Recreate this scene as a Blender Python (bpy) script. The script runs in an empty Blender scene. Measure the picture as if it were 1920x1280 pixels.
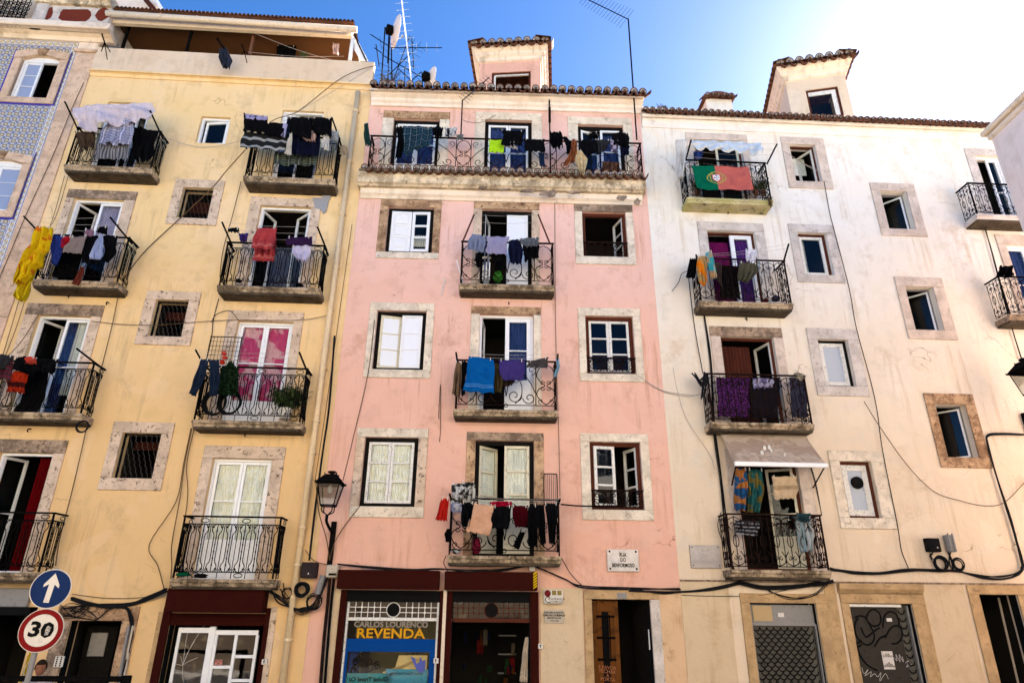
import bpy, math, random
from math import sin, cos, pi, radians, sqrt, atan2
from mathutils import Vector, Matrix
random.seed(7)
SC = bpy.context.scene
COL = SC.collection

# ---------------------------------------------------------------- camera
FPX = 1194.0                       # focal length in pixels of the 1920 px wide photograph
PITCH, ROLL = radians(22.07), radians(0.565)
CAMZ = 2.7
_f = Vector((0, cos(PITCH), sin(PITCH))); _u = Vector((0, -sin(PITCH), cos(PITCH))); _r = Vector((1, 0, 0))
AR = _r*cos(ROLL) + _u*sin(ROLL); AU = -_r*sin(ROLL) + _u*cos(ROLL); AF = _f
cam = bpy.data.cameras.new('camera'); camo = bpy.data.objects.new('camera', cam); COL.objects.link(camo)
cam.sensor_width = 36.0; cam.lens = FPX/1920*36.0; cam.clip_end = 2000; cam.clip_start = .05
camo.matrix_world = Matrix(((AR.x, AU.x, -AF.x, 0), (AR.y, AU.y, -AF.y, 0), (AR.z, AU.z, -AF.z, CAMZ), (0, 0, 0, 1)))
SC.camera = camo

# ---------------------------------------------------------------- light
SUN_EL, SUN_AZ = radians(36.5), radians(44.0)      # behind the roofs, upper right
world = bpy.data.worlds.new('World'); SC.world = world; world.use_nodes = True
wn = world.node_tree; wn.nodes.clear()
sky = wn.nodes.new('ShaderNodeTexSky'); sky.sky_type = 'NISHITA'; sky.sun_disc = False
sky.sun_elevation = SUN_EL; sky.sun_rotation = SUN_AZ; sky.altitude = 3000
sky.air_density = 0.72; sky.dust_density = 3.2; sky.ozone_density = 4.0
hs = wn.nodes.new('ShaderNodeHueSaturation'); hs.inputs['Saturation'].default_value = 1.2
bg = wn.nodes.new('ShaderNodeBackground'); bg.inputs[1].default_value = 0.05
wo = wn.nodes.new('ShaderNodeOutputWorld')
wn.links.new(sky.outputs[0], hs.inputs['Color']); wn.links.new(hs.outputs[0], bg.inputs[0]); wn.links.new(bg.outputs[0], wo.inputs[0])
sl = bpy.data.lights.new('sun', 'SUN'); sl.energy = 5.0; sl.angle = radians(.5); sl.color = (1, .93, .82)
so = bpy.data.objects.new('sun', sl); COL.objects.link(so)
sd = Vector((sin(SUN_AZ)*cos(SUN_EL), cos(SUN_AZ)*cos(SUN_EL), sin(SUN_EL)))
so.rotation_euler = sd.to_track_quat('Z', 'Y').to_euler(); so.location = sd*60
SC.view_settings.view_transform = 'Standard'; SC.view_settings.look = 'None'
SC.view_settings.exposure = 3.1; SC.view_settings.gamma = 1.0; SC.view_settings.use_curve_mapping = False
SC.cycles.use_denoising = True
SC.cycles.max_bounces = 8; SC.cycles.diffuse_bounces = 5; SC.cycles.transparent_max_bounces = 10

# ---------------------------------------------------------------- facade planes
class Frame:                       # a facade plane: local x along it, y into it, z up
    def __init__(s, O, yaw):
        s.O = Vector(O); s.yaw = yaw; s.U = Vector((cos(yaw), sin(yaw), 0)); s.N = Vector((-sin(yaw), cos(yaw), 0))
    def at(s, x, y, d=0.0):        # photograph point -> (along, height) on the plane d metres in front of the facade
        v = AR*((x-960)/FPX) - AU*((y-640)/FPX) + AF
        o = Vector((0, 0, CAMZ)) - s.O
        t = (-d - o.dot(s.N))/v.dot(s.N); p = o + v*t
        return p.dot(s.U), p.z
    def U_(s, x, y, d=0.0): return s.at(x, y, d)[0]
    def Z_(s, x, y, d=0.0): return s.at(x, y, d)[1]
    def world(s, p): return s.O + s.U*p[0] + s.N*p[1] + Vector((0, 0, p[2]))
D0 = 13.0
def _plane_pt(fr, x, y):
    u, z = fr.at(x, y); return fr.O + fr.U*u
FP_ = Frame((0, D0, 0), radians(1.6))
pl = _plane_pt(FP_, 641, 640); pr = _plane_pt(FP_, 1236, 640)
FP = Frame(pl, radians(1.6))
FY = Frame(pl, radians(3.3)); FW = Frame(pr, radians(2.7))

# ---------------------------------------------------------------- mesh builder
class MB:
    def __init__(s): s.v = []; s.f = []; s.m = []; s.uv = None; s.cur = 0
    def add(s, vs, fs):
        n = len(s.v); s.v += [tuple(a) for a in vs]; s.f += [tuple(n+i for i in q) for q in fs]; s.m += [s.cur]*len(fs)
    def box(s, x0, x1, y0, y1, z0, z1, fn=None):
        if x0 > x1: x0, x1 = x1, x0
        if y0 > y1: y0, y1 = y1, y0
        if z0 > z1: z0, z1 = z1, z0
        vs = [(x, y, z) for x in (x0, x1) for y in (y0, y1) for z in (z0, z1)]
        if fn: vs = [fn(*p) for p in vs]
        s.add(vs, [(0, 1, 3, 2), (4, 6, 7, 5), (0, 4, 5, 1), (2, 3, 7, 6), (0, 2, 6, 4), (1, 5, 7, 3)]); return s
    def quad(s, a, b, c, d): s.add([a, b, c, d], [(0, 1, 2, 3)]); return s
    def tube(s, pts, r, n=5, closed=False, cap=True):
        pts = [Vector(p) for p in pts]; m = len(pts)
        if m < 2: return s
        rings = []; prev = None
        for i, p in enumerate(pts):
            if closed: t = pts[(i+1) % m] - pts[i-1]
            else: t = pts[min(i+1, m-1)] - pts[max(i-1, 0)]
            if t.length < 1e-9: t = Vector((0, 0, 1))
            t.normalize()
            if prev is None:
                a = Vector((0, 1, 0)) if abs(t.y) < .9 else Vector((1, 0, 0))
                nrm = (a - t*a.dot(t)).normalized()
            else:
                nrm = prev - t*prev.dot(t)
                nrm = nrm.normalized() if nrm.length > 1e-6 else prev
            prev = nrm; bn = t.cross(nrm); rr = r(i/(m-1)) if callable(r) else r
            rings.append([p + nrm*(rr*cos(2*pi*k/n)) + bn*(rr*sin(2*pi*k/n)) for k in range(n)])
        vs = [q for ring in rings for q in ring]; fs = []
        for i in range(m if closed else m-1):
            j = (i+1) % m
            for k in range(n): fs.append((i*n+k, i*n+(k+1) % n, j*n+(k+1) % n, j*n+k))
        if cap and not closed: fs.append(tuple(range(n-1, -1, -1))); fs.append(tuple((m-1)*n+k for k in range(n)))
        s.add(vs, fs); return s
    def prism(s, poly, x0, x1):    # poly of (y, z), extruded along x
        n = len(poly); vs = [(x0, y, z) for y, z in poly] + [(x1, y, z) for y, z in poly]
        fs = [(i, (i+1) % n, n+(i+1) % n, n+i) for i in range(n)] + [tuple(range(n-1, -1, -1)), tuple(range(n, 2*n))]
        s.add(vs, fs); return s
    def slab(s, poly, y0, y1):     # poly of (x, z), extruded along y
        n = len(poly); vs = [(x, y0, z) for x, z in poly] + [(x, y1, z) for x, z in poly]
        fs = [(i, (i+1) % n, n+(i+1) % n, n+i) for i in range(n)] + [tuple(range(n-1, -1, -1)), tuple(range(n, 2*n))]
        s.add(vs, fs); return s
    def lathe(s, prof, c, n=16, axis='z', sc=(1, 1)):
        vs = []; fs = []; m = len(prof)
        for r_, h in prof:
            for k in range(n):
                a = 2*pi*k/n; x, y = r_*cos(a)*sc[0], r_*sin(a)*sc[1]
                vs.append((c[0]+x, c[1]+y, c[2]+h) if axis == 'z' else (c[0]+x, c[1]+h, c[2]+y))
        for i in range(m-1):
            for k in range(n): fs.append((i*n+k, i*n+(k+1) % n, (i+1)*n+(k+1) % n, (i+1)*n+k))
        fs.append(tuple(range(n))); fs.append(tuple((m-1)*n+k for k in range(n)))
        s.add(vs, fs); return s
    def disc(s, cx, y, cz, r, n=24): s.add([(cx+r*cos(2*pi*k/n), y, cz+r*sin(2*pi*k/n)) for k in range(n)], [tuple(range(n))]); return s
    def build(s, name, mat, parent=None, smooth=False, bevel=0, origin=None, solid=0):
        me = bpy.data.meshes.new(name)
        vs = s.v
        if origin is not None: vs = [(a[0]-origin[0], a[1]-origin[1], a[2]-origin[2]) for a in vs]
        me.from_pydata(vs, [], s.f)
        mats = mat if isinstance(mat, (list, tuple)) else [mat]
        for m in mats: me.materials.append(m)
        if len(mats) > 1: me.polygons.foreach_set('material_index', s.m)
        if s.uv:
            ul = me.uv_layers.new(name='UVMap')
            for lp in me.loops: ul.data[lp.index].uv = s.uv[lp.vertex_index]
        if smooth: me.polygons.foreach_set('use_smooth', [True]*len(me.polygons))
        me.validate(); me.update()
        o = bpy.data.objects.new(name, me); COL.objects.link(o)
        if parent is not None: o.parent = parent
        if origin is not None: o.location = origin
        if solid: q = o.modifiers.new('thick', 'SOLIDIFY'); q.thickness = solid; q.offset = 0
        if bevel:
            q = o.modifiers.new('edge', 'BEVEL'); q.width = bevel; q.segments = 1; q.limit_method = 'ANGLE'
        return o
def tag(o, label=None, cat=None, group=None, kind=None):
    if label: o['label'] = label
    if cat: o['category'] = cat
    if group: o['group'] = group
    if kind: o['kind'] = kind
    return o
def thing(fr, name, loc, label, cat, group=None):      # an Empty at the thing's base, in a facade's frame
    o = bpy.data.objects.new(name, None); COL.objects.link(o); o.empty_display_size = .2
    o.location = fr.world(loc); o.rotation_euler = (0, 0, fr.yaw); o['org'] = list(loc)
    return tag(o, label, cat, group)
def put(mb, fr, name, mat, label, cat, group=None, **kw):   # a thing that is one mesh, given in facade coordinates
    xs = [p[0] for p in mb.v]; ys = [p[1] for p in mb.v]; zs = [p[2] for p in mb.v]
    org = ((min(xs)+max(xs))/2, (min(ys)+max(ys))/2, min(zs))
    o = mb.build(name, mat, None, origin=org, **kw)
    o.location = fr.world(org); o.rotation_euler = (0, 0, fr.yaw)
    return tag(o, label, cat, group)
def sub(mb, parent, name, mat, **kw):                   # a part of a thing made by thing(): same facade coordinates
    org = parent['org'] if 'org' in parent.keys() else (0, 0, 0)
    mb.v = [(a[0]-org[0], a[1]-org[1], a[2]-org[2]) for a in mb.v]
    return mb.build(name, mat, parent, **kw)
def smoothline(pts, k=6):
    P = [Vector(p) for p in pts]
    if len(P) < 3: return P
    out = []; Q = [P[0]*2-P[1]] + P + [P[-1]*2-P[-2]]
    for i in range(1, len(Q)-2):
        a, b, c, d = Q[i-1:i+3]
        for j in range(k):
            t = j/k; out.append(.5*((2*b)+(c-a)*t+(2*a-5*b+4*c-d)*t*t+(3*b-a-3*c+d)*t**3))
    out.append(P[-1]); return out
# ---------------------------------------------------------------- materials
def _new(name):
    m = bpy.data.materials.new(name); m.use_nodes = True; nt = m.node_tree; nt.nodes.clear(); return m, nt
def nd(nt, t, ins=None, **kw):
    n = nt.nodes.new('ShaderNode'+t)
    for k, v in kw.items(): setattr(n, k, v)
    for k, v in (ins or {}).items():
        s = n.inputs[k]
        if isinstance(v, bpy.types.NodeSocket): nt.links.new(v, s)
        elif isinstance(v, bpy.types.Node): nt.links.new(v.outputs[0], s)
        else: s.default_value = v
    return n
def c4(c): return (c[0], c[1], c[2], 1)
def mixc(nt, f, a, b, mode='MIX'):
    n = nt.nodes.new('ShaderNodeMix'); n.data_type = 'RGBA'; n.blend_type = mode
    for i, v in ((0, f), (6, a), (7, b)):
        if isinstance(v, bpy.types.NodeSocket): nt.links.new(v, n.inputs[i])
        elif isinstance(v, tuple): n.inputs[i].default_value = c4(v)
        else: n.inputs[i].default_value = v
    return n.outputs[2]
def mth(nt, op, a, b=0.0, c=None):
    n = nt.nodes.new('ShaderNodeMath'); n.operation = op
    for i, v in enumerate((a, b) + ((c,) if c is not None else ())):
        if isinstance(v, bpy.types.NodeSocket): nt.links.new(v, n.inputs[i])
        else: n.inputs[i].default_value = v
    return n.outputs[0]
def ramp(nt, f, lo, hi, inv=False):
    n = nt.nodes.new('ShaderNodeMapRange'); n.interpolation_type = 'SMOOTHSTEP'
    nt.links.new(f, n.inputs[0]); n.inputs[1].default_value = lo; n.inputs[2].default_value = hi
    n.inputs[3].default_value = 1.0 if inv else 0.0; n.inputs[4].default_value = 0.0 if inv else 1.0
    return n.outputs[0]
def coords(nt, scale=(1, 1, 1), kind='Object', rnd=True):
    tc = nd(nt, 'TexCoord'); v = tc.outputs[kind]
    if rnd:
        oi = nd(nt, 'ObjectInfo'); r = mth(nt, 'MULTIPLY', oi.outputs['Random'], 37.0)
        v = nd(nt, 'VectorMath', {0: v, 1: r}, operation='ADD').outputs[0]
    if scale != (1, 1, 1): v = nd(nt, 'VectorMath', {0: v, 1: scale}, operation='MULTIPLY').outputs[0]
    return v
def noise(nt, v, sc, det=4, rough=.55, dist=0):
    return nd(nt, 'TexNoise', {'Vector': v, 'Scale': sc, 'Detail': det, 'Roughness': rough, 'Distortion': dist}).outputs['Fac']
def finish(nt, col, rough=.85, bump=None, bstr=.2, bdist=.01, spec=.3, metal=0, **kw):
    p = nd(nt, 'BsdfPrincipled', {'Roughness': rough, 'Metallic': metal, 'Specular IOR Level': spec})
    if isinstance(col, tuple): p.inputs['Base Color'].default_value = c4(col)
    else: nt.links.new(col, p.inputs['Base Color'])
    for k, v in kw.items(): p.inputs[k].default_value = v
    if bump is not None:
        b = nd(nt, 'Bump', {'Height': bump, 'Strength': bstr, 'Distance': bdist}); nt.links.new(b.outputs[0], p.inputs['Normal'])
    o = nd(nt, 'OutputMaterial', {'Surface': p}); return p
def plaster(name, c, c2, grime, gamt=.35, crack=.35, patch=None, pamt=0.0, low_shade=None):
    m, nt = _new(name); v = coords(nt, rnd=False)
    big = noise(nt, v, .55, 3); mid = noise(nt, v, 2.3, 5, .6)
    col = mixc(nt, ramp(nt, big, .35, .7), c, c2)
    if low_shade:      # deeper colour low down: some ageing, mostly glare above and vignette painted in
        zz = nd(nt, 'SeparateXYZ', {0: v}).outputs[2]; zn = mth(nt, 'ADD', zz, mth(nt, 'MULTIPLY', mth(nt, 'SUBTRACT', noise(nt, v, .8, 5, .65), .5), 6.0)); col = mixc(nt, mth(nt, 'MULTIPLY', ramp(nt, zn, 3.5, 11.5, True), .85), col, low_shade)
    col = mixc(nt, mth(nt, 'MULTIPLY', ramp(nt, mid, .5, .68), .5), col, (c[0]*.8, c[1]*.78, c[2]*.74))
    vs = nd(nt, 'VectorMath', {0: v, 1: (7, 7, .45)}, operation='MULTIPLY').outputs[0]
    st = mth(nt, 'MULTIPLY', ramp(nt, noise(nt, vs, 1, 6, .7), .48, .66), ramp(nt, noise(nt, v, .8, 3), .44, .62))
    col = mixc(nt, mth(nt, 'MULTIPLY', st, gamt), col, grime)
    blot = mth(nt, 'MULTIPLY', ramp(nt, noise(nt, v, 1.1, 8, .75), .53, .66), gamt*.8)
    col = mixc(nt, blot, col, grime)
    if pamt:
        pt = ramp(nt, noise(nt, v, .9, 2, .4, .6), .60, .63); col = mixc(nt, mth(nt, 'MULTIPLY', pt, pamt), col, patch)
    wob = nd(nt, 'TexNoise', {'Vector': v, 'Scale': 2.2, 'Detail': 6}); vd = nd(nt, 'VectorMath', {0: v, 1: nd(nt, 'VectorMath', {0: wob.outputs['Color'], 1: (.75, .75, .75)}, operation='MULTIPLY').outputs[0]}, operation='ADD').outputs[0]
    vo = nd(nt, 'TexVoronoi', {'Vector': vd, 'Scale': .62}, feature='DISTANCE_TO_EDGE').outputs['Distance']
    ck = mth(nt, 'MULTIPLY', ramp(nt, vo, .001, .006, True), ramp(nt, noise(nt, v, .7, 2), .54, .66))
    col = mixc(nt, mth(nt, 'MULTIPLY', ck, crack), col, (grime[0]*.45, grime[1]*.4, grime[2]*.35))
    sp = ramp(nt, noise(nt, v, 26, 2, .5), .73, .78); col = mixc(nt, mth(nt, 'MULTIPLY', sp, .35), col, grime)
    h = mth(nt, 'ADD', mth(nt, 'MULTIPLY', noise(nt, v, 5, 6, .65), 1.0), mth(nt, 'MULTIPLY', ck, -1.2))
    h = mth(nt, 'ADD', h, mth(nt, 'MULTIPLY', noise(nt, v, 60, 2), .12))
    finish(nt, col, .9, h, .5, .03, .15); return m
def stone(name, c, pit, pamt=.6, dirt=None, damt=0.0, psc=18, bs=.6):
    m, nt = _new(name); v = coords(nt)
    col = mixc(nt, ramp(nt, noise(nt, v, 3.2, 6, .65), .34, .66), (c[0]*.82, c[1]*.80, c[2]*.78), (min(1, c[0]*1.16), min(1, c[1]*1.15), min(1, c[2]*1.14)))
    col = mixc(nt, mth(nt, 'MULTIPLY', ramp(nt, noise(nt, v, 1.3, 3), .45, .65), .3), col, (c[0]*1.02, c[1]*.93, c[2]*.84))
    n1 = noise(nt, v, psc*.55, 6, .75, .6); p1 = ramp(nt, n1, .57, .62)
    col = mixc(nt, mth(nt, 'MULTIPLY', p1, pamt), col, pit)
    n2 = noise(nt, v, psc*1.8, 3, .6); p2 = ramp(nt, n2, .64, .69); col = mixc(nt, mth(nt, 'MULTIPLY', p2, pamt), col, (pit[0]*.5, pit[1]*.5, pit[2]*.5))
    if damt:
        d = ramp(nt, noise(nt, v, 2.6, 8, .8), .42, .58); col = mixc(nt, mth(nt, 'MULTIPLY', d, damt), col, dirt)
    h = mth(nt, 'SUBTRACT', noise(nt, v, 9, 6, .7), mth(nt, 'MULTIPLY', mth(nt, 'MAXIMUM', p1, p2), .6))
    finish(nt, col, .9, h, bs, .03, .1); return m
def paint(name, c, wear=None, wamt=0.0, rough=.6, spec=.12, metal=0, var=.12, wsc=14):
    m, nt = _new(name); v = coords(nt)
    col = mixc(nt, noise(nt, v, 4, 4), (c[0]*(1-var), c[1]*(1-var), c[2]*(1-var)), (min(1, c[0]*(1+var)), min(1, c[1]*(1+var)), min(1, c[2]*(1+var))))
    n1 = noise(nt, v, wsc, 6, .7)
    if wamt: col = mixc(nt, mth(nt, 'MULTIPLY', ramp(nt, n1, .56, .62), wamt), col, wear)
    finish(nt, col, rough, n1, .25, .006, spec, metal); return m
def flat(name, c, rough=.8, spec=.04, metal=0, **kw):
    m, nt = _new(name); finish(nt, c, rough, None, spec=spec, metal=metal, **kw); return m
def fabric(name, c, c2=None, kind=None, k=8, rough=.95, sc=90):
    m, nt = _new(name); tc = nd(nt, 'TexCoord'); uv = tc.outputs['UV']
    sx = nd(nt, 'SeparateXYZ', {0: uv}); col = None
    vo = coords(nt)
    if kind == 'plaid':
        a = mth(nt, 'FRACT', mth(nt, 'MULTIPLY', sx.outputs[0], k)); b = mth(nt, 'FRACT', mth(nt, 'MULTIPLY', sx.outputs[1], k))
        A = mth(nt, 'GREATER_THAN', a, .6); B = mth(nt, 'GREATER_THAN', b, .6)
        l1 = mth(nt, 'LESS_THAN', mth(nt, 'ABSOLUTE', mth(nt, 'SUBTRACT', a, .3)), .05); l2 = mth(nt, 'LESS_THAN', mth(nt, 'ABSOLUTE', mth(nt, 'SUBTRACT', b, .3)), .05)
        f = mth(nt, 'MULTIPLY', mth(nt, 'ADD', A, B), .35); col = mixc(nt, f, c, c2)
        col = mixc(nt, mth(nt, 'MULTIPLY', mth(nt, 'MAXIMUM', l1, l2), .6), col, (min(1, c2[0]*1.6+.1), min(1, c2[1]*1.6+.1), min(1, c2[2]*1.6+.1)))
    elif kind == 'stripe':
        a = mth(nt, 'FRACT', mth(nt, 'MULTIPLY', sx.outputs[0], k)); col = mixc(nt, mth(nt, 'GREATER_THAN', a, .5), c, c2)
    elif kind == 'band':       # woven bands near the hem
        b = sx.outputs[1]; l = mth(nt, 'LESS_THAN', mth(nt, 'ABSOLUTE', mth(nt, 'SUBTRACT', b, .84)), .012)
        l2 = mth(nt, 'LESS_THAN', mth(nt, 'ABSOLUTE', mth(nt, 'SUBTRACT', b, .78)), .008)
        col = mixc(nt, mth(nt, 'MAXIMUM', l, l2), c, c2)
    elif kind == 'hband':
        b = mth(nt, 'FRACT', mth(nt, 'MULTIPLY', sx.outputs[1], k)); col = mixc(nt, mth(nt, 'GREATER_THAN', b, .7), c, c2)
    elif kind == 'yprint':
        n = noise(nt, vo, k, 3, .5); col = mixc(nt, ramp(nt, n, .58, .64), c, c2)
    elif kind == 'print':      # large printed flowers or blots
        n = noise(nt, nd(nt, 'VectorMath', {0: vo, 1: (1, 0, 1)}, operation='MULTIPLY').outputs[0], k, 3, .5); col = mixc(nt, ramp(nt, n, .47, .53), c, c2)
    else:
        col = mixc(nt, noise(nt, vo, 5, 3), (c[0]*.85, c[1]*.85, c[2]*.85), (min(1, c[0]*1.12), min(1, c[1]*1.12), min(1, c[2]*1.12)))
    h = mth(nt, 'ADD', mth(nt, 'MULTIPLY', noise(nt, vo, 8, 5, .65, 1.2), 2.4), mth(nt, 'MULTIPLY', noise(nt, vo, sc, 2), .25))
    finish(nt, col, rough, h, .8, .05, .0); return m
def glassm(name, tint=(.8, .85, .85), refl=.1):
    m, nt = _new(name)
    fr = nd(nt, 'Fresnel', {'IOR': 1.38}); ge = nd(nt, 'NewGeometry'); f = mth(nt, 'MULTIPLY', mth(nt, 'MINIMUM', mth(nt, 'ADD', fr.outputs[0], refl), 1.0), mth(nt, 'SUBTRACT', 1.0, ge.outputs['Backfacing']))
    n = noise(nt, coords(nt), 1.8, 2); b = nd(nt, 'Bump', {'Height': n, 'Strength': .06, 'Distance': .05})
    tr = nd(nt, 'BsdfTransparent', {'Color': c4(tint)}); gl = nd(nt, 'BsdfGlossy', {'Color': (.9, .9, .92, 1), 'Roughness': .03, 'Normal': b})
    mx = nd(nt, 'MixShader', {0: f, 1: tr, 2: gl}); nd(nt, 'OutputMaterial', {'Surface': mx}); return m
def azulejo(name):
    m, nt = _new(name); v = coords(nt, rnd=False); sx = nd(nt, 'SeparateXYZ', {0: v}); T = .16
    a = mth(nt, 'SUBTRACT', mth(nt, 'FRACT', mth(nt, 'DIVIDE', mth(nt, 'ADD', sx.outputs[0], 50), T)), .5)
    b = mth(nt, 'SUBTRACT', mth(nt, 'FRACT', mth(nt, 'DIVIDE', mth(nt, 'ADD', sx.outputs[2], 50), T)), .5)
    r = mth(nt, 'SQRT', mth(nt, 'ADD', mth(nt, 'MULTIPLY', a, a), mth(nt, 'MULTIPLY', b, b)))
    ang = mth(nt, 'ARCTAN2', b, a); pet = mth(nt, 'ADD', r, mth(nt, 'MULTIPLY', mth(nt, 'COSINE', mth(nt, 'MULTIPLY', ang, 4.0)), .05))
    col = (.44, .44, .42)
    ring = mth(nt, 'LESS_THAN', mth(nt, 'ABSOLUTE', mth(nt, 'SUBTRACT', pet, .22)), .085); col = mixc(nt, ring, col, (.36, .26, .07))
    cen = mth(nt, 'LESS_THAN', r, .11); col = mixc(nt, cen, col, (.5, .47, .38))
    ed = mth(nt, 'LESS_THAN', mth(nt, 'ABSOLUTE', mth(nt, 'SUBTRACT', pet, .34)), .035); col = mixc(nt, ed, col, (.03, .04, .19))
    dm = mth(nt, 'ADD', mth(nt, 'ABSOLUTE', a), mth(nt, 'ABSOLUTE', b)); dd = mth(nt, 'GREATER_THAN', dm, .74); col = mixc(nt, dd, col, (.03, .035, .20))
    d2 = mth(nt, 'GREATER_THAN', dm, .90); col = mixc(nt, d2, col, (.52, .51, .47))
    e = mth(nt, 'MAXIMUM', mth(nt, 'ABSOLUTE', a), mth(nt, 'ABSOLUTE', b)); j = mth(nt, 'GREATER_THAN', e, .485); col = mixc(nt, mth(nt, 'MULTIPLY', j, .6), col, (.25, .2, .15))
    fl = noise(nt, v, 3, 5, .7); col = mixc(nt, mth(nt, 'MULTIPLY', ramp(nt, fl, .5, .75), .35), col, (.4, .33, .22))
    finish(nt, col, .25, mth(nt, 'MULTIPLY', j, -1.0), .4, .004, .5); return m
def azborder(name):
    m, nt = _new(name); tc = nd(nt, 'TexCoord'); sx = nd(nt, 'SeparateXYZ', {0: tc.outputs['UV']})
    a = mth(nt, 'SUBTRACT', sx.outputs[0], .5); b = mth(nt, 'SUBTRACT', mth(nt, 'FRACT', sx.outputs[1]), .5)
    col = (.56, .54, .50)
    w = mth(nt, 'MULTIPLY', mth(nt, 'SINE', mth(nt, 'MULTIPLY', sx.outputs[1], 2*pi)), .18)
    vine = mth(nt, 'LESS_THAN', mth(nt, 'ABSOLUTE', mth(nt, 'SUBTRACT', a, w)), .07); col = mixc(nt, vine, col, (.12, .12, .2))
    r = mth(nt, 'SQRT', mth(nt, 'ADD', mth(nt, 'MULTIPLY', a, a), mth(nt, 'MULTIPLY', b, b)))
    col = mixc(nt, mth(nt, 'LESS_THAN', mth(nt, 'ABSOLUTE', mth(nt, 'SUBTRACT', r, .2)), .07), col, (.55, .4, .12))
    e = mth(nt, 'GREATER_THAN', mth(nt, 'ABSOLUTE', a), .38); col = mixc(nt, e, col, (.03, .035, .22))
    e2 = mth(nt, 'GREATER_THAN', mth(nt, 'ABSOLUTE', a), .46); col = mixc(nt, e2, col, (.75, .72, .68))
    finish(nt, col, .25, None, spec=.5); return m

M = {}
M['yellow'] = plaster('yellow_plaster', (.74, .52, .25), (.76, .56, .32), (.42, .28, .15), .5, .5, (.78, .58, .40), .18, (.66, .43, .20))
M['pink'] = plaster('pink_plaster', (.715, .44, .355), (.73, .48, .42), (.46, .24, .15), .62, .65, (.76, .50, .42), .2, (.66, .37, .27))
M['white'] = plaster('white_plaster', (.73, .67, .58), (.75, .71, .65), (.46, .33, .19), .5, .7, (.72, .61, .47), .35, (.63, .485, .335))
M['cream'] = plaster('cream_plaster', (.56, .43, .28), (.53, .40, .26), (.34, .22, .10), .4, .4)
M['tan'] = plaster('tan_parapet', (.64, .48, .33), (.66, .52, .38), (.36, .26, .18), .3, .2)
M['moulding'] = plaster('cream_moulding', (.76, .64, .50), (.74, .60, .48), (.25, .18, .10), .55, .4)
M['mouldirt'] = stone('stained_moulding', (.66, .54, .38), (.14, .10, .06), .6, (.12, .085, .05), .6, 8)
M['stone'] = stone('pitted_limestone', (.57, .445, .335), (.13, .08, .05), .9)
M['stoneD'] = stone('blackened_limestone', (.38, .28, .20), (.07, .045, .03), .85, (.085, .06, .045), .75)
M['stoneW'] = stone('pale_limestone', (.66, .58, .47), (.26, .19, .12), .5)
M['stoneG'] = stone('grey_limestone', (.54, .49, .45), (.20, .16, .13), .55)
M['stoneB'] = stone('brown_limestone', (.48, .32, .19), (.09, .045, .025), .85, (.13, .065, .035), .7)
M['stoneP'] = stone('pinkish_limestone_frame', (.56, .47, .40), (.26, .20, .16), .4)
M['stoneT'] = stone('peach_limestone', (.58, .42, .30), (.26, .17, .11), .4)
M['stoneO'] = stone('ochre_limestone', (.43, .29, .15), (.20, .12, .06), .45)
M['slab'] = stone('balcony_stone', (.44, .34, .23), (.05, .035, .02), .85, (.06, .042, .025), .85, 12)
M['moss'] = stone('mossy_stone', (.46, .40, .24), (.05, .04, .02), .9, (.30, .29, .05), .5, 10)
M['soffit'] = stone('shaded_stained_underside', (.085, .065, .045), (.02, .015, .01), .8, (.03, .022, .015), .6, 9)  # stained stone, darkened further because shade under the slabs is painted in
M['iron'] = paint('black_iron', (.004, .0036, .0036), (.03, .014, .008), .3, .9, .02)
M['rust'] = paint('rusty_iron', (.013, .007, .006), (.06, .024, .012), .5, .9, .02)
M['wire'] = flat('black_cable', (.008, .008, .009), .6)
M['wirebr'] = flat('brown_cable', (.10, .055, .025), .7)
M['wiregr'] = flat('pale_wire', (.35, .30, .26), .7)
M['pvc'] = paint('white_frame', (.74, .74, .74), (.4, .36, .3), .25, .35, .5, var=.04)
M['oldwhite'] = paint('worn_white_paint', (.66, .64, .59), (.20, .15, .10), .6, .6, .3, var=.1, wsc=22)
M['creamwood'] = paint('cream_paint', (.62, .57, .42), (.22, .15, .08), .5, .6, .3)
M['blackwood'] = paint('black_wood', (.007, .006, .005), (.04, .025, .018), .35, .8, .06)
M['redwood'] = paint('red_brown_wood', (.075, .020, .010), (.02, .010, .007), .6, .8, .08)
M['shopbrown'] = paint('dark_red_metal', (.028, .0042, .0026), (.014, .003, .002), .3, .8, .03, wsc=5)
M['doorwood'] = paint('varnished_wood', (.11, .038, .007), (.035, .012, .003), .7, .65, .06, wsc=6)
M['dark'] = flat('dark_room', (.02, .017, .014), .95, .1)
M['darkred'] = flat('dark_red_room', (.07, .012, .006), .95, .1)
M['black'] = flat('black_matt', (.004, .004, .004), .9, .1)
M['glass'] = glassm('window_glass', (.93, .95, .94), .0)
M['glassb'] = glassm('dirty_glass', (.6, .62, .6), .10)
M['terra'] = stone('roof_terracotta', (.17, .07, .04), (.05, .03, .02), .7, (.06, .04, .03), .5, 20)
M['lichen'] = stone('lichened_mortar', (.34, .31, .27), (.10, .08, .06), .6, (.12, .09, .06), .4, 22)
M['pipe'] = paint('yellow_pipe', (.66, .50, .30), (.4, .26, .14), .35, .6, .2)
M['gutter'] = paint('cream_gutter', (.66, .54, .40), (.3, .2, .12), .35, .5, .4)
M['azul'] = azulejo('glazed_wall_tile'); M['azb'] = azborder('glazed_border_tile')
M['grey'] = paint('grey_metal', (.20, .19, .18), (.08, .07, .06), .4, .5, .4)
M['lgrey'] = paint('pale_grey_box', (.42, .36, .28), (.2, .15, .1), .3, .6, .3)
M['marble'] = stone('street_plate_marble', (.60, .56, .52), (.38, .33, .3), .3, psc=9, bs=.1)
M['ink'] = flat('black_ink', (.006, .006, .006), .9, .03)
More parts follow.
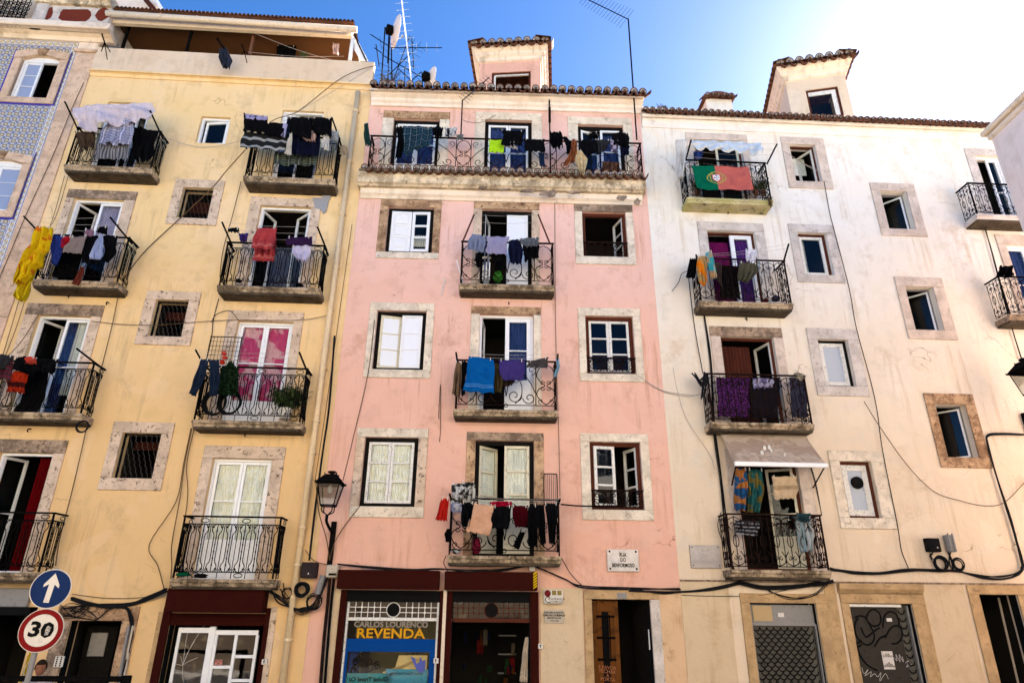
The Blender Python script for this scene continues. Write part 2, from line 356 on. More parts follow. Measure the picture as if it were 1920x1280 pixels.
M['signblue'] = paint('blue_reflective', (.008, .022, .085), None, 0, .7, .05)
M['signred'] = paint('red_reflective', (.16, .008, .008), None, 0, .7, .05)
M['signwhite'] = paint('white_reflective', (.55, .51, .47), (.3, .27, .24), .35, .4, .5)
M['whiteplastic'] = flat('white_plastic', (.60, .56, .50), .4)
M['steel'] = flat('galvanised_steel', (.45, .45, .45), .4, .5, .8)
M['curtwhite'] = fabric('white_net_curtain', (.90, .87, .78)); M['curtlace'] = fabric('patterned_net', (.88, .83, .68), (.92, .90, .82), 'print', 9)
M['frostblue'] = flat('bluish_blind', (.26, .31, .44), .3, .4)
M['paleblind'] = flat('pale_grey_blue_blind', (.40, .44, .50), .3, .3)
M['frost'] = flat('white_window_blind', (.72, .74, .78), .3, .5)
# ---------------------------------------------------------------- building kit
class Bld:
    def __init__(s, fr, name, label, u0, u1, z1, wallmat):
        s.fr = fr; s.u0, s.u1, s.z1 = u0, u1, z1; s.mat = wallmat; s.holes = []; s.extra = []
        s.root = thing(fr, name, (0, 0, 0), label, 'building')
    def wall(s, depth=9.0, zones=None):
        H = s.holes; xs = sorted({s.u0, s.u1, *[h[0] for h in H], *[h[1] for h in H]}); 
        zs = sorted({-.3, s.z1, *[h[2] for h in H], *[h[3] for h in H], *([q for q in (zones or [])])})
        xs = [x for x in xs if s.u0 <= x <= s.u1]; zs = [z for z in zs if -.3 <= z <= s.z1]
        mb = MB()
        for i in range(len(xs)-1):
            j = 0
            while j < len(zs)-1:
                x = (xs[i]+xs[i+1])/2; z = (zs[j]+zs[j+1])/2
                if any(h[0] < x < h[1] and h[2] < z < h[3] for h in H): j += 1; continue
                mb.quad((xs[i], 0, zs[j]), (xs[i+1], 0, zs[j]), (xs[i+1], 0, zs[j+1]), (xs[i], 0, zs[j+1])); j += 1
        for a, b, c, d in H:
            mb.quad((a, 0, c), (a, 0, d), (a, .26, d), (a, .26, c)); mb.quad((b, 0, c), (b, .26, c), (b, .26, d), (b, 0, d))
            mb.quad((a, 0, d), (b, 0, d), (b, .26, d), (a, .26, d)); mb.quad((a, 0, c), (a, .26, c), (b, .26, c), (b, 0, c))
        mb.quad((s.u0, 0, -.3), (s.u0, 0, s.z1), (s.u0, depth, s.z1), (s.u0, depth, -.3)); mb.quad((s.u1, 0, -.3), (s.u1, depth, -.3), (s.u1, depth, s.z1), (s.u1, 0, s.z1))
        mb.quad((s.u0, depth, -.3), (s.u0, depth, s.z1), (s.u1, depth, s.z1), (s.u1, depth, -.3))
        mb.quad((s.u0, 0, s.z1), (s.u1, 0, s.z1), (s.u1, depth, s.z1), (s.u0, depth, s.z1))
        return mb.build('wall', s.mat, s.root)
STD = .24
def leafbox(mb, xh, sg, ang, y0, s0, s1, t0, t1, z0, z1):
    ca, sa = cos(ang), sin(ang)
    def fn(a, t, z): return (xh + sg*(a*ca - 0) - sg*t*sa*0 + t*sa*(-sg), y0 + a*sa + t*ca, z)
    mb.box(s0, s1, t0, t1, z0, z1, fn); return fn
def casement(win, xh, sg, w, z0, z1, ang=0, mat='pvc', rows=1, cols=1, pane='glass', sw=.055, y0=.09, solid=0, th=.045, curtain=None, louvre=False, panelrows=0, mw=.026):
    """a hinged leaf: xh hinge x, sg +1 extends right / -1 left, ang opens into the room"""
    mb = MB(); m = M[mat] if isinstance(mat, str) else mat
    L = lambda s0, s1, t0, t1, a, b, q=mb: leafbox(q, xh, sg, ang, y0, s0, s1, t0, t1, a, b)
    L(0, sw, 0, th, z0, z1); L(w-sw, w, 0, th, z0, z1); L(sw, w-sw, 0, th, z1-sw, z1); L(sw, w-sw, 0, th, z0, z0+sw)
    zb = z0+sw
    if solid:
        zb = z0+(z1-z0)*solid; L(sw, w-sw, 0, th, zb-.03, zb+.03)
        L(sw, w-sw, .012, th-.012, z0+sw, zb-.03)
        for k in range(1, 5): L(sw+(w-2*sw)*k/5-.003, sw+(w-2*sw)*k/5+.003, .004, .014, z0+sw, zb-.03)
        zb += .03
    zt = z1-sw
    for k in range(1, rows): zz = zb+(zt-zb)*k/rows; L(sw, w-sw, .004, th-.004, zz-mw/2, zz+mw/2)
    for k in range(1, cols): ss = sw+(w-2*sw)*k/cols; L(ss-mw/2, ss+mw/2, .006, th-.006, zb, zt)
    mb.build('casement', m, win, bevel=.004)
    for r in range(rows):
        for c in range(cols):
            a = zb+(zt-zb)*r/rows; b = zb+(zt-zb)*(r+1)/rows; s0 = sw+(w-2*sw)*c/cols; s1 = sw+(w-2*sw)*(c+1)/cols
            pb = MB(); leafbox(pb, xh, sg, ang, y0, s0, s1, th*.4, th*.4+.005, a, b)
            if panelrows: leafbox(pb, xh, sg, ang, y0, s0+.04, s1-.04, 0, th*.4, a+.05, b-.05)
            pb.build('pane' if not panelrows else 'panel', M[pane] if isinstance(pane, str) else pane, win)
    if curtain:
        cb = MB(); n = 26
        for k in range(n):
            q0, q1 = sw+(w-2*sw)*k/n, sw+(w-2*sw)*(k+1)/n
            t0, t1 = th+.02+.014*sin(k*1.4), th+.02+.014*sin((k+1)*1.4)
            ca, sa = cos(ang), sin(ang)
            P = lambda a, t, z: (xh+sg*a*ca-sg*t*sa, y0+a*sa+t*ca, z)
            cb.quad(P(q0, t0, zb), P(q1, t1, zb), P(q1, t1, zt), P(q0, t0, zt))
        cb.build('curtain', M[curtain] if isinstance(curtain, str) else curtain, win, smooth=True)
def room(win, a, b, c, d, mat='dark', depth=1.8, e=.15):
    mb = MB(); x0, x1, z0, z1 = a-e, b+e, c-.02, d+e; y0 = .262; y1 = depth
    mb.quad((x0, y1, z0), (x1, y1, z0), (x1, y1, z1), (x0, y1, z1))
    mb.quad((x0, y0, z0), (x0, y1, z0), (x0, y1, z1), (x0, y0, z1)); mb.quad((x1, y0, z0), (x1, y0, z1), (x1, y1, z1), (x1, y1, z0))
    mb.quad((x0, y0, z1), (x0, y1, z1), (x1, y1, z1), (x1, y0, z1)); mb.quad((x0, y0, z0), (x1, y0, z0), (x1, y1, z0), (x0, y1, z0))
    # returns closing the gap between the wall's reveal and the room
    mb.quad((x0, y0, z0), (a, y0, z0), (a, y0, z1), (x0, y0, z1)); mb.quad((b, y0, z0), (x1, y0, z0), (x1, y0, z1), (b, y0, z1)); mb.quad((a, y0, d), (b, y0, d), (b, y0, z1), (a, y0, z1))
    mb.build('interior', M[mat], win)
def window(B, inn, out=None, zb=None, fw=.05, fmat='pvc', st=('stone', 'stone', 'stone'), name='window', label=None, inmat='dark', fy=.07, d=0, fd=.07, fullroom=True):
    """inn/out: pixel (x0,y0,x1,y1) of opposite corners; zb: door foot height. Returns (part, x0,x1,z0,z1) inside the frame"""
    fr = B.fr; x0, z1 = fr.at(inn[0], inn[1]); x1, z0 = fr.at(inn[2], inn[3])
    if zb is not None: z1 = (z1+z0)/2; z0 = zb; x1 = fr.at(inn[2], inn[3])[0]
    B.holes.append((x0, x1, z0, z1))
    mb = MB(); mb.box(x0, x0+fw, fy, fy+fd, z0, z1).box(x1-fw, x1, fy, fy+fd, z0, z1).box(x0+fw, x1-fw, fy, fy+fd, z1-fw, z1).box(x0+fw, x1-fw, fy, fy+fd, z0, z0+fw*.8)
    w = mb.build(name, M[fmat], B.root, bevel=.005)
    if label: w['label'] = label
    if out:
        X0, Z1 = fr.at(out[0], out[1]); X1, Z0 = fr.at(out[2], out[3])
        if zb is not None: Z1 = (Z1+Z0)/2; Z0 = zb
        p = -.03; R = random.uniform
        if zb is None: MB().box(X0, X1, p-.006, .2, Z0, z0-.001).build('sill', M[st[1]], w, bevel=.009); jz = z0
        else: jz = zb
        MB().box(X0, X1, p-.002, .2, z1+.001, Z1).build('lintel', M[st[0]], w, bevel=.009)
        for a, b in ((X0, x0-.001), (x1+.001, X1)):
            MB().box(a, b, p+R(-.003, .003), .2, jz+.001, z1-.001).build('jamb', M[st[2]], w, bevel=.009)
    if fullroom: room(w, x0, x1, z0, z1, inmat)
    return w, x0+fw, x1-fw, z0+fw*.8, z1-fw
def pair(W, mat='pvc', a1=0, a2=0, split=.5, **kw):
    w, x0, x1, z0, z1 = W; t = x1-x0; g = .003
    casement(w, x0+g, 1, t*split-g*2, z0+g, z1-g, a1, mat, **kw); casement(w, x1-g, -1, t*(1-split)-g*2, z0+g, z1-g, a2, mat, **kw)
def spiral(cx, cz, r, a0, turns, n=14, dr=.85, sg=1):
    return [(cx+(r*(1-dr*i/n))*cos(a0+sg*2*pi*turns*i/n), cz+(r*(1-dr*i/n))*sin(a0+sg*2*pi*turns*i/n)) for i in range(n+1)]
def rail_y(T, L, h, zz):           # bottle shaped scrolls between twisted bars
    z0, z1 = zz+h*.10, zz+h*.88; n = max(2, round(L/.27)); w = L/n; r = w*.36; hh = z1-z0
    for i in range(n):
        c = (i+.5)*w; nk = w*.17
        for s in (-1, 1):
            pts = [(c+s*.01, z0)] + [(c+s*r*sin(t), z0+r-r*cos(t)) for t in (.5, 1, 1.5, 2.0, 2.5)] + [(c+s*nk, z0+2*r+.03), (c+s*nk, z1-2*r-.03)] + [(c+s*r*sin(t), z1-r-r*cos(t)) for t in (.64, 1.1, 1.6, 2.1, 2.6)] + [(c+s*.01, z1)]
            T(pts, .009)
            T(spiral(c+s*w*.30, z0+.045, .035, -pi/2, .8, 8, .7, s), .008)
            T(spiral(c+s*w*.30, z1-.045, .035, pi/2, .8, 8, .7, -s), .008)
        T([(c-w/2, z0-h*.1), (c-w/2, z1)], .008); T([(c, z0), (c, z1)], .009)
        for k in range(1, 7): T([(c, z0+hh*k/7-.012), (c, z0+hh*k/7+.012)], .014)
        if i % 3 == 1:
            for zc, rr in ((zz+h*.94, h*.035), (zz+h*.05, h*.035)): T([(c+.075*cos(2*pi*k/12), zc+rr*sin(2*pi*k/12)) for k in range(13)], .008)
    T([(0, z0), (L, z0)], .008); T([(0, z1), (L, z1)], .008)
def rail_p(T, L, h, zz):           # narrow heart panels either side of big open scrolls
    z0, z1 = zz+h*.09, zz+h*.96; hh = z1-z0; pw = min(.42, L*.24)
    def heart(a, b):
        c = (a+b)/2; w = (b-a)/2
        for s in (-1, 1):
            T([(c, z0+.02), (c+s*w*.55, z0+hh*.12), (c+s*w*.9, z0+hh*.26), (c+s*w*.7, z0+hh*.38), (c+s*w*.1, z0+hh*.47), (c+s*w*.6, z0+hh*.58), (c+s*w*.92, z0+hh*.72), (c+s*w*.6, z0+hh*.9), (c+s*w*.02, z0+hh*.98)], .010, True)
            T(spiral(c+s*w*.34, z0+hh*.53, w*.26, pi if s > 0 else 0, 1.0, 10, .8, -s), .0085)
            T(spiral(c+s*w*.34, z0+hh*.41, w*.26, pi if s > 0 else 0, 1.0, 10, .8, s), .0085)
            T(spiral(c+s*w*.5, z0+hh*.10, w*.3, -pi/2, 1.0, 10, .8, s), .0085)
        T([(a, z0), (a, z1)], .010); T([(b, z0), (b, z1)], .010)
    def big(a, b):
        w = b-a; c = (a+b)/2
        for s in (-1, 1):
            x = lambda f: c+s*w/2*f
            T([(x(.0), z0+hh*.2), (x(.1), z0+hh*.55), (x(.35), z0+hh*.68), (x(.52), z0+hh*.45), (x(.5), z0+hh*.2), (x(.3), z0+.03)], .010, True)
            T([(x(.16), z1), (x(.45), z0+hh*.85), (x(.8), z0+hh*.55), (x(.98), z0+hh*.3)], .010, True)
            T(spiral(x(.78), z0+hh*.17, hh*.15, 0 if s < 0 else pi, 1.25, 16, .8, s), .010)
            T(spiral(x(.28), z0+hh*.22, hh*.17, 0 if s > 0 else pi, 1.25, 16, .8, -s), .010)
            T(spiral(x(.86), z0+hh*.84, hh*.12, -pi/2, 1.1, 12, .8, s), .0085)
            T(spiral(x(.30), z0+hh*.60, hh*.10, pi/2, 1.1, 12, .8, -s), .0085)
        T([(c+.035*cos(2*pi*k/12), z0-.01+.035*sin(2*pi*k/12)) for k in range(13)], .0085)
    if L > 3:
        n = 3; gap = .36; bw = (L-gap*4)/3; x = 0
        for k in range(n): heart(x, x+gap); big(x+gap, x+gap+bw); x += gap+bw
        heart(x, L)
    elif L < .7: heart(0, L)
    else: heart(0, pw); big(pw, L-pw); heart(L-pw, L)
    T([(0, z0), (L, z0)], .010)
def rail_w(T, L, h, zz):           # slim bars, ovals and paired scrolls
    z0, z1 = zz+h*.05, zz+h*.97; hh = z1-z0; n = max(2, round(L/.13)); n += n % 2; w = L/n
    for i in range(n+1):
        T([(i*w, z0), (i*w, z1)], .0085)
        if i % 2 == 0 and i < n:
            c = (i+1)*w
            for s in (-1, 1):
                T([(c, z0+.01), (c+s*w*.8, z0+hh*.07), (c+s*w*.95, z0+hh*.18), (c+s*w*.5, z0+hh*.30)], .009, True)
                T([(c, z1-.01), (c+s*w*.8, z1-hh*.07), (c+s*w*.95, z1-hh*.18), (c+s*w*.5, z1-hh*.30)], .009, True)
                T(spiral(c+s*w*.38, z0+hh*.16, w*.32, pi/2, .9, 9, .75, s), .008)
                T(spiral(c+s*w*.38, z1-hh*.16, w*.32, -pi/2, .9, 9, .75, -s), .008)
            T([(c+w*.42*cos(2*pi*k/12), z0+hh*.5+hh*.12*sin(2*pi*k/12)) for k in range(13)], .0085)
    T([(0, z0), (L, z0)], .009)
def rail_sill(T, L, h, zz):
    z0, z1 = zz+.02, zz+h; hh = z1-z0
    T([(0, z0), (L, z0)], .009); n = 3; w = L/n
    for i in range(n+1): T([(i*w, z0), (i*w, z1)], .008)
    for i in range(n):
        c = (i+.5)*w
        for s in (-1, 1):
            T(spiral(c+s*w*.24, z0+hh*.3, hh*.26, -pi/2, 1.2, 12, .8, s), .0085); T(spiral(c+s*w*.2, z0+hh*.74, hh*.2, pi/2, 1.1, 12, .8, -s), .0085)
            T([(c, z0), (c+s*w*.42, z0+hh*.5), (c+s*w*.1, z1)], .009, True)
def railing(root, x0, x1, d, z, h, pat, mat, wallgap=.0, hr=.022):
    mb = MB()
    def face(P, L):
        def T(pts, r, sm=False):
            q = [P(a, b) for a, b in pts]
            if sm: q = smoothline(q, 4)
            mb.tube(q, r, 4)
        return T
    y = -d+.03
    pat(face(lambda a, b: (x0+a, y, b), x1-x0), x1-x0, h, z)
    if d > .2:
        for xs in (x0, x1): pat(face(lambda a, b, xs=xs: (xs, y+a, b), d-.06), d-.06, h, z)
    mb.build('railing', mat, root)
    hb = MB(); hb.box(x0-.03, x1+.03, y-.018, y+.018, z+h-.008, z+h+.022)
    if d > .2:
        for xs in (x0, x1): hb.box(xs-.018, xs+.018, y+.0185, 0, z+h-.008, z+h+.022); hb.box(xs-.014, xs+.014, y-.014, y+.014, z, z+h-.009)
    hb.build('handrail', mat, root)
def balcony(B, pL, pR, yr, d=.45, th=.13, pat=None, mat='iron', smat='slab', label=None, under=None):
    """pL, pR: pixels of the slab's top front corners; yr: (x, y) pixel on the handrail"""
    fr = B.fr; x0, za = fr.at(pL[0], pL[1], d); x1, zb_ = fr.at(pR[0], pR[1], d); z = (za+zb_)/2; h = fr.Z_(yr[0], yr[1], d-.03)-z
    mb = MB(); mb.prism([(-d, z), (-d, z-th*.45), (-d+.03, z-th*.55), (-d+.05, z-th), (0, z-th), (0, z)], x0, x1)
    s = mb.build('balcony', M[smat], B.root, bevel=.008)
    if label: s['label'] = label
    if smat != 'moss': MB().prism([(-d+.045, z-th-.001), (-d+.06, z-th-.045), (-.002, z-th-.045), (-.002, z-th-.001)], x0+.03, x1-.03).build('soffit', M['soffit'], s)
    railing(s, x0+.04, x1-.04, d, z+.01, h, pat or rail_y, M[mat])
    return s, x0, x1, z, z+h
def tiles_row(parent, p0, p1, n, yb, ln, slope, r=None, mat='terra', mat2='lichen', fr=None, name='roof_tile', jit=.012):
    """n covers + n pans from x p0[0] to p1[0] (height p[1]) with their mouths at y = yb, running back ln metres"""
    w = (p1[0]-p0[0])/n; r = r or w*.44; meshes = []
    for kind in (0, 1):
        mb = MB(); k = 6; sgn = 1 if kind == 0 else -1; R_ = r if kind == 0 else r*1.05; vs = []
        for (yy, zz, rr) in ((0, 0, R_), (ln, ln*slope, R_*.9)):
            for q in (rr, rr-.014):
                for i in range(k+1): a = pi*i/k; vs.append((q*cos(a), yy, zz+sgn*q*sin(a)))
        K = k+1; fs = []
        for i in range(k): fs += [(i, i+1, 2*K+i+1, 2*K+i), (K+i, 3*K+i, 3*K+i+1, K+i+1), (i, K+i, K+i+1, i+1)]
        if kind == 0:      # mortar plug in the mouth
            b = len(vs); vs += [((R_-.016)*cos(pi*i/k), .012, (R_-.016)*sin(pi*i/k)) for i in range(K)]; mb.add(vs, fs); mb.cur = 1; mb.add([], []); mb.f.append(tuple(range(b, b+K))); mb.m.append(1)
        else: mb.add(vs, fs)
        me = bpy.data.meshes.new(name); me.from_pydata(mb.v, [], mb.f); me.materials.append(M[mat]); me.materials.append(M[mat2]); me.polygons.foreach_set('material_index', mb.m); me.update(); meshes.append(me)
    for i in range(n):
        for kind in (0, 1):
            x = p0[0]+(i+.5)*w+(w/2 if kind else 0); f = (x-p0[0])/(p1[0]-p0[0]); z = p0[1]+(p1[1]-p0[1])*f
            if x > p1[0]+.01: continue
            o = bpy.data.objects.new(name, meshes[kind]); COL.objects.link(o); o.parent = parent
            o.location = (x+random.uniform(-1, 1)*jit*.5, yb+random.uniform(-1, 1)*jit+(0 if kind else .03), z+(.0 if kind == 0 else r*.35)+random.uniform(-1, 1)*jit*.4); o.rotation_euler = (random.uniform(-.02, .02), random.uniform(-.05, .05), random.uniform(-.03, .03)); o.scale = (1, 1, 1.75 if kind else 1.35)
def roof_sheet(parent, x0, x1, y0, y1, z0, slope, n, mat='terra'):
    mb = MB(); w = (x1-x0)/n; k = 4; L = sqrt((y1-y0)**2)
    rows = [y0, y1]
    for i in range(n):
        for j in range(k):
            a0, a1 = pi*j/k, pi*(j+1)/k; X0 = x0+i*w+w/2-w*.5*cos(a0); X1 = x0+i*w+w/2-w*.5*cos(a1); Z0, Z1 = .08*sin(a0), .08*sin(a1)
            mb.quad((X0, y0, z0+Z0), (X1, y0, z0+Z1), (X1, y1, z0+(y1-y0)*slope+Z1), (X0, y1, z0+(y1-y0)*slope+Z0))
    mb.quad((x0, y0, z0-.02), (x1, y0, z0-.02), (x1, y1, z0-.02+(y1-y0)*slope), (x0, y1, z0-.02+(y1-y0)*slope))
    return mb.build('roof', M[mat], parent)
CLOTHES = 'washing hung out along the balconies'
def cloth(fr, name, label, L, R, mat, d=.6, amp=.03, folds=3.0, cat='laundry', n=(20, 22), hem=.02, seed=None, pegs=True, group=CLOTHES, dbot=None, paintf=None, thick=.006, ph=None):
    """cloth with a left and a right outline (pixel polylines, top to bottom) hanging d metres in front of the facade"""
    rn = random.Random(seed if seed is not None else sum(map(ord, label)))
    ph = rn.uniform(0, 6) if ph is None else ph
    def pl_(P, t):
        ls = [sqrt((P[i+1][0]-P[i][0])**2+(P[i+1][1]-P[i][1])**2) for i in range(len(P)-1)]; T = sum(ls)*t
        for i, l in enumerate(ls):
            if T <= l or i == len(ls)-1: f = T/l if l else 0; return (P[i][0]+(P[i+1][0]-P[i][0])*f, P[i][1]+(P[i+1][1]-P[i][1])*f)
            T -= l
    nr, nc = n; mb = MB(); mb.uv = []; h1, h2, h3 = rn.uniform(.7, 1.4), rn.uniform(1.5, 3), rn.uniform(0, 6)
    for i in range(nr+1):
        t = i/nr; a = fr.at(*pl_(L, t), d); b = fr.at(*pl_(R, t), d)
        for j in range(nc+1):
            s = j/nc; x = a[0]+(b[0]-a[0])*s; z = a[1]+(b[1]-a[1])*s
            env = .25+.75*min(1, t*1.6); y = -d + amp*env*(sin(2*pi*folds*s*h1+ph+.9*sin(2.5*t+h3)) + .45*sin(2*pi*folds*h2*s+h3+2*t)) + .012*sin(9*t+5*s+h3) + amp*.3*t*sin(17*s+11*t+ph) + amp*.25*sin(8*t-13*s*h1+h3)
            if dbot is not None: y += -(dbot-d)*t
            if i == nr: z += hem*sin(2*pi*folds*s*1.3+ph)*.6 + rn.uniform(-.3, .3)*hem
            if 0 < j < nc: x += amp*.25*t*sin(2*pi*folds*s*2+h3)
            elif t > 0: x += hem*.4*sin(7*t+h3+j)
            if i == 0: z -= .012*sin(pi*((s*2) % 1))
            mb.v.append((x, y, z)); mb.uv.append((s, t))
    W_ = nc+1
    for i in range(nr):
        for j in range(nc):
            mb.f.append((i*W_+j, i*W_+j+1, (i+1)*W_+j+1, (i+1)*W_+j))
            mb.m.append(paintf((j+.5)/nc, (i+.5)/nr) if paintf else 0)
    mm = [M[q] if isinstance(q, str) else q for q in mat] if isinstance(mat, (list, tuple)) else (M[mat] if isinstance(mat, str) else mat)
    xs = [p[0] for p in mb.v]; zs = [p[2] for p in mb.v]; org = (sum(xs)/len(xs), -d, max(zs))
    o = mb.build(name, mm, None, smooth=True, origin=org, solid=thick)
    o.location = fr.world(org); o.rotation_euler = (0, 0, fr.yaw); tag(o, label, cat, group)
    if pegs:
        for s in (.12, .88):
            v = mb.v[int(s*nc)]; pb = MB().box(v[0]-.006-org[0], v[0]+.006-org[0], v[1]-.012-org[1], v[1]+.012-org[1], v[2]-.035-org[2], v[2]+.03-org[2]); pb.build('peg', M['whiteplastic'], o)
    return o
def cable(fr, pts, r, label, mat='wire', d=.03, name='cable', cat='cable', group='cables strung across the facades', k=5, n=5, strands=1, spread=.03, sm=True):
    mb = MB(); rn = random.Random(len(label)+int(pts[0][0]))
    for q in range(strands):
        P = []
        for i, p in enumerate(pts):
            dd = p[2] if len(p) > 2 else d; x, z = fr.at(p[0], p[1], dd); e = spread if strands > 1 else 0
            P.append((x+rn.uniform(-e, e), -dd+rn.uniform(-.3, .3)*e, z+rn.uniform(-e, e)))
        mb.tube(smoothline(P, k) if sm else P, r, n)
    return put(mb, fr, name, M[mat], label, cat, group)
def text_mesh(s, size, mat, name='lettering', parent=None, loc=(0, 0, 0), align='CENTER', ext=.002, mirror=False, sx=1.0, rot=0, bold=0):
    cu = bpy.data.curves.new(name, 'FONT'); cu.body = s; cu.size = size; cu.align_x = align; cu.align_y = 'CENTER'; cu.extrude = ext; cu.resolution_u = 2; cu.offset = bold
    t = bpy.data.objects.new(name, cu); COL.objects.link(t); bpy.context.view_layer.update()
    me = bpy.data.meshes.new_from_object(t.evaluated_get(bpy.context.evaluated_depsgraph_get())); bpy.data.objects.remove(t)
    me.name = name; me.materials.clear(); me.materials.append(mat)
    mt = Matrix.Translation(loc) @ Matrix.Rotation(rot, 4, 'Y') @ Matrix.Rotation(pi/2, 4, 'X') @ Matrix.Diagonal((-sx if mirror else sx, 1, 1, 1)); me.transform(mt)
    o = bpy.data.objects.new(name, me); COL.objects.link(o)
    if parent is not None: o.parent = parent
    return o
# ================================================================ ground
def sheet(name, x0, x1, y0, y1, z, mat):
    mb = MB(); mb.quad((x0, y0, z), (x1, y0, z), (x1, y1, z), (x0, y1, z)); return tag(mb.build(name, mat), kind='structure')
def cobble(name):
    m, nt = _new(name); v = coords(nt, rnd=False)
    vo = nd(nt, 'TexVoronoi', {'Vector': v, 'Scale': 9.0}, feature='DISTANCE_TO_EDGE').outputs['Distance']; e = ramp(nt, vo, .02, .08)
    col = mixc(nt, e, (.06, .05, .045), (.34, .31, .27)); col = mixc(nt, mth(nt, 'MULTIPLY', noise(nt, v, 3, 4), .5), col, (.24, .21, .18))
    finish(nt, col, .7, e, .6, .02, .4); return m
M['cobble'] = cobble('cobblestones')
sheet('ground', -200, 200, -200, 200, -.03, flat('dusty_ground', (.2, .18, .15), .9))
sheet('road', -30, 30, -3.2, 11.3, 0.0, M['cobble'])
pv = MB(); pv.box(-30, 30, 11.3, 12.4, -.02, .12); tag(pv.build('pavement', stone('limestone_paving', (.42, .38, .33), (.2, .18, .15), .3)), kind='structure')
kb = MB(); [kb.box(-30+k*1.2, -30+k*1.2+1.19, 11.15, 11.298, -.02, .125) for k in range(50)]; tag(kb.build('kerb', M['stoneG'], bevel=.01), kind='structure')

# ================================================================ yellow building
uYL = FY.U_(109, 320)
zYw = FY.Z_(430, 157)
Y = Bld(FY, 'yellow_apartment_building', 'yellow apartment house with a roof terrace, next to the pink house', uYL, 0.0, zYw, M['yellow'])
# ================================================================ pink building
uPR = FP.U_(1216, 400)
zPe = FP.Z_(950, 205, .05)
P = Bld(FP, 'pink_apartment_building', 'narrow pink apartment house between the yellow and the white houses', .003, uPR, zPe+.3, M['pink'])
# ================================================================ white building
uWR = 12.5
zWe = FW.Z_(1500, 228)
W = Bld(FW, 'white_apartment_building', 'long white and cream apartment house with small square windows, right of the pink house', .003, uWR, zWe+.25, M['white'])
# ================================================================ tiled building, left
zTw = FY.Z_(100, 78)
T = Bld(FY, 'tiled_apartment_building', 'apartment house faced with blue and yellow glazed tiles at the left edge', uYL-7, uYL-.003, zTw+1.6, M['tan'])

ST_Y = ('stone', 'stone', 'stone'); ST_D = ('stoneD', 'stone', 'stone')
# ---- yellow: balconies first (door feet stand on the slabs)
bal = {}
bal['Y0a'] = balcony(Y, (120, 306), (284, 316), (215, 244), pat=rail_y)
bal['Y0b'] = balcony(Y, (456, 329), (628, 336), (632, 261), pat=rail_y)
bal['Y1a'] = balcony(Y, (60, 524), (222, 527), (236, 447), pat=rail_y)
bal['Y1b'] = balcony(Y, (407, 533), (600, 541), (520, 459), pat=rail_y)
bal['Y2a'] = balcony(Y, (-40, 771), (154, 773), (172, 682), pat=rail_y)
bal['Y2b'] = balcony(Y, (359, 787), (565, 790), (470, 690), pat=rail_y)
bal['Y3a'] = balcony(Y, (-90, 1070), (74, 1074), (90, 963), pat=rail_y)
bal['Y3b'] = balcony(Y, (319, 1083), (514, 1087), (430, 970), pat=rail_y)
zb = lambda k: bal[k][3]
w = window(Y, (203, 192, 285, 193), None, zb=zb('Y0a')); pair(w, a1=.5, a2=.5, rows=2)
w = window(Y, (378, 218, 422, 270), None, fw=.06); casement(w[0], w[2]-.003, -1, w[2]-w[1]-.02, w[3], w[4], .12)
w = window(Y, (530, 208, 608, 208), None, zb=zb('Y0b')); pair(w, a1=.2, a2=1.2, rows=2)
CUR = {k: fabric('curtain_'+k, *a) for k, a in dict(pink=((.62, .06, .15), (.74, .38, .38), 'print', 2.6), magenta=((.20, .012, .11),), red=((.20, .005, .008),), blue=((.045, .065, .20),), plaid=((.05, .07, .2), (.4, .4, .5), 'plaid', 6), brown=((.10, .03, .02),), violet=((.14, .03, .26),), lilac=((.45, .40, .55),), purple=((.13, .02, .22),)).items()}
w = window(Y, (140, 372, 234, 376), (130, 355, 259, 361), zb=zb('Y1a'), st=ST_D, label='balcony door with its left leaf open'); pair(w, a1=1.15, a2=0, rows=2, curtain=None)
def hang(win, x0, x1, z0, z1, y, mat, n=40, amp=.025, k=1.2, name='curtain'):
    mb = MB(); 
    for i in range(n):
        a, b = x0+(x1-x0)*i/n, x0+(x1-x0)*(i+1)/n
        mb.quad((a, y+amp*sin(i*k), z0), (b, y+amp*sin((i+1)*k), z0), (b, y+amp*sin((i+1)*k), z1), (a, y+amp*sin(i*k), z1))
    return mb.build(name, mat, win, smooth=True)
hang(w[0], (w[1]+w[2])/2, w[2], w[3]+.9, w[4], .2, CUR['lilac'])
w = window(Y, (489, 386, 584, 389), (472, 369, 604, 375), zb=zb('Y1b'), label='balcony door standing open with stained glass behind'); pair(w, a1=1.25, a2=.75, rows=1, solid=.0)
hang(w[0], w[1]+.1, w[2]-.3, w[3], w[4]-.55, .9, fabric('grey_curtain', (.16, .18, .24)))
w = window(Y, (72, 590, 172, 594), (54, 568, 197, 574), zb=zb('Y2a'), st=ST_D, label='balcony door with a blue curtain behind its right leaf'); pair(w, a1=1.1, a2=0, rows=2, solid=.0)
hang(w[0], (w[1]+w[2])/2, w[2]-.25, w[3], w[4], .2, CUR['blue']); hang(w[0], w[2]-.3, w[2], w[3]+.5, w[4], .19, M['curtwhite'])
w = window(Y, (447, 602, 551, 604), (430, 582, 571, 587), zb=zb('Y2b'), label='balcony door with pink curtains'); pair(w, rows=2, solid=.22)
hang(w[0], w[1], w[2], w[3]+.5, w[4], .17, CUR['pink'], amp=.015)
w = window(Y, (0, 847, 101, 850), (-30, 821, 129, 827), zb=zb('Y3a'), st=ST_D, label='wide open balcony door with a red curtain'); casement(w[0], w[1]+.003, 1, .5, w[3], w[4], 1.2, rows=2)
hang(w[0], w[2]-.36, w[2]-.02, w[3], w[4], .30, CUR['red'], n=36, amp=.07, k=.9)
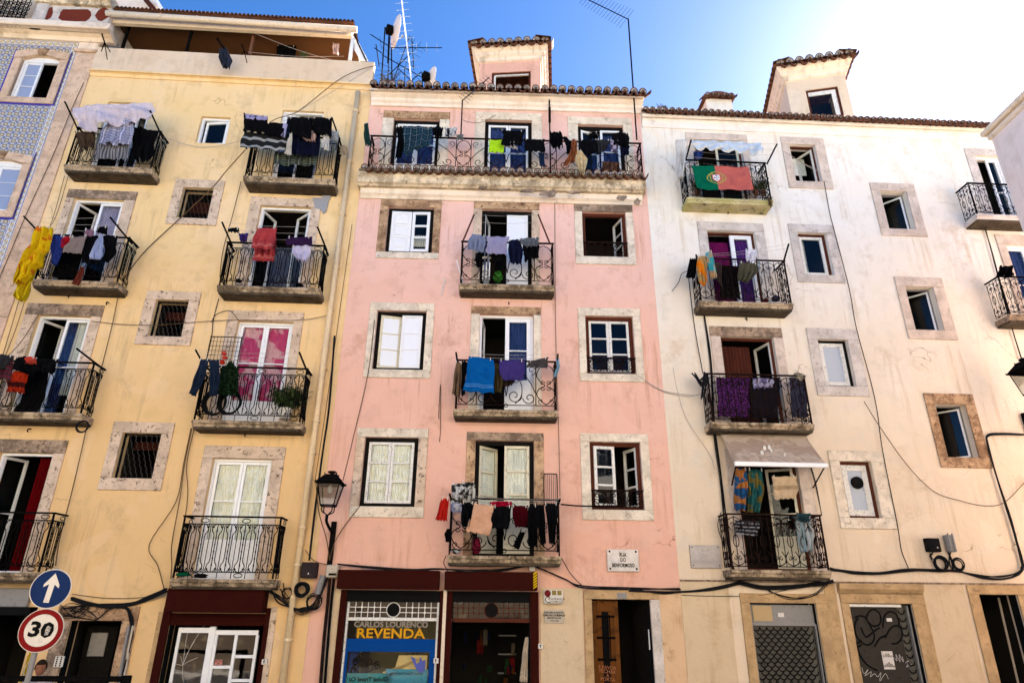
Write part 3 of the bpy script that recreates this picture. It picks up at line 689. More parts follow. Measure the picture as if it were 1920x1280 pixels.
w = window(Y, (400, 859, 511, 860), (385, 835, 537, 838), zb=zb('Y3b'), label='closed balcony door with white net curtains'); pair(w, rows=2, solid=.3, curtain='curtlace')
M['mesh'] = flat('dull_wire', (.10, .09, .08)); M['dred'] = flat('dark_red_blind', (.030, .007, .004))
def small(inn, out, red=.4):
    w = window(Y, inn, out, fw=.02, fmat='black', st=ST_Y, name='window', label='barred opening with wire mesh')
    mb = MB(); x0, x1, z0, z1 = w[1], w[2], w[3], w[4]; n = 7
    for i in range(-3, n+1):
        a = x0+(x1-x0)*i/n
        pts = []; m = 14
        for j in range(m+1):
            z = z1+(z0-z1)*j/m; x = a+(x1-x0)*(j/m)*.45+.016*(1 if j % 2 else -1)
            if x0 <= x <= x1: pts.append((x, .04, z))
        if len(pts) > 1: mb.tube(pts, .003, 3)
    mb.build('wire_mesh', M['mesh'], w[0])
    MB().box(x0, x1, .5, .55, z1-(z1-z0)*red, z1-.05).build('blind', M['dred'], w[0])
small((345, 352, 389, 411), (331, 336, 405, 424), .45); small((294, 562, 340, 632), (277, 545, 357, 649), .3); small((231, 811, 285, 897), (215, 790, 302, 920), .25)

# ---- yellow ground floor: dark bay, doorway, shop with aluminium doors
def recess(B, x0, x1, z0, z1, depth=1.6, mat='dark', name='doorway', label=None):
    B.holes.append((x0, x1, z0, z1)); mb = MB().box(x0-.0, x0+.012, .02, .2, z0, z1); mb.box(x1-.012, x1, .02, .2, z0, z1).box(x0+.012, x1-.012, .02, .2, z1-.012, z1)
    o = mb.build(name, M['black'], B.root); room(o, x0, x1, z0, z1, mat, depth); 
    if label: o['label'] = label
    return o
ux = lambda fr, x, y, d=0: fr.U_(x, y, d)
x0, x1 = ux(FY, -120, 1180), ux(FY, 55, 1200); z1 = FY.Z_(30, 1137)
bay = recess(Y, x0, x1, 0, z1, 2.5, label='dark open shop bay')
MB().box(x0-.1, ux(FY, 53, 1120, .1), -.1, .0, FY.Z_(20, 1137, .1), FY.Z_(20, 1102, .1)).build('shutter_box', M['grey'], Y.root, bevel=.01)
MB().box(x0-.1, ux(FY, 53, 1120, .1)+.05, -.06, .0, FY.Z_(20, 1137, .06)-.14, FY.Z_(20, 1137, .1)-.002).build('shutter_slot', M['black'], Y.root)
x0, x1 = ux(FY, 134, 1163), ux(FY, 230, 1164); z1 = FY.Z_(180, 1163)
dw = recess(Y, x0, x1, 0, z1, 1.4, label='dark street doorway beside the road signs')
X0, X1, Z1 = ux(FY, 113, 1134), ux(FY, 264, 1137), FY.Z_(190, 1135)
MB().box(X0, X1, -.03, .15, z1+.001, Z1).build('lintel', M['stoneB'], dw, bevel=.008)
MB().box(x1+.001, X1, -.028, .15, 0, z1-.001).build('jamb', M['stoneB'], dw, bevel=.008); MB().box(X0, x0-.001, -.028, .15, 0, z1-.001).build('jamb', M['stoneD'], dw, bevel=.008)
MB().box(x0+.05, x0+.62, .5, .54, 0, z1-.1).build('door', M['blackwood'], dw, bevel=.01)
MB().box(x0+.16, x0+.46, .47, .499, z1-.62, z1-.22).build('door_window', M['grey'], dw, bevel=.01)
x0, x1 = ux(FY, 316, 1180), ux(FY, 492, 1200); z1 = FY.Z_(400, 1149)
shopY = recess(Y, x0, x1, 0, z1, 2.6, label='shop front with white aluminium doors')
MB().box(ux(FY, 305, 1160), x0, -.04, .2, 0, z1+.1).build('jamb', M['shopbrown'], shopY, bevel=.005); MB().box(x1, ux(FY, 506, 1160), -.04, .2, 0, z1+.1).build('jamb', M['shopbrown'], shopY, bevel=.005)
MB().box(ux(FY, 506, 1160)+.002, ux(FY, 518, 1160), -.02, .1, 0, FY.Z_(512, 1137)).build('jamb', M['stone'], shopY, bevel=.005)
MB().box(ux(FY, 296, 1160), ux(FY, 305, 1160)-.002, -.02, .1, 0, FY.Z_(300, 1146)).build('jamb', M['stoneO'], shopY, bevel=.005)
MB().box(x0, x1, .0, .12, FY.Z_(400, 1172), z1).build('header', M['shopbrown'], shopY)
MB().box(ux(FY, 306, 1146, .3), ux(FY, 490, 1151, .3), -.3, .0, FY.Z_(398, 1148, .3), FY.Z_(400, 1103, .3)).build('shutter_box', M['shopbrown'], Y.root, bevel=.012)
zt = FY.Z_(400, 1176, -.1)
al = MB(); uu = lambda x: ux(FY, x, 1230, -.1)
xs_ = [uu(318), uu(322)]
al.box(uu(325), uu(331), .1, .15, 0, zt); al.box(uu(331), uu(384), .1, .15, zt-.09, zt); al.box(uu(384), uu(396), .09, .16, 0, zt+.02)
al.box(uu(396), uu(478), .1, .15, zt-.12, zt-.04); al.box(uu(396), uu(402), .1, .15, 0, zt-.121); al.box(uu(434), uu(440), .1, .15, 0, zt-.121); al.box(uu(474), uu(480), .1, .15, 0, zt-.121)
hz = lambda y: FY.Z_(430, y, -.1)
al.box(uu(402), uu(434), .1, .15, hz(1253), hz(1247)); al.box(uu(440), uu(474), .1, .15, hz(1233), hz(1227)); al.box(uu(440), uu(474), .1, .15, hz(1278), hz(1272)); al.box(uu(402), uu(474), .1, .15, 0.1, .25)
al.build('door_frame', M['pvc'], shopY, bevel=.006)
for a, b, c, d_ in ((331, 384, 0, zt-.09), (402, 434, hz(1247), zt-.12), (402, 434, .25, hz(1253)), (440, 474, hz(1227), zt-.12), (440, 474, hz(1272), hz(1233)), (440, 474, .25, hz(1278))):
    MB().box(uu(a), uu(b), .12, .126, c, d_).build('pane', M['glassb'], shopY)
ck = MB(); cx, cz = uu(345), hz(1247)
for (a, b) in ((-4, 60), (10, 38), (22, 64), (8, -34), (-18, 2), (-8, 14), (20, 12)): ck.tube(smoothline([(cx, .117, cz), (cx+a*.004, .117, cz+b*.005), (cx+a*.011+.02, .117, cz+b*.0105)], 3), .003, 3)
ck.build('crack', M['steel'], shopY)
MB().box(uu(404), uu(418), .113, .119, hz(1246), hz(1236)).build('sticker', flat('pink_sticker', (.55, .22, .18)), shopY)
text_mesh('PROMO', .045, M['ink'], 'lettering', shopY, ((uu(404)+uu(418))/2, .11, hz(1239))); text_mesh('24h', .045, M['ink'], 'lettering', shopY, ((uu(404)+uu(418))/2, .11, hz(1243.4)))

# ---- yellow top: ledge, parapet, terrace roof
zl0, zl1, zp = FY.Z_(430, 157), FY.Z_(430, 143, .12), FY.Z_(430, 101, .06)
mb = MB().prism([(0, zl0), (-.03, zl0), (-.05, zl0+.08), (-.10, zl0+.10), (-.14, zl1-.05), (-.14, zl1), (0, zl1)], uYL+.02, 0.0); mb.build('ledge', M['yellow'], Y.root)
xL = FY.U_(182, 90, .06); mb = MB().box(xL, .0, -.05, .12, zl1+.001, zp).build('parapet', M['tan'], Y.root, bevel=.01)
zf0, zf1 = FY.Z_(430, 55, .1), FY.Z_(430, 36, .1); xt0, xt1 = FY.U_(206, 40, .1), FY.U_(660, 62, .1)
MB().box(xt0, xt1, -.1, .0, zf0, zf1).build('fascia', M['gutter'], Y.root)
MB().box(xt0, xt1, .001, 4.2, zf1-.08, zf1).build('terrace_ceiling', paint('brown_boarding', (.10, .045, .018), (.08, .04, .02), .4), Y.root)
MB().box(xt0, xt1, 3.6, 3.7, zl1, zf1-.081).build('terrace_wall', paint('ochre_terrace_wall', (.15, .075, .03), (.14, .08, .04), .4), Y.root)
MB().box(xL, xt1, .12, 3.6, zl1-.02, zl1+.02).build('terrace_floor', M['tan'], Y.root)
MB().box(xt0-.1, xt0, .12, 3.6, zl1+.02, zf1-.081).build('terrace_side_wall', M['stoneG'], Y.root); MB().box(xt1-.3, xt1-.25, 1.2, 3.6, zl1+.021, zf1-.082).build('terrace_side_wall', M['tan'], Y.root)
roof_sheet(Y.root, xt0, xt1+.05, -.22, 4.2, zf1+.03, .10, 60)
ga, gb = FY.at(200, 26, .26), FY.at(669, 56, .26)
gm = MB(); gm.tube([(ga[0], -.26, ga[1]), (gb[0], -.26, gb[1])], .085, 10); 
for k in range(7): f = (k+.5)/7; x = ga[0]+(gb[0]-ga[0])*f; z = ga[1]+(gb[1]-ga[1])*f; gm.tube([(x+.095*0, -.26+.092*cos(a), z+.092*sin(a)) for a in [pi*2*j/10 for j in range(11)]], .008, 4); gm.tube([(x, -.26, z+.09), (x, -.2, z+.16)], .008, 4)
gm.build('gutter', M['gutter'], Y.root, smooth=True)
MB().box(FY.U_(644, 50, .1), FY.U_(658, 50, .1), -.14, -.02, FY.Z_(650, 50, .1), FY.Z_(650, 41, .1)).build('roof_end_tile', M['terra'], Y.root)
for px, col_, wd in ((350, 'iron', .03), (470, 'terra', .035), (228, 'iron', .03)):
    x = FY.U_(px, 85, -.1); MB().box(x-wd, x+wd, .10+wd, .10+wd*3, zl1+.02, zf1-.081).build('terrace_post', M[col_], Y.root)
a = FY.U_(659, 90, .05); MB().tube([(a, -.05, zp), (a, -.05, zf0)], .05, 10).build('downpipe', M['pvc'], Y.root, smooth=True)
MB().slab([FY.at(664, 70, 0), FY.at(672, 78, 0), FY.at(690, 112, 0), FY.at(676, 112, 0), FY.at(664, 92, 0)], .02, .05).build('side_screen', M['pvc'], Y.root)
MB().tube([(FY.U_(665, 68), -.02, FY.Z_(665, 68)), (FY.U_(690, 122), -.02, FY.Z_(690, 122))], .02, 5).build('screen_strut', M['iron'], Y.root)
# rain pipe
pp = [(672, 172), (650, 400), (611, 690)]
q0 = FY.at(672, 172, .1); q1 = FY.at(577, 900, .1); q2 = FY.at(558, 1150, .1); q3 = FY.at(538, 1275, .1)
dp = MB(); xq = (q0[0]+q1[0])/2; dp.tube([(xq, -.09, q0[1]), (xq, -.09, .2)], .062, 12)
for y in (205, 300, 400, 500, 580, 690, 790, 850, 990, 1060, 1120, 1200): z = FY.Z_(620, y, .1); dp.tube([(xq, -.09, z-.03), (xq, -.09, z+.03)], .07, 12); dp.box(xq-.012, xq+.08, -.1, 0, z-.008, z+.008)
dp.build('rainwater_pipe', M['pipe'], Y.root, smooth=True)
# grey repair patch above the second right balcony door
pt = MB(); pl_ = [(586, 372), (604, 372), (608, 356), (622, 350), (624, 362), (616, 380), (612, 398), (606, 402), (602, 394), (592, 392)]
pt.slab([FY.at(*p) for p in pl_], -.034, -.004); pt.build('repair_patch', flat('grey_render', (.27, .27, .29), .9), Y.root)

# ================================================================ tiled house details
uTe = FY.U_(67, 320)         # edge between glazed tiles and pilaster
tw = MB().box(uYL-7, uTe, -.012, -.002, 0, zTw-.02)
def twin(tl, br, otl, obr, nm):
    x0, z1 = FY.at(*tl); x1, z0 = FY.at(*br); X0, Z1 = FY.at(*otl); X1, Z0 = FY.at(*obr); T.holes.append((x0, x1, z0, z1))
    return x0, x1, z0, z1, X0, X1, Z0, Z1
t1 = twin((45, 104), (88, 186), (34, 95), (100, 197), 0); t2 = twin((-46, 297), (13, 396), (-54, 283), (24, 409), 0)
tb = MB(); sz = sorted({0, zTw-.02, t1[2], t1[3], t2[2], t2[3]}); sxs = sorted({uYL-7, uTe, t1[0], t1[1], t2[0], t2[1]})
for i in range(len(sxs)-1):
    for j in range(len(sz)-1):
        x = (sxs[i]+sxs[i+1])/2; z = (sz[j]+sz[j+1])/2
        if any(t[0] < x < t[1] and t[2] < z < t[3] for t in (t1, t2)): continue
        tb.quad((sxs[i], -.01, sz[j]), (sxs[i+1], -.01, sz[j]), (sxs[i+1], -.01, sz[j+1]), (sxs[i], -.01, sz[j+1]))
tb.build('glazed_tiling', M['azul'], T.root)
def bstrip(pts, wd=.17, y=-.016):
    for (xa, za), (xb, zb_) in zip(pts[:-1], pts[1:]):
        L_ = sqrt((xb-xa)**2+(zb_-za)**2); dx, dz = (xb-xa)/L_, (zb_-za)/L_; nx, nz = -dz*wd/2, dx*wd/2; m = MB(); m.uv = [(0, 0), (1, 0), (1, L_/.15), (0, L_/.15)]
        m.add([(xa+nx, y, za+nz), (xa-nx, y, za-nz), (xb-nx, y, zb_-nz), (xb+nx, y, zb_+nz)], [(0, 1, 2, 3)]); m.build('border_tiles', M['azb'], T.root); y -= .003
bstrip([(uYL-7, zTw-.11), (uTe-.09, zTw-.11)]); bstrip([(uTe-.09, zTw-.03), (uTe-.09, .0)], y=-.020)
for t in (t1, t2):
    x0, x1, z0, z1, X0, X1, Z0, Z1 = t; bl = M['signblue']
    e = .05; o = MB(); o.box(X0-e, X0, -.02, 0, Z0, Z1+.02); o.box(X1, X1+e, -.02, 0, Z0, Z1+.02); o.box(X0-e, X1+e, -.0205, 0, Z0-e, Z0); o.build('tile_edging', flat('cobalt_glaze', (.05, .04, .30), .3), T.root)
    fm = MB(); f = .05; fm.box(x0, x0+f, .07, .14, z0, z1).box(x1-f, x1, .07, .14, z0, z1).box(x0+f, x1-f, .07, .14, z1-f-.10, z1).box(x0+f, x1-f, .07, .14, z0, z0+f); wn_ = fm.build('window', M['pvc'], T.root)
    room(wn_, x0, x1, z0, z1)
    MB().box(X0, X1, -.05, .2, Z0, z0-.001).build('sill', M['stoneT'], wn_, bevel=.01)
    for a, b in ((X0, x0), (x1, X1)): MB().box(a, b, -.045, .2, z0, z1-.12).build('jamb', M['stoneT'], wn_, bevel=.01)
    ar = []; n = 10; cx = (x0+x1)/2; hw = (x1-x0)/2
    for k in range(n+1): a = -1+2*k/n; ar.append((cx+a*hw, z1-.12+.14*(1-a*a)))
    OW = (X1-X0)/2
    for k in range(n):
        (xa, za), (xb, zb2) = ar[k], ar[k+1]; A = -1+2*k/n; Bq = -1+2*(k+1)/n; ya, yb2 = z1+.10+.09*(1-A*A), z1+.10+.09*(1-Bq*Bq)
        o = MB(); o.slab([(cx+A*OW if k == 0 else xa, za), (cx+Bq*OW if k == n-1 else xb, zb2), (cx+Bq*OW, yb2), (cx+A*OW, ya)], -.045 if k not in (4, 5) else -.08, .2); o.build('arch_stone', M['stoneT' if k not in (4, 5) else 'stoneB'], wn_)
    casement(wn_, x0+f, 1, (x1-x0)/2-f, z0+f, z1-f-.10, 0, rows=3, mw=.012, pane='frostblue'); casement(wn_, x1-f, -1, (x1-x0)/2-f, z0+f, z1-f-.10, 1.1 if t is t1 else 0, rows=1 if t is t1 else 3, mw=.012, pane='glass' if t is t1 else 'frostblue')
# pilaster between tiles and yellow house
zs_ = [0, 3, 5.6, 8.2, 10.4, zTw-.35]
for i in range(5): MB().box(uTe+.002, uYL-.004, -.03-.002*(i % 2), .02, zs_[i]+.004, zs_[i+1]-.004).build('pilaster_stone', M['stoneT'] if i < 2 else stone('pinkish_limestone', (.62, .43, .32), (.30, .19, .12), .35) if i == 2 else M['stoneT'], T.root, bevel=.008)
MB().box(uTe-.05, uYL+.02, -.08, .0, zTw-.346, zTw-.25).build('pilaster_cap', M['stoneT'], T.root, bevel=.01)
MB().box(uTe-.0, uYL-.004, -.045, .0, zTw-.249, zTw-.02).build('pilaster_cap', M['moulding'], T.root, bevel=.01)
zc1 = FY.Z_(100, 45, .45); uTc = FY.U_(204, 45, .45)
MB().prism([(0, zTw-.02), (-.08, zTw-.02), (-.12, zTw+.08), (-.22, zTw+.12), (-.24, zTw+.22), (-.40, zTw+.30), (-.42, zc1-.05), (-.45, zc1-.03), (-.45, zc1), (0, zc1)], uYL-7, uTc).build('cornice', M['moulding'], T.root)
zq = FY.Z_(120, 11, .25)
MB().box(FY.U_(85, 30, .25), FY.U_(206, 30, .25), -.25, .05, zc1, zq).build('roof_parapet', M['stoneG'], T.root, bevel=.01)
MB().box(FY.U_(60, 30, .3), FY.U_(84, 30, .3), -.30, .05, zc1, zq).build('parapet_pier', M['stoneG'], T.root, bevel=.02)
MB().prism([(.05, zq), (-.33, zq), (-.36, zq+.1), (-.42, zq+.14), (-.42, zq+.3), (.05, zq+.3)], FY.U_(60, 20, .3), FY.U_(206, 20, .3)).build('parapet_coping', M['mouldirt'], T.root)
def octo(pxs, nm='red_panel'): MB().slab([FY.at(a, b, .26) for a, b in pxs], -.262, -.24).build(nm, paint('oxblood_panel', (.13, .022, .008), (.06, .01, .005), .4), T.root)
octo([(109, 34), (112, 29), (113, 24), (118, 18), (165, 18), (170, 22), (171, 29), (167, 35), (160, 40), (118, 40)]); octo([(82, 28), (90, 17), (98, 13), (99, 24), (95, 33), (86, 38)]); octo([(178, 30), (184, 20), (196, 13), (205, 20), (206, 30), (190, 40), (183, 38)])
gr = MB()
for i in range(9):
    for j in range(4):
        for sg in (-1, 1): c = (uYL-4.2+.0, 0); 
xg0, xg1 = FY.U_(-60, 30, .3), FY.U_(46, 30, .3)
for i in range(14):
    x = xg0+(xg1-xg0)*i/13; gr.tube([(x, -.3, zc1), (x, -.3, zq+.3)], .016, 4)
    for j in range(5): gr.tube([(a, -.31, b) for a, b in spiral(x, zc1+.1+j*.17, .09, j+i, 1.3, 12, .8, 1 if i % 2 else -1)], .011, 4)
gr.box(xg0, xg1, -.32, -.28, zc1+.02, zc1+.06); gr.build('roof_railing', M['iron'], T.root)
# attic gable behind the parapet
gp = [(212, 30), (218, -6), (262, -10), (289, -6), (312, 30)]
MB().slab([FY.at(a, b, -.5) for a, b in gp], .5, 3.5).build('attic_gable', plaster('pale_pink_render', (.76, .62, .52), (.74, .66, .6), (.5, .4, .3), .2, .2), T.root)
MB().slab([FY.at(a, b, -.3) for a, b in [(264, -8), (272, -8), (304, 29), (296, 29)]], .3, .48).build('gable_verge', M['redwood'], T.root)
MB().slab([FY.at(a, b, -.25) for a, b in [(284, -8), (292, -8), (314, 29), (306, 29)]], .24, .47).build('gable_edge', M['pvc'], T.root)

# ================================================================ pink: balconies and openings
bal['P1'] = balcony(P, (860, 531), (1041, 534), (950, 456), d=.4, pat=rail_p, mat='rust')
bal['P2'] = balcony(P, (850, 767), (1047, 768), (950, 678), d=.4, pat=rail_p, mat='rust')
bal['P3'] = balcony(P, (838, 1041), (1053, 1042), (950, 937), d=.4, pat=rail_p, mat='iron')
zT0 = FP.Z_(950, 322, .42)      # tile shelf of the top floor
BW = dict(fmat='blackwood', fw=.085)
w = window(P, (739, 223, 825, 224), (720, 209, 844, 211), zb=zT0+.02, st=('stoneB', 'stoneW', 'stoneW'), **BW); pair(w, 'pvc', rows=2, solid=.25); hang(w[0], w[1], w[2], w[3], w[4], .3, CUR['blue'])  # blue cloth in the three top doors stands in for the panes' blue reflection
w = window(P, (910, 224, 997, 228), (892, 210, 1016, 215), zb=zT0+.02, st=('stoneW', 'stoneW', 'stoneW'), **BW); pair(w, 'pvc', rows=2); hang(w[0], w[1], w[2], w[3], w[4], .2, CUR['blue'])  # blue cloth again stands in for the panes' blue reflection
w = window(P, (1083, 233, 1168, 237), (1064, 219, 1183, 224), zb=zT0+.02, st=('stoneW', 'stoneW', 'stoneW'), **BW); pair(w, 'pvc', a1=.3, rows=2, solid=.2); hang(w[0], w[1]+.3, w[2], w[3], w[4], .3, CUR['blue'])
w = window(P, (729, 388, 809, 475), (715, 375, 822, 487), st=('stoneB', 'stoneW', 'stoneB'), label='window with a white panelled shutter and three dark panes', **BW)
x0, x1, z0, z1 = w[1:]; casement(w[0], x0+.003, 1, (x1-x0)*.52, z0, z1, .04, 'pvc', rows=3, sw=.07, pane='pvc', panelrows=1, y0=.04); casement(w[0], x1-.003, -1, (x1-x0)*.46, z0, z1, .04, 'pvc', rows=3, sw=.07, mw=.05, y0=.04)
hang(w[0], x0+.5, x1, z0+.25, z0+.55, .25, M['curtwhite'])
w = window(P, (904, 392, 997, 395), (889, 378, 1011, 382), zb=zb('P1'), st=('stoneB', 'stoneW', 'stone'), **BW); x0, x1, z0, z1 = w[1:]
casement(w[0], x0+.003, 1, (x1-x0)/2, z0, z1, 1.35, 'pvc', rows=2, solid=.4); casement(w[0], x1-.003, -1, (x1-x0)/2-.01, z0, z1, 0, 'pvc', rows=1, solid=.35, pane='frost')
w = window(P, (1091, 397, 1178, 483), (1076, 383, 1193, 498), st=('stoneD', 'stoneW', 'stoneW'), fmat='redwood', fw=.08, label='open dark window with a small iron guard'); x0, x1, z0, z1 = w[1:]
casement(w[0], x1-.003, -1, (x1-x0)/2, z0, z1, 1.25, 'oldwhite', rows=3, sw=.05); casement(w[0], x0+.003, 1, (x1-x0)/2, z0, z1, 1.45, 'oldwhite', rows=3, sw=.05)
railing(w[0], x0-.06, x1+.06, .04, z0-.03, FP.Z_(1135, 453, .02)-z0, rail_sill, M['rust'])
w = window(P, (708, 582, 793, 694), (695, 567, 807, 710), st=('stoneW', 'stoneW', 'stoneW'), label='window with six white glazed panes, the left leaf ajar', **BW); x0, x1, z0, z1 = w[1:]
casement(w[0], x0+.003, 1, (x1-x0)*.5, z0, z1, .22, 'creamwood', rows=3, pane='frost', y0=.05); casement(w[0], x1-.003, -1, (x1-x0)*.5-.01, z0, z1, 0, 'pvc', rows=3, pane='frost', y0=.05)
w = window(P, (900, 589, 1000, 591), (884, 573, 1014, 578), zb=zb('P2'), st=('stoneB', 'stoneW', 'stoneW'), fmat='pvc', fw=.05); x0, x1, z0, z1 = w[1:]
casement(w[0], x0+.003, 1, (x1-x0)*.5, z0, z1, 1.45, 'pvc', rows=2, solid=.35); casement(w[0], x1-.003, -1, (x1-x0)*.52, z0, z1, 0, 'pvc', rows=2, solid=.33, sw=.09); hang(w[0], x0+(x1-x0)*.5, x1, z0+.6, z1, .19, CUR['blue'])
w = window(P, (1097, 592, 1193, 702), (1083, 577, 1209, 717), st=('stoneW', 'stoneW', 'stoneW'), fmat='redwood', fw=.08, label='closed window of six dark panes behind a small iron guard'); x0, x1, z0, z1 = w[1:]
pair(w, 'oldwhite', rows=3, sw=.055, mw=.035); railing(w[0], x0-.06, x1+.06, .04, z0-.03, FP.Z_(1145, 669, .02)-z0, rail_sill, M['rust'])
w = window(P, (685, 819, 777, 950), (671, 802, 794, 971), st=('stoneW', 'stoneW', 'stone'), label='closed window of six panes with patterned net curtains', **BW)
pair(w, 'oldwhite', rows=3, curtain='curtlace', y0=.05, mw=.035)
w = window(P, (892, 825, 1001, 827), (876, 809, 1019, 813), zb=zb('P3'), st=('stoneD', 'stoneW', 'stoneB'), **BW); x0, x1, z0, z1 = w[1:]
casement(w[0], x0+.003, 1, (x1-x0)*.5, z0, z1, .75, 'creamwood', rows=3, solid=.3, mw=.04, curtain='curtwhite'); casement(w[0], x1-.003, -1, (x1-x0)*.5, z0, z1, 0, 'creamwood', rows=3, solid=.3, mw=.04, curtain='curtwhite')
w = window(P, (1105, 828, 1208, 956), (1087, 812, 1226, 976), st=('stoneW', 'stoneW', 'stoneW'), fmat='redwood', fw=.08, label='half open window with a white worn leaf and a small iron guard'); x0, x1, z0, z1 = w[1:]
casement(w[0], x0+.003, 1, (x1-x0)*.5, z0, z1, .15, 'oldwhite', rows=3, sw=.06, mw=.04, y0=.0); casement(w[0], x1-.003, -1, (x1-x0)*.5, z0, z1, 1.15, 'oldwhite', rows=3, sw=.06, mw=.04)
railing(w[0], x0-.06, x1+.06, .04, z0-.03, FP.Z_(1155, 917, .02)-z0, rail_sill, M['rust'])
# ---- mid cornice with tile shelf and long balcony railing
xa, xb = FP.U_(668, 350, .35), FP.U_(1212, 360, .35)
zm = FP.Z_(950, 380)
MB().prism([(0, zm), (-.04, zm), (-.07, zm+.05), (-.13, zm+.09), (-.15, zm+.20), (-.17, zm+.21), (0, zm+.21)], xa+.05, xb-.05).build('lower_moulding', M['moulding'], P.root)
zn = zm+.211
MB().prism([(0, zn), (-.25, zn), (-.28, zn+.03), (-.33, zn+.05), (-.36, zn+.20), (-.38, zT0-.14), (-.36, zT0-.05), (0, zT0-.05)], xa, xb).build('upper_moulding', M['mouldirt'], P.root)
rn = random.Random(4)       # spalled render on the cornice edge
for (px, py, w_, h_) in ((905, 352, 22, 6), (945, 355, 26, 5), (990, 358, 36, 9), (1030, 362, 40, 12), (1075, 361, 30, 7), (1165, 371, 26, 10), (1195, 378, 14, 12)):
    pts = [(px+w_*.5*cos(a)*rn.uniform(.6, 1.1), py+h_*.5*sin(a)*rn.uniform(.5, 1.2)) for a in [2*pi*k/12 for k in range(12)]]
    MB().slab([FP.at(a, b, .36) for a, b in pts], -.374, -.34).build('spalled_render', M['stoneD'], P.root)
MB().prism([(-.40, zT0-.03), (-.40, zT0+.0), (0, zT0+.05), (0, zT0-.03)], xa+.02, xb-.02).build('tile_bed', M['lichen'], P.root)
tiles_row(P.root, (xa+.06, zT0-.02), (xb-.04, zT0-.02), 33, -.50, .46, .12)
railing(P.root, FP.U_(690, 312, .38), FP.U_(1205, 325, .38), .40, zT0+.07, FP.Z_(950, 262, .38)-zT0-.07, rail_p, M['rust'])
# ---- top cornice and eaves
xa, xb = FP.U_(694, 175, .3), FP.U_(1208, 190, .3); ze = FP.Z_(950, 166, .42); z_ = zPe
MB().prism([(0, z_), (-.06, z_), (-.08, z_+.06), (-.14, z_+.10), (-.15, z_+.17), (-.24, z_+.22), (-.25, z_+.32), (-.34, ze-.10), (-.34, ze-.05), (0, ze-.05)], xa, xb).build('cornice', plaster('white_cornice', (.78, .66, .56), (.76, .70, .64), (.45, .32, .22), .3, .3), P.root)
tiles_row(P.root, (xa-.02, ze-.02), (xb+.05, ze-.02), 31, -.50, .5, .35)
roof_sheet(P.root, xa, xb, -.1, 4.6, ze+.12, .38, 31)
rb = MB(); rb.quad((xa, 4.6, ze+.12+4.7*.38), (xb, 4.6, ze+.12+4.7*.38), (xb, 9, ze), (xa, 9, ze)); rb.build('rear_roof', M['terra'], P.root)

# ---- pink ground floor
fr = FP
def shopbox(xl, xr, yt, yb_, d=.28):
    return MB().box(fr.U_(xl, yt, d), fr.U_(xr, yt, d), -d, 0, fr.Z_((xl+xr)/2, yb_, d), fr.Z_((xl+xr)/2, yt, d)).build('shutter_box', M['shopbrown'], P.root, bevel=.012)
shopbox(634, 824, 1068, 1104); sb2 = shopbox(834, 1008, 1071, 1106)
hm = MB(); hm.uv = None; hx0, hx1 = fr.U_(1000, 1088, .285), fr.U_(1007, 1088, .285); ha, hb_ = fr.Z_(1004, 1104, .285), fr.Z_(1004, 1073, .285); n = 6
for k in range(n):
    a = ha+(hb_-ha)*k/n; b = ha+(hb_-ha)*(k+.55)/n; hm.add([(hx0, -.284, a), (hx1, -.284, a+.05), (hx1, -.284, b+.05), (hx0, -.284, b)], [(0, 1, 2, 3)])
hm.build('hazard_stripes', flat('hazard_yellow', (.62, .40, .01)), P.root)
def shopframe(xl, xr, name, label):
    x0, x1 = fr.U_(xl, 1190), fr.U_(xr, 1190); z1 = fr.Z_(730, 1106); o = recess(P, x0, x1, 0, z1, 2.6, name=name, label=label); return o, x0, x1, z1
s1, x0, x1, z1 = shopframe(644, 822, 'shop_window', 'shop window with blue surround and yellow lettering')
MB().box(fr.U_(632, 1190), x0, -.05, .15, 0, z1).build('jamb', M['shopbrown'], s1, bevel=.004); MB().box(x1, fr.U_(828, 1190), -.05, .15, 0, z1).build('jamb', M['shopbrown'], s1, bevel=.004)
MB().box(x0, x1, -.02, .12, fr.Z_(730, 1127), z1).build('header', M['black'], s1)
tz1, tz0 = fr.Z_(730, 1128, -.05), fr.Z_(730, 1157, -.05); zg1 = fr.Z_(730, 1163, -.05)
q = MB(); q.box(x0, x0+.05, .03, .09, 0, tz1).box(x1-.05, x1, .03, .09, 0, tz1).box(x0+.05, x1-.05, .03, .10, zg1, tz0); q.build('window_frame', M['oldwhite'], s1, bevel=.004)
def transom(par, x0, x1, z0, z1, mat, y=.06):
    q = MB(); cx = (x0+x1)/2; r = (z1-z0)*.47
    for f in (.33, .66): zz = z0+(z1-z0)*f; q.box(x0, cx-r, y-.006, y+.006, zz-.006, zz+.006); q.box(cx+r, x1, y-.006, y+.006, zz-.006, zz+.006)
    n = 6
    for s in (0, 1):
        a, b = (x0, cx-r) if s == 0 else (cx+r, x1)
        for k in range(1, n): xx = a+(b-a)*k/n; q.box(xx-.006, xx+.006, y-.007, y+.007, z0, z1); 
        for k in (2, 4):
            for f in (.33, .66): q.lathe([(.0, -.01), (.02, -.008), (.02, .008), (0, .01)], (a+(b-a)*k/n, y, z0+(z1-z0)*f), 8, 'y')
    q.tube([(cx+r*cos(2*pi*k/24), y, (z0+z1)/2+r*sin(2*pi*k/24)) for k in range(24)], .010, 5, closed=True); q.build('transom_grille', mat, par)
    MB().lathe([(0, y+.005), (r*.93, y+.006), (r*.93, y+.02), (0, y+.02)], (cx, 0, (z0+z1)/2), 24, 'y').build('fan_opening', M['black'], par)
    MB().box(x0, x1, y+.025, y+.03, z0, z1).build('transom_pane', M['glassb'], par)
transom(s1, x0+.05, x1-.05, tz0, tz1, M['oldwhite'])
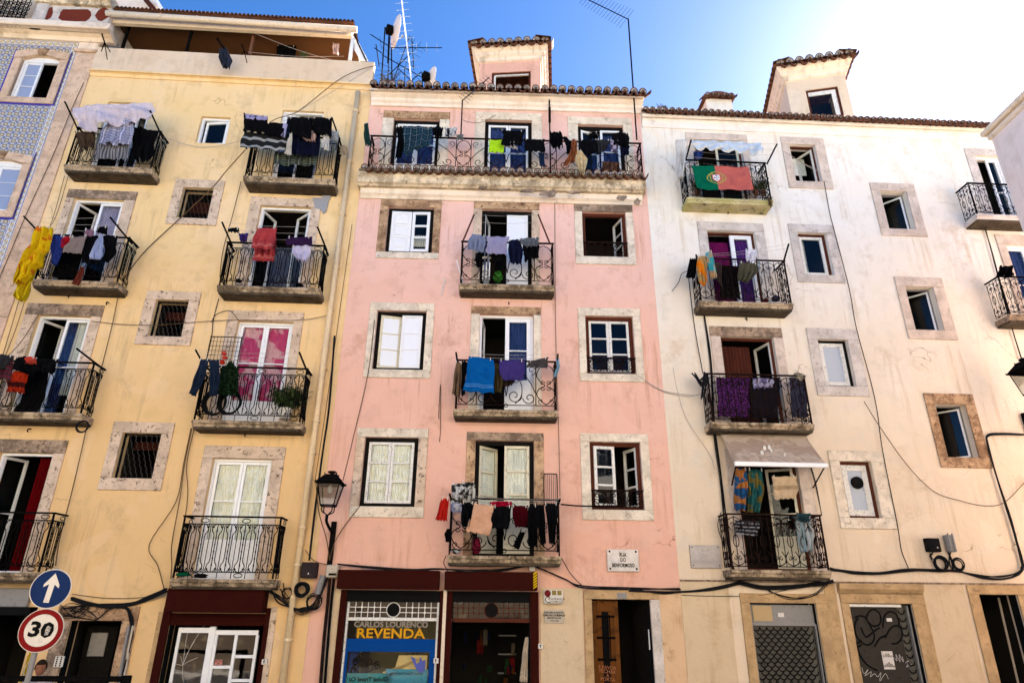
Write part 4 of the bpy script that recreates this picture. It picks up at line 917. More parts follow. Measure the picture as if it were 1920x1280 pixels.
MB().box(x0+.05, x1-.05, .07, .076, .3, zg1).build('shop_pane', M['glass'], s1)
MB().box(x0+.05, x1-.05, .9, .92, .2, zg1).build('shop_backdrop', paint('shop_backdrop', (.16, .13, .06), (.03, .03, .03), .9, .8, wsc=2), s1)
bl = flat('blue_vinyl', (.002, .045, .21), .8); gx0, gx1 = x0+.05, x1-.05; bz1, bz0 = fr.Z_(730, 1197, -.06), fr.Z_(730, 1221, -.06)
q = MB(); q.box(gx0, gx1, .058, .066, bz0, bz1).box(gx0, gx0+.05, .058, .066, .3, bz0).box(gx1-.10, gx1, .058, .066, .3, bz0); q.build('blue_border', bl, s1)
gold = flat('gold_vinyl', (.58, .28, .01), .4); cx = (gx0+gx1)/2
text_mesh('REVENDA', .23, gold, 'lettering', s1, (cx-.02, .055, fr.Z_(730, 1187.5, -.055)), sx=1.25, bold=.004)
text_mesh('CARLOS LOURENÇO', .14, flat('faded_vinyl', (.26, .22, .17), .5), 'lettering', s1, (cx-.02, .056, fr.Z_(730, 1170.5, -.055)), sx=1.04, bold=.004)
pz = fr.Z_(730, 1262, -.06)
MB().box(gx0+.06, gx0+.88, .10, .11, pz-.5, pz).build('poster', paint('teal_poster', (.03, .20, .22), (.30, .38, .08), .8, .5, wsc=3), s1); MB().box(gx1-.88, gx1-.12, .10, .11, pz-.5, pz+.07).build('poster', paint('blue_green_poster', (.04, .22, .30), (.45, .5, .12), .8, .5, wsc=2), s1)
text_mesh('Global Travel Co', .10, M['ink'], 'lettering', s1, (gx0+.46, .094, pz-.10), mirror=True, bold=.003); text_mesh('Global Travel Consulting', .06, M['ink'], 'lettering', s1, (gx1-.5, .094, pz-.0), mirror=True)
MB().slab([(gx0+.70, pz+.02), (gx1-.14, pz+.06), (gx1-.14, bz0-.06), (gx0+.98, bz0-.06), (gx0+.92, bz0-.28), (gx0+.72, bz0-.45)], .115, .12).build('cardboard', flat('ochre_card', (.60, .42, .17), .9), s1)
sc_ = MB(); rn = random.Random(8)
for k in range(14): sc_.tube([(a, .2+.02*(k % 3), b) for a, b in spiral(gx0+.35+rn.uniform(-.2, .25), bz0-.25+rn.uniform(-.2, .18), rn.uniform(.05, .12), rn.uniform(0, 6), 1.2, 12, .8)], .012, 4)
sc_.box(gx0+.28, gx0+.42, .21, .24, bz0-.6, bz0); sc_.build('iron_stand', M['iron'], s1)
MB().box(gx0+.05, gx0+.24, .25, .26, bz0-.4, bz0-.02).build('blue_card', flat('blue_card', (.02, .05, .2)), s1); MB().box(gx0+.02, gx1-.5, .22, .3, bz0-.62, bz0-.44).build('display_shelf', flat('olive_shelf', (.14, .12, .06)), s1)
bd = MB(); bx, bz = gx1-.26, bz0-.24
bd.slab([(bx+a*.72, bz+b*.72) for a, b in ((-.26, .24), (-.14, .18), (-.10, .06), (-.03, .10), (.0, .24), (.04, .12), (.12, .16), (.13, -.05), (.04, -.15), (-.06, -.10), (-.13, .0))], .060, .068); bd.build('bird_motif', flat('violet_blue_vinyl', (.08, .10, .34), .5), s1)
x2, x3 = fr.U_(829, 1190), fr.U_(834, 1190)
s2, x0, x1, z1 = shopframe(846, 994, 'shop_entrance', 'open shop entrance, dark inside')
MB().box(fr.U_(835, 1190), x0, -.05, .15, 0, z1).build('jamb', M['shopbrown'], s2, bevel=.004); MB().box(x1, fr.U_(1010, 1190), -.05, .15, 0, z1).build('jamb', M['shopbrown'], s2, bevel=.004)
MB().box(x0, x1, -.02, .12, fr.Z_(920, 1129), z1).build('header', M['black'], s2); transom(s2, x0, x1, fr.Z_(920, 1159, -.05), fr.Z_(920, 1129, -.05), M['redwood'])
MB().box(x0, x1, .03, .1, fr.Z_(920, 1166, -.05), fr.Z_(920, 1159, -.05)).build('transom_bar', M['redwood'], s2)
sh = MB(); 
for k in range(6): sh.box(x0+.9, x1-.2, 1.6, 1.75, .6+k*.35, .62+k*.35)
sh.build('shelf', M['grey'], s2); rn = random.Random(9)
gd = [fabric('stock_%s' % k, c) for k, c in zip('abcde', ((.10, .008, .008), (.012, .03, .012), (.10, .08, .06), (.008, .01, .03), (.09, .03, .006)))]
for k in range(44): a = rn.uniform(x0+.1, x0+.7) if k % 2 else rn.uniform(x0+1, x1-.3); b = rn.choice([.62, .97, 1.32, 1.67]) if not k % 2 else rn.uniform(.6, 2.0); MB().box(a, a+rn.uniform(.03, .11), 1.3+.01*k*.3, 1.55, b, b+rn.uniform(.1, .3)).build('goods', gd[k % 5], s2, bevel=.01)
MB().box(x0+.3, x0+.75, 1.2, 1.23, 2.85, 2.87).build('strip_light_fitting', M['pvc'], s2)
# cream stone-coloured dado at street level
MB().box(fr.U_(1013, 1200), fr.U_(1095, 1200), -.02, 0, 0, fr.Z_(1060, 1102)).build('plinth', M['cream'], P.root, bevel=.005)
MB().box(fr.U_(612, 1200), fr.U_(631, 1200), -.02, 0, 0, fr.Z_(620, 1100)).build('plinth', M['cream'], P.root, bevel=.005)
MB().box(fr.U_(828, 1190)+.002, fr.U_(835, 1190)-.002, -.045, 0, 0, fr.Z_(830, 1075)).build('plinth', M['gutter'], P.root, bevel=.004)
MB().box(fr.U_(1239, 1200), uPR-.004, -.018, 0, 0, fr.Z_(1260, 1106)).build('plinth', plaster('stained_pink_plinth', (.62, .40, .24), (.56, .40, .24), (.30, .14, .05), .9, .6), P.root)
x0, x1 = fr.U_(1112, 1200), fr.U_(1223, 1200); z1 = fr.Z_(1165, 1123); dr = recess(P, x0, x1, 0, z1, 1.8, name='street_doorway', label='street doorway with a half open wooden door')
X0, X1, Z1 = fr.U_(1095, 1150), fr.U_(1238, 1150), fr.Z_(1165, 1106)
MB().box(X0, X1, -.035, .2, z1+.001, Z1).build('lintel', M['stoneO'], dr, bevel=.008); MB().box(X0, x0-.001, -.033, .2, 0, z1-.001).build('jamb', M['stoneO'], dr, bevel=.008); MB().box(x1+.001, X1, -.033, .2, 0, z1-.001).build('jamb', M['stoneG'], dr, bevel=.008)
MB().box(fr.U_(1157, 1116, .04), fr.U_(1175, 1116, .04), -.042, -.034, fr.Z_(1166, 1122, .04), fr.Z_(1166, 1111, .04)).build('number_plate', M['grey'], dr)
xm = fr.U_(1164, 1200)
q = MB(); dx0, dx1 = x0+.01, xm; q.box(dx0, dx0+.10, .12, .17, .02, z1-.02).box(dx1-.10, dx1, .12, .17, .02, z1-.02).box(dx0+.10, dx1-.10, .12, .17, z1-.22, z1-.02).box(dx0+.10, dx1-.10, .12, .17, .02, .3).box(dx0+.10, dx1-.10, .12, .17, .95, 1.12); q.box(dx0+.10, dx1-.10, .135, .155, .3, .95); q.box(dx0+.10, dx0+.19, .13, .16, 1.12, z1-.22).box(dx1-.19, dx1-.10, .13, .16, 1.12, z1-.22)
dl = q.build('door', M['doorwood'], dr, bevel=.008)
MB().box(dx0+.19, dx1-.19, .15, .155, 1.12, z1-.22).build('door_pane', M['black'], dr)
gq = MB(); zz0, zz1 = fr.Z_(1140, 1240), fr.Z_(1140, 1152)
for xx in (dx0+.19, dx0+.26, dx0+.33): gq.tube([(xx, .09, zz0), (xx, .09, zz1)], .010, 5)
for zz in (zz0+.03, (zz0+zz1)/2, zz1-.03): gq.box(dx0+.10, dx1-.10, .095, .118, zz-.02, zz+.02); gq.lathe([(0, -.015), (.025, 0), (0, .015)], (dx0+.10, .1, zz), 8, 'y'); gq.lathe([(0, -.015), (.025, 0), (0, .015)], (dx1-.10, .1, zz), 8, 'y')
gq.build('door_grille', M['iron'], dr)
for k, s_ in enumerate(('E FAVOR', 'FECHAR', 'A', 'PORTA')): text_mesh(s_, .085, flat('orange_chalk', (.34, .13, .06), .9) if k == 0 else bpy.data.materials['orange_chalk'], 'lettering', dr, ((dx0+dx1)/2, .112, fr.Z_(1140, 1252+k*7.5)), rot=.08)
leafm = MB(); leafbox(leafm, x1-.02, -1, 1.25, .2, 0, .55, 0, .05, .02, z1-.02); leafm.build('door', M['blackwood'], dr, bevel=.01)
MB().box(x1-.035, x1-.015, .13, .15, fr.Z_(1225, 1218), fr.Z_(1222, 1180)).build('door_rod', M['pvc'], dr)

# ================================================================ white building
fr = FW
bal['W0'] = balcony(W, (1288, 368), (1450, 376), (1360, 304), d=.45, pat=rail_w, mat='iron', smat='moss', label='mossy balcony with plants')
bal['W1'] = balcony(W, (1312, 562), (1488, 569), (1390, 488), d=.45, pat=rail_w, mat='rust', smat='slab')
bal['W2'] = balcony(W, (1334, 791), (1527, 793), (1420, 704), d=.45, pat=rail_w, mat='rust', smat='slab')
bal['W3'] = balcony(W, (1371, 1068), (1559, 1068), (1450, 966), d=.45, pat=rail_w, mat='rust', smat='slab')
bal['W4'] = balcony(W, (1832, 402), (1980, 404), (1880, 347), d=.45, pat=rail_w, mat='iron', smat='stoneG')
bal['W5'] = balcony(W, (1893, 590), (2060, 592), (1920, 521), d=.45, pat=rail_w, mat='iron', smat='stoneD')
SG = ('stoneG', 'stoneG', 'stoneG'); SW = ('stoneW', 'stoneW', 'stoneW'); SS = ('stoneP', 'stoneP', 'stoneP')
w = window(W, (1300, 262, 1388, 266), (1284, 249, 1399, 254), zb=zb('W0'), st=SS, fmat='redwood'); pair(w, 'creamwood', a1=1.1, a2=.2, rows=2)
w = window(W, (1325, 432, 1414, 436), (1306, 416, 1430, 420), zb=zb('W1'), st=SG, fmat='redwood'); x0, x1, z0, z1 = w[1:]; casement(w[0], x0+.003, 1, (x1-x0)*.5, z0, z1, 1.4, 'oldwhite', rows=2); casement(w[0], x1-.003, -1, (x1-x0)*.5, z0, z1, .0, 'pvc', rows=2, sw=.1)
hang(w[0], x0+.05, x0+(x1-x0)*.5, z0, z1-.1, .28, CUR['magenta']); hang(w[0], x0+(x1-x0)*.5, x1, z0, z1, .2, CUR['purple'])
w = window(W, (1350, 630, 1449, 634), (1329, 611, 1464, 616), zb=zb('W2'), st=('stoneD', 'stoneP', 'stoneP'), fmat='redwood', fw=.06); x0, x1, z0, z1 = w[1:]; casement(w[0], x0+.003, 1, (x1-x0)*.5, z0, z1, 1.4, 'oldwhite', rows=2); casement(w[0], x1-.003, -1, (x1-x0)*.5, z0, z1, 1.3, 'oldwhite', rows=2)
hang(w[0], x0+.08, x0+(x1-x0)*.62, z0, z1-.08, .26, CUR['brown'])
w = window(W, (1377, 868, 1493, 869), (1358, 842, 1512, 843), zb=zb('W3'), st=SS, fmat='redwood', fw=.06); x0, x1, z0, z1 = w[1:]; casement(w[0], x1-.003, -1, (x1-x0)*.45, z0, z1, .5, 'creamwood', rows=3, solid=.3); casement(w[0], x0+.003, 1, (x1-x0)*.5, z0, z1, 1.4, 'creamwood', rows=3)
w = window(W, (1479, 271, 1541, 342), (1462, 257, 1563, 356), st=SS, fmat='redwood', fw=.045, label='open window with peeling brown frame'); x0, x1, z0, z1 = w[1:]; casement(w[0], x1-.003, -1, (x1-x0)*.8, z0, z1, 1.1, 'oldwhite', rows=1); MB().box(x0, x1, .5, .52, (z0+z1)/2, z1).build('blind', M['curtwhite'], w[0])
w = window(W, (1494, 436, 1564, 517), (1476, 420, 1585, 532), st=SG, fmat='redwood', fw=.06, label='narrow closed window with a dark pane and brown frame'); casement(w[0], w[1]+.003, 1, w[2]-w[1]-.006, w[3], w[4], 0, 'oldwhite', rows=1, sw=.07); hang(w[0], w[1]+.05, w[1]+.22, w[3], w[4], .3, M['curtwhite'])
w = window(W, (1532, 636, 1605, 725), (1510, 615, 1631, 744), st=SG, fmat='blackwood', fw=.055, label='narrow closed window with a white blind and dark frame'); casement(w[0], w[1]+.003, 1, w[2]-w[1]-.006, w[3], w[4], 0, 'oldwhite', rows=1, sw=.09, pane='paleblind')
w = window(W, (1573, 864, 1653, 971), (1550, 844, 1683, 992), st=SW, fmat='redwood', fw=.06, label='narrow window with a round ventilator in its pane'); x0, x1, z0, z1 = w[1:]; casement(w[0], x0+.003, 1, x1-x0-.006, z0, z1, 0, 'oldwhite', rows=1, sw=.12, pane='paleblind')
vx, vz = fr.at(1608, 904, -.05); v = MB(); v.lathe([(.10, .0), (.125, .0), (.125, .04), (.10, .04)], (vx, .05, vz), 24, 'y'); v.lathe([(0, .005), (.035, .005), (.035, .03), (0, .03)], (vx, .05, vz), 12, 'y')
v.build('ventilator', M['black'], w[0]); v = MB()
for k in range(7): a = 2*pi*k/7; v.add([(vx+.03*cos(a), .07, vz+.03*sin(a)), (vx+.1*cos(a), .065, vz+.1*sin(a)), (vx+.1*cos(a+.5), .08, vz+.1*sin(a+.5)), (vx+.03*cos(a+.5), .075, vz+.03*sin(a+.5))], [(0, 1, 2, 3)])
v.build('fan_blades', M['lgrey'], w[0]); MB().lathe([(0, .0), (.10, .0), (.10, .01), (0, .01)], (vx, .085, vz), 20, 'y').build('ventilator_back', M['black'], w[0])
for inn, out, nm in (((1649, 358, 1717, 431), (1629, 343, 1739, 445), 'stoneP'), ((1696, 537, 1770, 620), (1675, 519, 1796, 638), 'stoneP'), ((1752, 757, 1835, 858), (1730, 737, 1860, 878), 'stoneB')):
    w = window(W, inn, out, st=(nm, nm, nm), fmat='grey', fw=.03, fy=.14, label='small square window with its leaf opened inwards'); x0, x1, z0, z1 = w[1:]
    casement(w[0], x1-.04, -1, (x1-x0)*.8, z0+.02, z1-.03, .85, 'pvc', rows=1, sw=.035, y0=.12)
w = window(W, (1827, 292, 1875, 294), (1806, 279, 1895, 282), zb=zb('W4'), st=SG, fmat='pvc', fw=.05); pair(w, rows=2, a1=.9)
w = window(W, (1885, 459, 1960, 461), (1863, 440, 1985, 444), zb=zb('W5'), st=SS, fmat='pvc', fw=.05); pair(w, rows=2); hang(w[0], w[1], w[2], w[3], w[4], .2, CUR['blue'])
# eaves
ze = FW.Z_(1500, 222, .15); xb = FW.U_(1900, 240)
MB().prism([(0, zWe-.42), (-.03, zWe-.42), (-.035, zWe), (-.05, zWe+.05), (-.10, ze-.12), (-.12, ze-.04), (0, ze-.04)], .02, uWR).build('eaves_moulding', plaster('white_eaves', (.78, .70, .62), (.78, .74, .7), (.5, .4, .3), .25, .3), W.root)
nW = round(uWR/.172); tiles_row(W.root, (.0, ze-.03), (uWR, ze-.03), nW, -.30, .5, .35, mat='terra')
roof_sheet(W.root, .0, uWR, -.0, 4.6, ze+.12, .38, nW); rb = MB(); rb.quad((0, 4.6, ze+.12+4.6*.38), (uWR, 4.6, ze+.12+4.6*.38), (uWR, 9, ze), (0, 9, ze)); rb.build('rear_roof', M['terra'], W.root)
# ground floor of the white house: ledge, two grilled doors, dark passage
zl = FW.Z_(1600, 1090)
MB().prism([(0, zl-.03), (-.02, zl-.03), (-.03, zl), (0, zl+.005)], .01, uWR).build('string_course', M['stoneD'], W.root)
MB().box(.005, fr.U_(1376, 1200), -.012, 0, 0, zl-.031).build('plinth', M['cream'], W.root)
def stonedoor(inn, out, name, label):
    x0, x1, z1 = inn; X0, X1, Z1 = out; o = recess(W, x0, x1, 0, z1, 1.2, name=name, label=label)
    MB().box(X0, X1, -.035, .22, z1+.001, Z1).build('lintel', M['stoneO'], o, bevel=.008); MB().box(X0, x0-.001, -.033, .22, 0, z1-.001).build('jamb', M['stoneO'], o, bevel=.008); MB().box(x1+.001, X1, -.033, .22, 0, z1-.001).build('jamb', M['stoneO'], o, bevel=.008); return o
U = lambda x, y=1200, d=0: fr.U_(x, y, d)
x0, x1, z1 = fr.U_(1410, 1170), fr.U_(1534, 1170), fr.Z_(1467, 1130)
d1 = stonedoor((x0, x1, z1), (fr.U_(1390, 1150), fr.U_(1552, 1150), fr.Z_(1467, 1112)), 'grilled_doorway', 'doorway closed by a grey sheet and a scalloped steel grille')
zg = fr.Z_(1467, 1168, -.1)
MB().box(x0, x1, .10, .12, zg, z1-.03).build('sheet_panel', M['grey'], d1); MB().box(x0+.08, fr.U_(1447, 1150, -.1), .085, .099, zg+.04, z1-.05).build('plywood', flat('pale_plywood', (.42, .30, .16), .8), d1)
MB().box(fr.U_(1459, 1155, -.1), fr.U_(1470, 1155, -.1), .09, .099, fr.Z_(1465, 1156, -.1), fr.Z_(1465, 1148, -.1)).build('notice', M['signwhite'], d1)
q = MB(); q.box(x0, x0+.04, .05, .12, 0, zg).box(x1-.04, x1, .05, .12, 0, zg).box(x0+.04, x1-.04, .05, .12, zg-.04, zg); q.build('grille_frame', M['grey'], d1)
MB().box(x0+.04, x1-.04, .16, .17, 0, zg-.04).build('door_leaf', paint('grey_door', (.12, .11, .09), (.06, .05, .04), .5), d1)
def scallops(par, x0, x1, z0, z1, y=.08, w=.135, mat='black'):
    q = MB(); r = w/2; row = 0; z = z1-.02; hstep = w*.82
    while z > z0:
        x = x0+(w/2 if row % 2 else 0)+r
        while x+r <= x1+.01:
            q.tube([(x+r*cos(pi+pi*k/8), y, z+r*sin(pi+pi*k/8)*1.05) for k in range(9)], .012, 4); x += w
        z -= hstep*.62; row += 1
    q.build('scalloped_grille', M[mat], par)
scallops(d1, x0+.04, x1-.04, .2, zg-.04)
x0, x1, z1 = fr.U_(1598, 1170), fr.U_(1716, 1170), fr.Z_(1655, 1131)
d2 = stonedoor((x0, x1, z1), (fr.U_(1579, 1150), fr.U_(1732, 1150), fr.Z_(1655, 1113)), 'shuttered_doorway', 'doorway shut by a dark metal sheet covered in graffiti')
MB().prism([(0, fr.Z_(1655, 1112)), (-.05, fr.Z_(1655, 1112)), (-.12, fr.Z_(1655, 1104, .1)), (-.12, zl-.035), (0, zl-.035)], fr.U_(1574, 1103, .1), fr.U_(1732, 1103, .1)).build('door_cornice', M['stoneO'], d2, bevel=.006)
xk = fr.U_(1693, 1200, -.1); MB().box(x0, xk, .10, .12, 0, z1-.02).build('metal_sheet', paint('dark_sheet_metal', (.030, .026, .020), (.015, .013, .01), .6), d2)
MB().box(x0, fr.U_(1690, 1131), .02, .1, z1-.06, z1-.01).build('shutter_rail', M['oldwhite'], d2); q = MB(); q.box(x1-.07, x1-.04, .05, .1, 0, z1-.03); q.build('grille_frame', M['grey'], d2)
MB().box(xk, x1, .16, .17, 0, z1).build('door_leaf', bpy.data.materials['grey_door'], d2); scallops(d2, xk+.005, x1-.07, .2, z1-.1, w=.125)
ga = lambda pts, r=.013, m='black', y=.0: [fr.at(a, b, -.09) for a, b in pts]
gf = MB()
for pts in ([(1604, 1158), (1610, 1154), (1622, 1156), (1632, 1172), (1640, 1190), (1636, 1204), (1625, 1208), (1612, 1200), (1604, 1184), (1604, 1168), (1610, 1158)], [(1625, 1158), (1630, 1146), (1640, 1142), (1650, 1150), (1652, 1164), (1646, 1172), (1636, 1172), (1628, 1164)], [(1615, 1175), (1620, 1188), (1626, 1193), (1640, 1182), (1650, 1176)], [(1656, 1176), (1658, 1156), (1668, 1146), (1680, 1150), (1686, 1164), (1686, 1172)], [(1660, 1196), (1668, 1180), (1680, 1172), (1690, 1178), (1692, 1192), (1684, 1204), (1672, 1206)], [(1640, 1212), (1650, 1196), (1662, 1190)], [(1606, 1202), (1612, 1225), (1626, 1245), (1646, 1256)], [(1596, 1185), (1607, 1204), (1616, 1200)], [(1594, 1252), (1598, 1236), (1607, 1215), (1616, 1208)]):
    P3 = [fr.at(a, b, -.09) for a, b in pts]; gf.tube(smoothline([(a, .097, b) for a, b in P3], 5), .016, 4)
gf.build('graffiti', M['black'], d2)
gw = MB()
for pts in ([(1616, 1250), (1620, 1262), (1628, 1254), (1622, 1266), (1634, 1258), (1632, 1268), (1640, 1262), (1646, 1268), (1652, 1260), (1650, 1276), (1660, 1262), (1666, 1272)], [(1677, 1232), (1682, 1238), (1680, 1226), (1688, 1240), (1686, 1226), (1694, 1240), (1692, 1230)], [(1698, 1242), (1704, 1238), (1700, 1250), (1708, 1244), (1712, 1250)]):
    gw.tube(smoothline([(a, .095, b) for a, b in [fr.at(p, q_, -.09) for p, q_ in pts]], 4), .004, 3)
gw.build('graffiti', M['signwhite'], d2)
a, b = fr.at(1652, 1220, -.09); c, d_ = fr.at(1679, 1254, -.09); MB().box(a, c, .085, .094, d_, b).build('paper_notice', M['signwhite'], d2)
for s_, f, sz_ in (('POR', .82, .045), ('DOTADO', .72, .045), ('DE', .36, .03), ('OUTRA', .27, .04), ('ENTRADA', .17, .045)): text_mesh(s_, sz_, M['ink'], 'lettering', d2, ((a+c)/2, .082, d_+(b-d_)*f))
a, b = fr.at(1662, 1158, -.09); MB().box(a, a+.1, .085, .094, b-.06, b).build('sticker', M['signwhite'], d2)
x0, x1, z1 = fr.U_(1843, 1150), fr.U_(1915, 1150), fr.Z_(1870, 1114)
d3 = stonedoor((x0, x1, z1), (fr.U_(1818, 1130), fr.U_(1945, 1130), zl-.035), 'dark_passage', 'tall dark passage at the right edge'); 
MB().tube([(fr.U_(1876, 1135, -.4), .4, z1-.05), (fr.U_(1905, 1275, -.4), .4, .3)], .02, 5).build('pole', M['lgrey'], d3)
MB().box(U(1560), fr.U_(1578, 1180), -.02, 0, 0, zl-.036).build('pilaster_strip', M['stoneO'], W.root, bevel=.006); MB().box(fr.U_(1734, 1180), fr.U_(1745, 1180), -.02, 0, 0, zl-.036).build('pilaster_strip', M['stoneO'], W.root, bevel=.006)
M['creamW'] = M['cream']
MB().box(fr.U_(1553, 1180)+.004, U(1560)-.004, -.01, 0, 0, zl-.036).build('plinth', M['cream'], W.root); MB().box(fr.U_(1745, 1180)+.003, fr.U_(1817, 1150), -.01, 0, 0, zl-.036).build('plinth', M['cream'], W.root); MB().box(fr.U_(1391, 1150)-.12, fr.U_(1391, 1150)-.001, -.01, 0, 0, zl-.036)
# awning over the lowest balcony door
a0, a1 = fr.at(1349, 809, .08), fr.at(1505, 809, .08); b0, b1 = fr.at(1376, 866, .62), fr.at(1551, 872, .62)
aw = MB(); n, m_ = 24, 8
for j in range(m_+1):
    for i in range(n+1):
        t = j/m_; s = i/n; x = (a0[0]*(1-t)+b0[0]*t)*(1-s)+(a1[0]*(1-t)+b1[0]*t)*s; z = (a0[1]*(1-t)+b0[1]*t)*(1-s)+(a1[1]*(1-t)+b1[1]*t)*s
        aw.v.append((x, -.08-.54*t, z-.04*sin(pi*t)-.012*sin(pi*s*5)*sin(pi*t)))
for j in range(m_):
    for i in range(n): k = j*(n+1)+i; aw.f.append((k, k+1, k+n+2, k+n+1)); aw.m.append(0)
awn = put(aw, FW, 'awning', fabric('dusty_brown_canvas', (.42, .31, .23), (.52, .41, .32), 'print', 2), 'faded brown canvas awning over the lowest balcony of the white house', 'awning', smooth=True, solid=.006)
org = Vector(((a0[0]+b1[0])/2, 0, 0))
def child_local(mb, o, fr, name, mat, **kw):      # part in facade coordinates under a put() thing
    inv = o.matrix_basis.inverted() if False else None
    R_ = Matrix.Rotation(fr.yaw, 4, 'Z'); A = Matrix.Translation(fr.O) @ R_; Bm = Matrix.Translation(o.location) @ R_
    D = Bm.inverted() @ A; mb.v = [tuple(D @ Vector(p)) for p in mb.v]; return mb.build(name, mat, o, **kw)
child_local(MB().box(b0[0], b1[0], -.66, -.60, min(b0[1], b1[1])-.05, max(b0[1], b1[1])+.01), awn, FW, 'front_bar', M['pvc'], bevel=.008)
q = MB(); q.tube([(a0[0]+.15, -.02, b0[1]-.35), (b0[0]+.05, -.62, b0[1]-.02)], .014, 5); q.tube([(a1[0]+.05, -.02, b1[1]-.35), (b1[0]-.05, -.62, b1[1]-.02)], .014, 5); child_local(q, awn, FW, 'folding_arm', M['iron'])
b3 = MB(); rn = random.Random(2)
for k in range(5): s, t = rn.uniform(.22, .5), rn.uniform(.35, .75); xx = a0[0]+(a1[0]-a0[0])*s+.35*t; b3.lathe([(0, 0), (.02+.02*rn.random(), .003), (0, .004)], (xx, -.09-.54*t-.008, a0[1]+(b0[1]-a0[1])*t-.03*sin(pi*t)+.014), 7, 'y', (1, 1.8))
child_local(b3, awn, FW, 'bird_dropping', M['signwhite'])

for B in (Y, P, W, T): B.wall()

# ================================================================ dormers
def dormer(B, fr, name, px_tl, px_tr, yb_px, d, rot, wallmat, label, win, n, walldz):
    """px_tl/px_tr: front corners of the tile edge; stands d metres behind the facade"""
    x0, z0_ = fr.at(px_tl[0], px_tl[1], -d+.3); x1, z1_ = fr.at(px_tr[0], px_tr[1], -d+.3); zt = (z0_+z1_)/2; w = x1-x0; zb_ = B.z1-.3
    root = bpy.data.objects.new(name, None); COL.objects.link(root); root.parent = B.root; root.location = ((x0+x1)/2, d, zb_); root.rotation_euler = (0, 0, rot)
    root['label'] = label; H = zt-zb_; hw = w/2; L = 2.6; e = .27; ww = hw-e
    wx0, wx1 = fr.U_(win[0], win[2], -d)-(x0+x1)/2, fr.U_(win[1], win[2], -d)-(x0+x1)/2; wz1 = fr.Z_(win[0], win[2], -d)-zb_; wz0 = wz1-1.05; mb = MB()
    xs = [-ww, wx0, wx1, ww]; zs = [0, wz0, wz1, H-.1]
    for i in range(3):
        for j in range(3):
            if (i, j) != (1, 1): mb.quad((xs[i], 0, zs[j]), (xs[i+1], 0, zs[j]), (xs[i+1], 0, zs[j+1]), (xs[i], 0, zs[j+1]))
    for s in (-1, 1): mb.quad((s*ww, 0, 0), (s*ww, L, 0), (s*ww, L, H-.1), (s*ww, 0, H-.1))
    mb.quad((-ww, L, 0), (ww, L, 0), (ww, L, H-.1), (-ww, L, H-.1))
    mb.quad((wx0, 0, wz0), (wx0, .2, wz0), (wx0, .2, wz1), (wx0, 0, wz1)); mb.quad((wx1, 0, wz0), (wx1, .2, wz0), (wx1, .2, wz1), (wx1, 0, wz1)); mb.quad((wx0, 0, wz1), (wx1, 0, wz1), (wx1, .2, wz1), (wx0, .2, wz1))
    mb.build('dormer_wall', wallmat, root)
    # stepped cornice round three sides
    prof = [(0, -.42), (.05, -.40), (.06, -.30), (.13, -.24), (.14, -.17), (.22, -.08), (.22, 0), (0, 0)]
    c = MB(); zc = H-.05
    ring = lambda p: [(-ww-p[0], L, zc+p[1]), (-ww-p[0], -p[0], zc+p[1]), (ww+p[0], -p[0], zc+p[1]), (ww+p[0], L, zc+p[1])]
    vs = [q for p in prof for q in ring(p)]; fs = []
    for i in range(len(prof)-1):
        for k in range(3): fs.append((i*4+k, i*4+k+1, (i+1)*4+k+1, (i+1)*4+k))
    c.add(vs, fs); c.build('dormer_cornice', M['moulding'], root)
    tiles_row(root, (-hw, H-.03), (hw, H-.03), n, -.36, .5, .22)
    for s in (-1, 1):
        sub_ = MB(); m = 12
        for k in range(m):
            yy = -.3+k*.22; cc = []
            for j in range(7): a = pi*j/6; cc.append((yy+.095*cos(a), H-.02+.075*sin(a)))
            sub_.slab([(0, 0)]*3, 0, 0) if False else None
            vs = [(s*(hw+.05), q0, q1) for q0, q1 in cc] + [(s*(hw-.4), q0, q1+.1) for q0, q1 in cc]; sub_.add(vs, [(j, j+1, 7+j+1, 7+j) for j in range(6)]+[tuple(range(7))])
            vs = [(s*(hw+.05), q0+.11, 2*(H-.02)-q1+.03) for q0, q1 in cc] + [(s*(hw-.3), q0+.11, 2*(H-.02)-q1+.1) for q0, q1 in cc]; sub_.add(vs, [(j, j+1, 7+j+1, 7+j) for j in range(6)])
        sub_.build('side_tiles', M['terra'], root)
    top = MB(); top.add([(-hw, -.3, H+.02), (hw, -.3, H+.02), (hw, L, H+.02), (-hw, L, H+.02), (0, .9, H+.42), (0, L, H+.42)], [(0, 1, 4), (1, 2, 5, 4), (3, 0, 4, 5), (0, 3, 2, 1)]); top.build('dormer_roof', M['terra'], root)
    f = MB(); t = .06; f.box(wx0, wx0+t, .03, .1, wz0, wz1).box(wx1-t, wx1, .03, .1, wz0, wz1).box(wx0+t, wx1-t, .03, .1, wz1-t, wz1).box(wx0+t, wx1-t, .03, .1, wz0, wz0+t); f.build('dormer_window', M['redwood'], root)
    return root, (wx0+t, wx1-t, wz0+t, wz1-t)
x0 = fr.U_(0, 0)
dP, wv = dormer(P, FP, 'dormer', (882, 76), (1032, 79), 160, 1.0, radians(-6), M['pink'], 'pink dormer with tiled eaves', (922, 995, 134), 9, 0)
MB().box(wv[0], wv[1], .6, .62, wv[2], wv[3]).build('dormer_interior', M['black'], dP)
MB().box(wv[0], wv[0]+.05, .04, .08, wv[2], wv[3]).box(wv[0], wv[1], .04, .08, wv[3]-.04, wv[3]).build('dormer_sash', M['oldwhite'], dP)
dW, wv = dormer(W, FW, 'dormer', (1464, 107), (1599, 110), 200, .9, radians(-15), M['white'], 'white dormer with tiled eaves', (1512, 1566, 166), 8, 0)
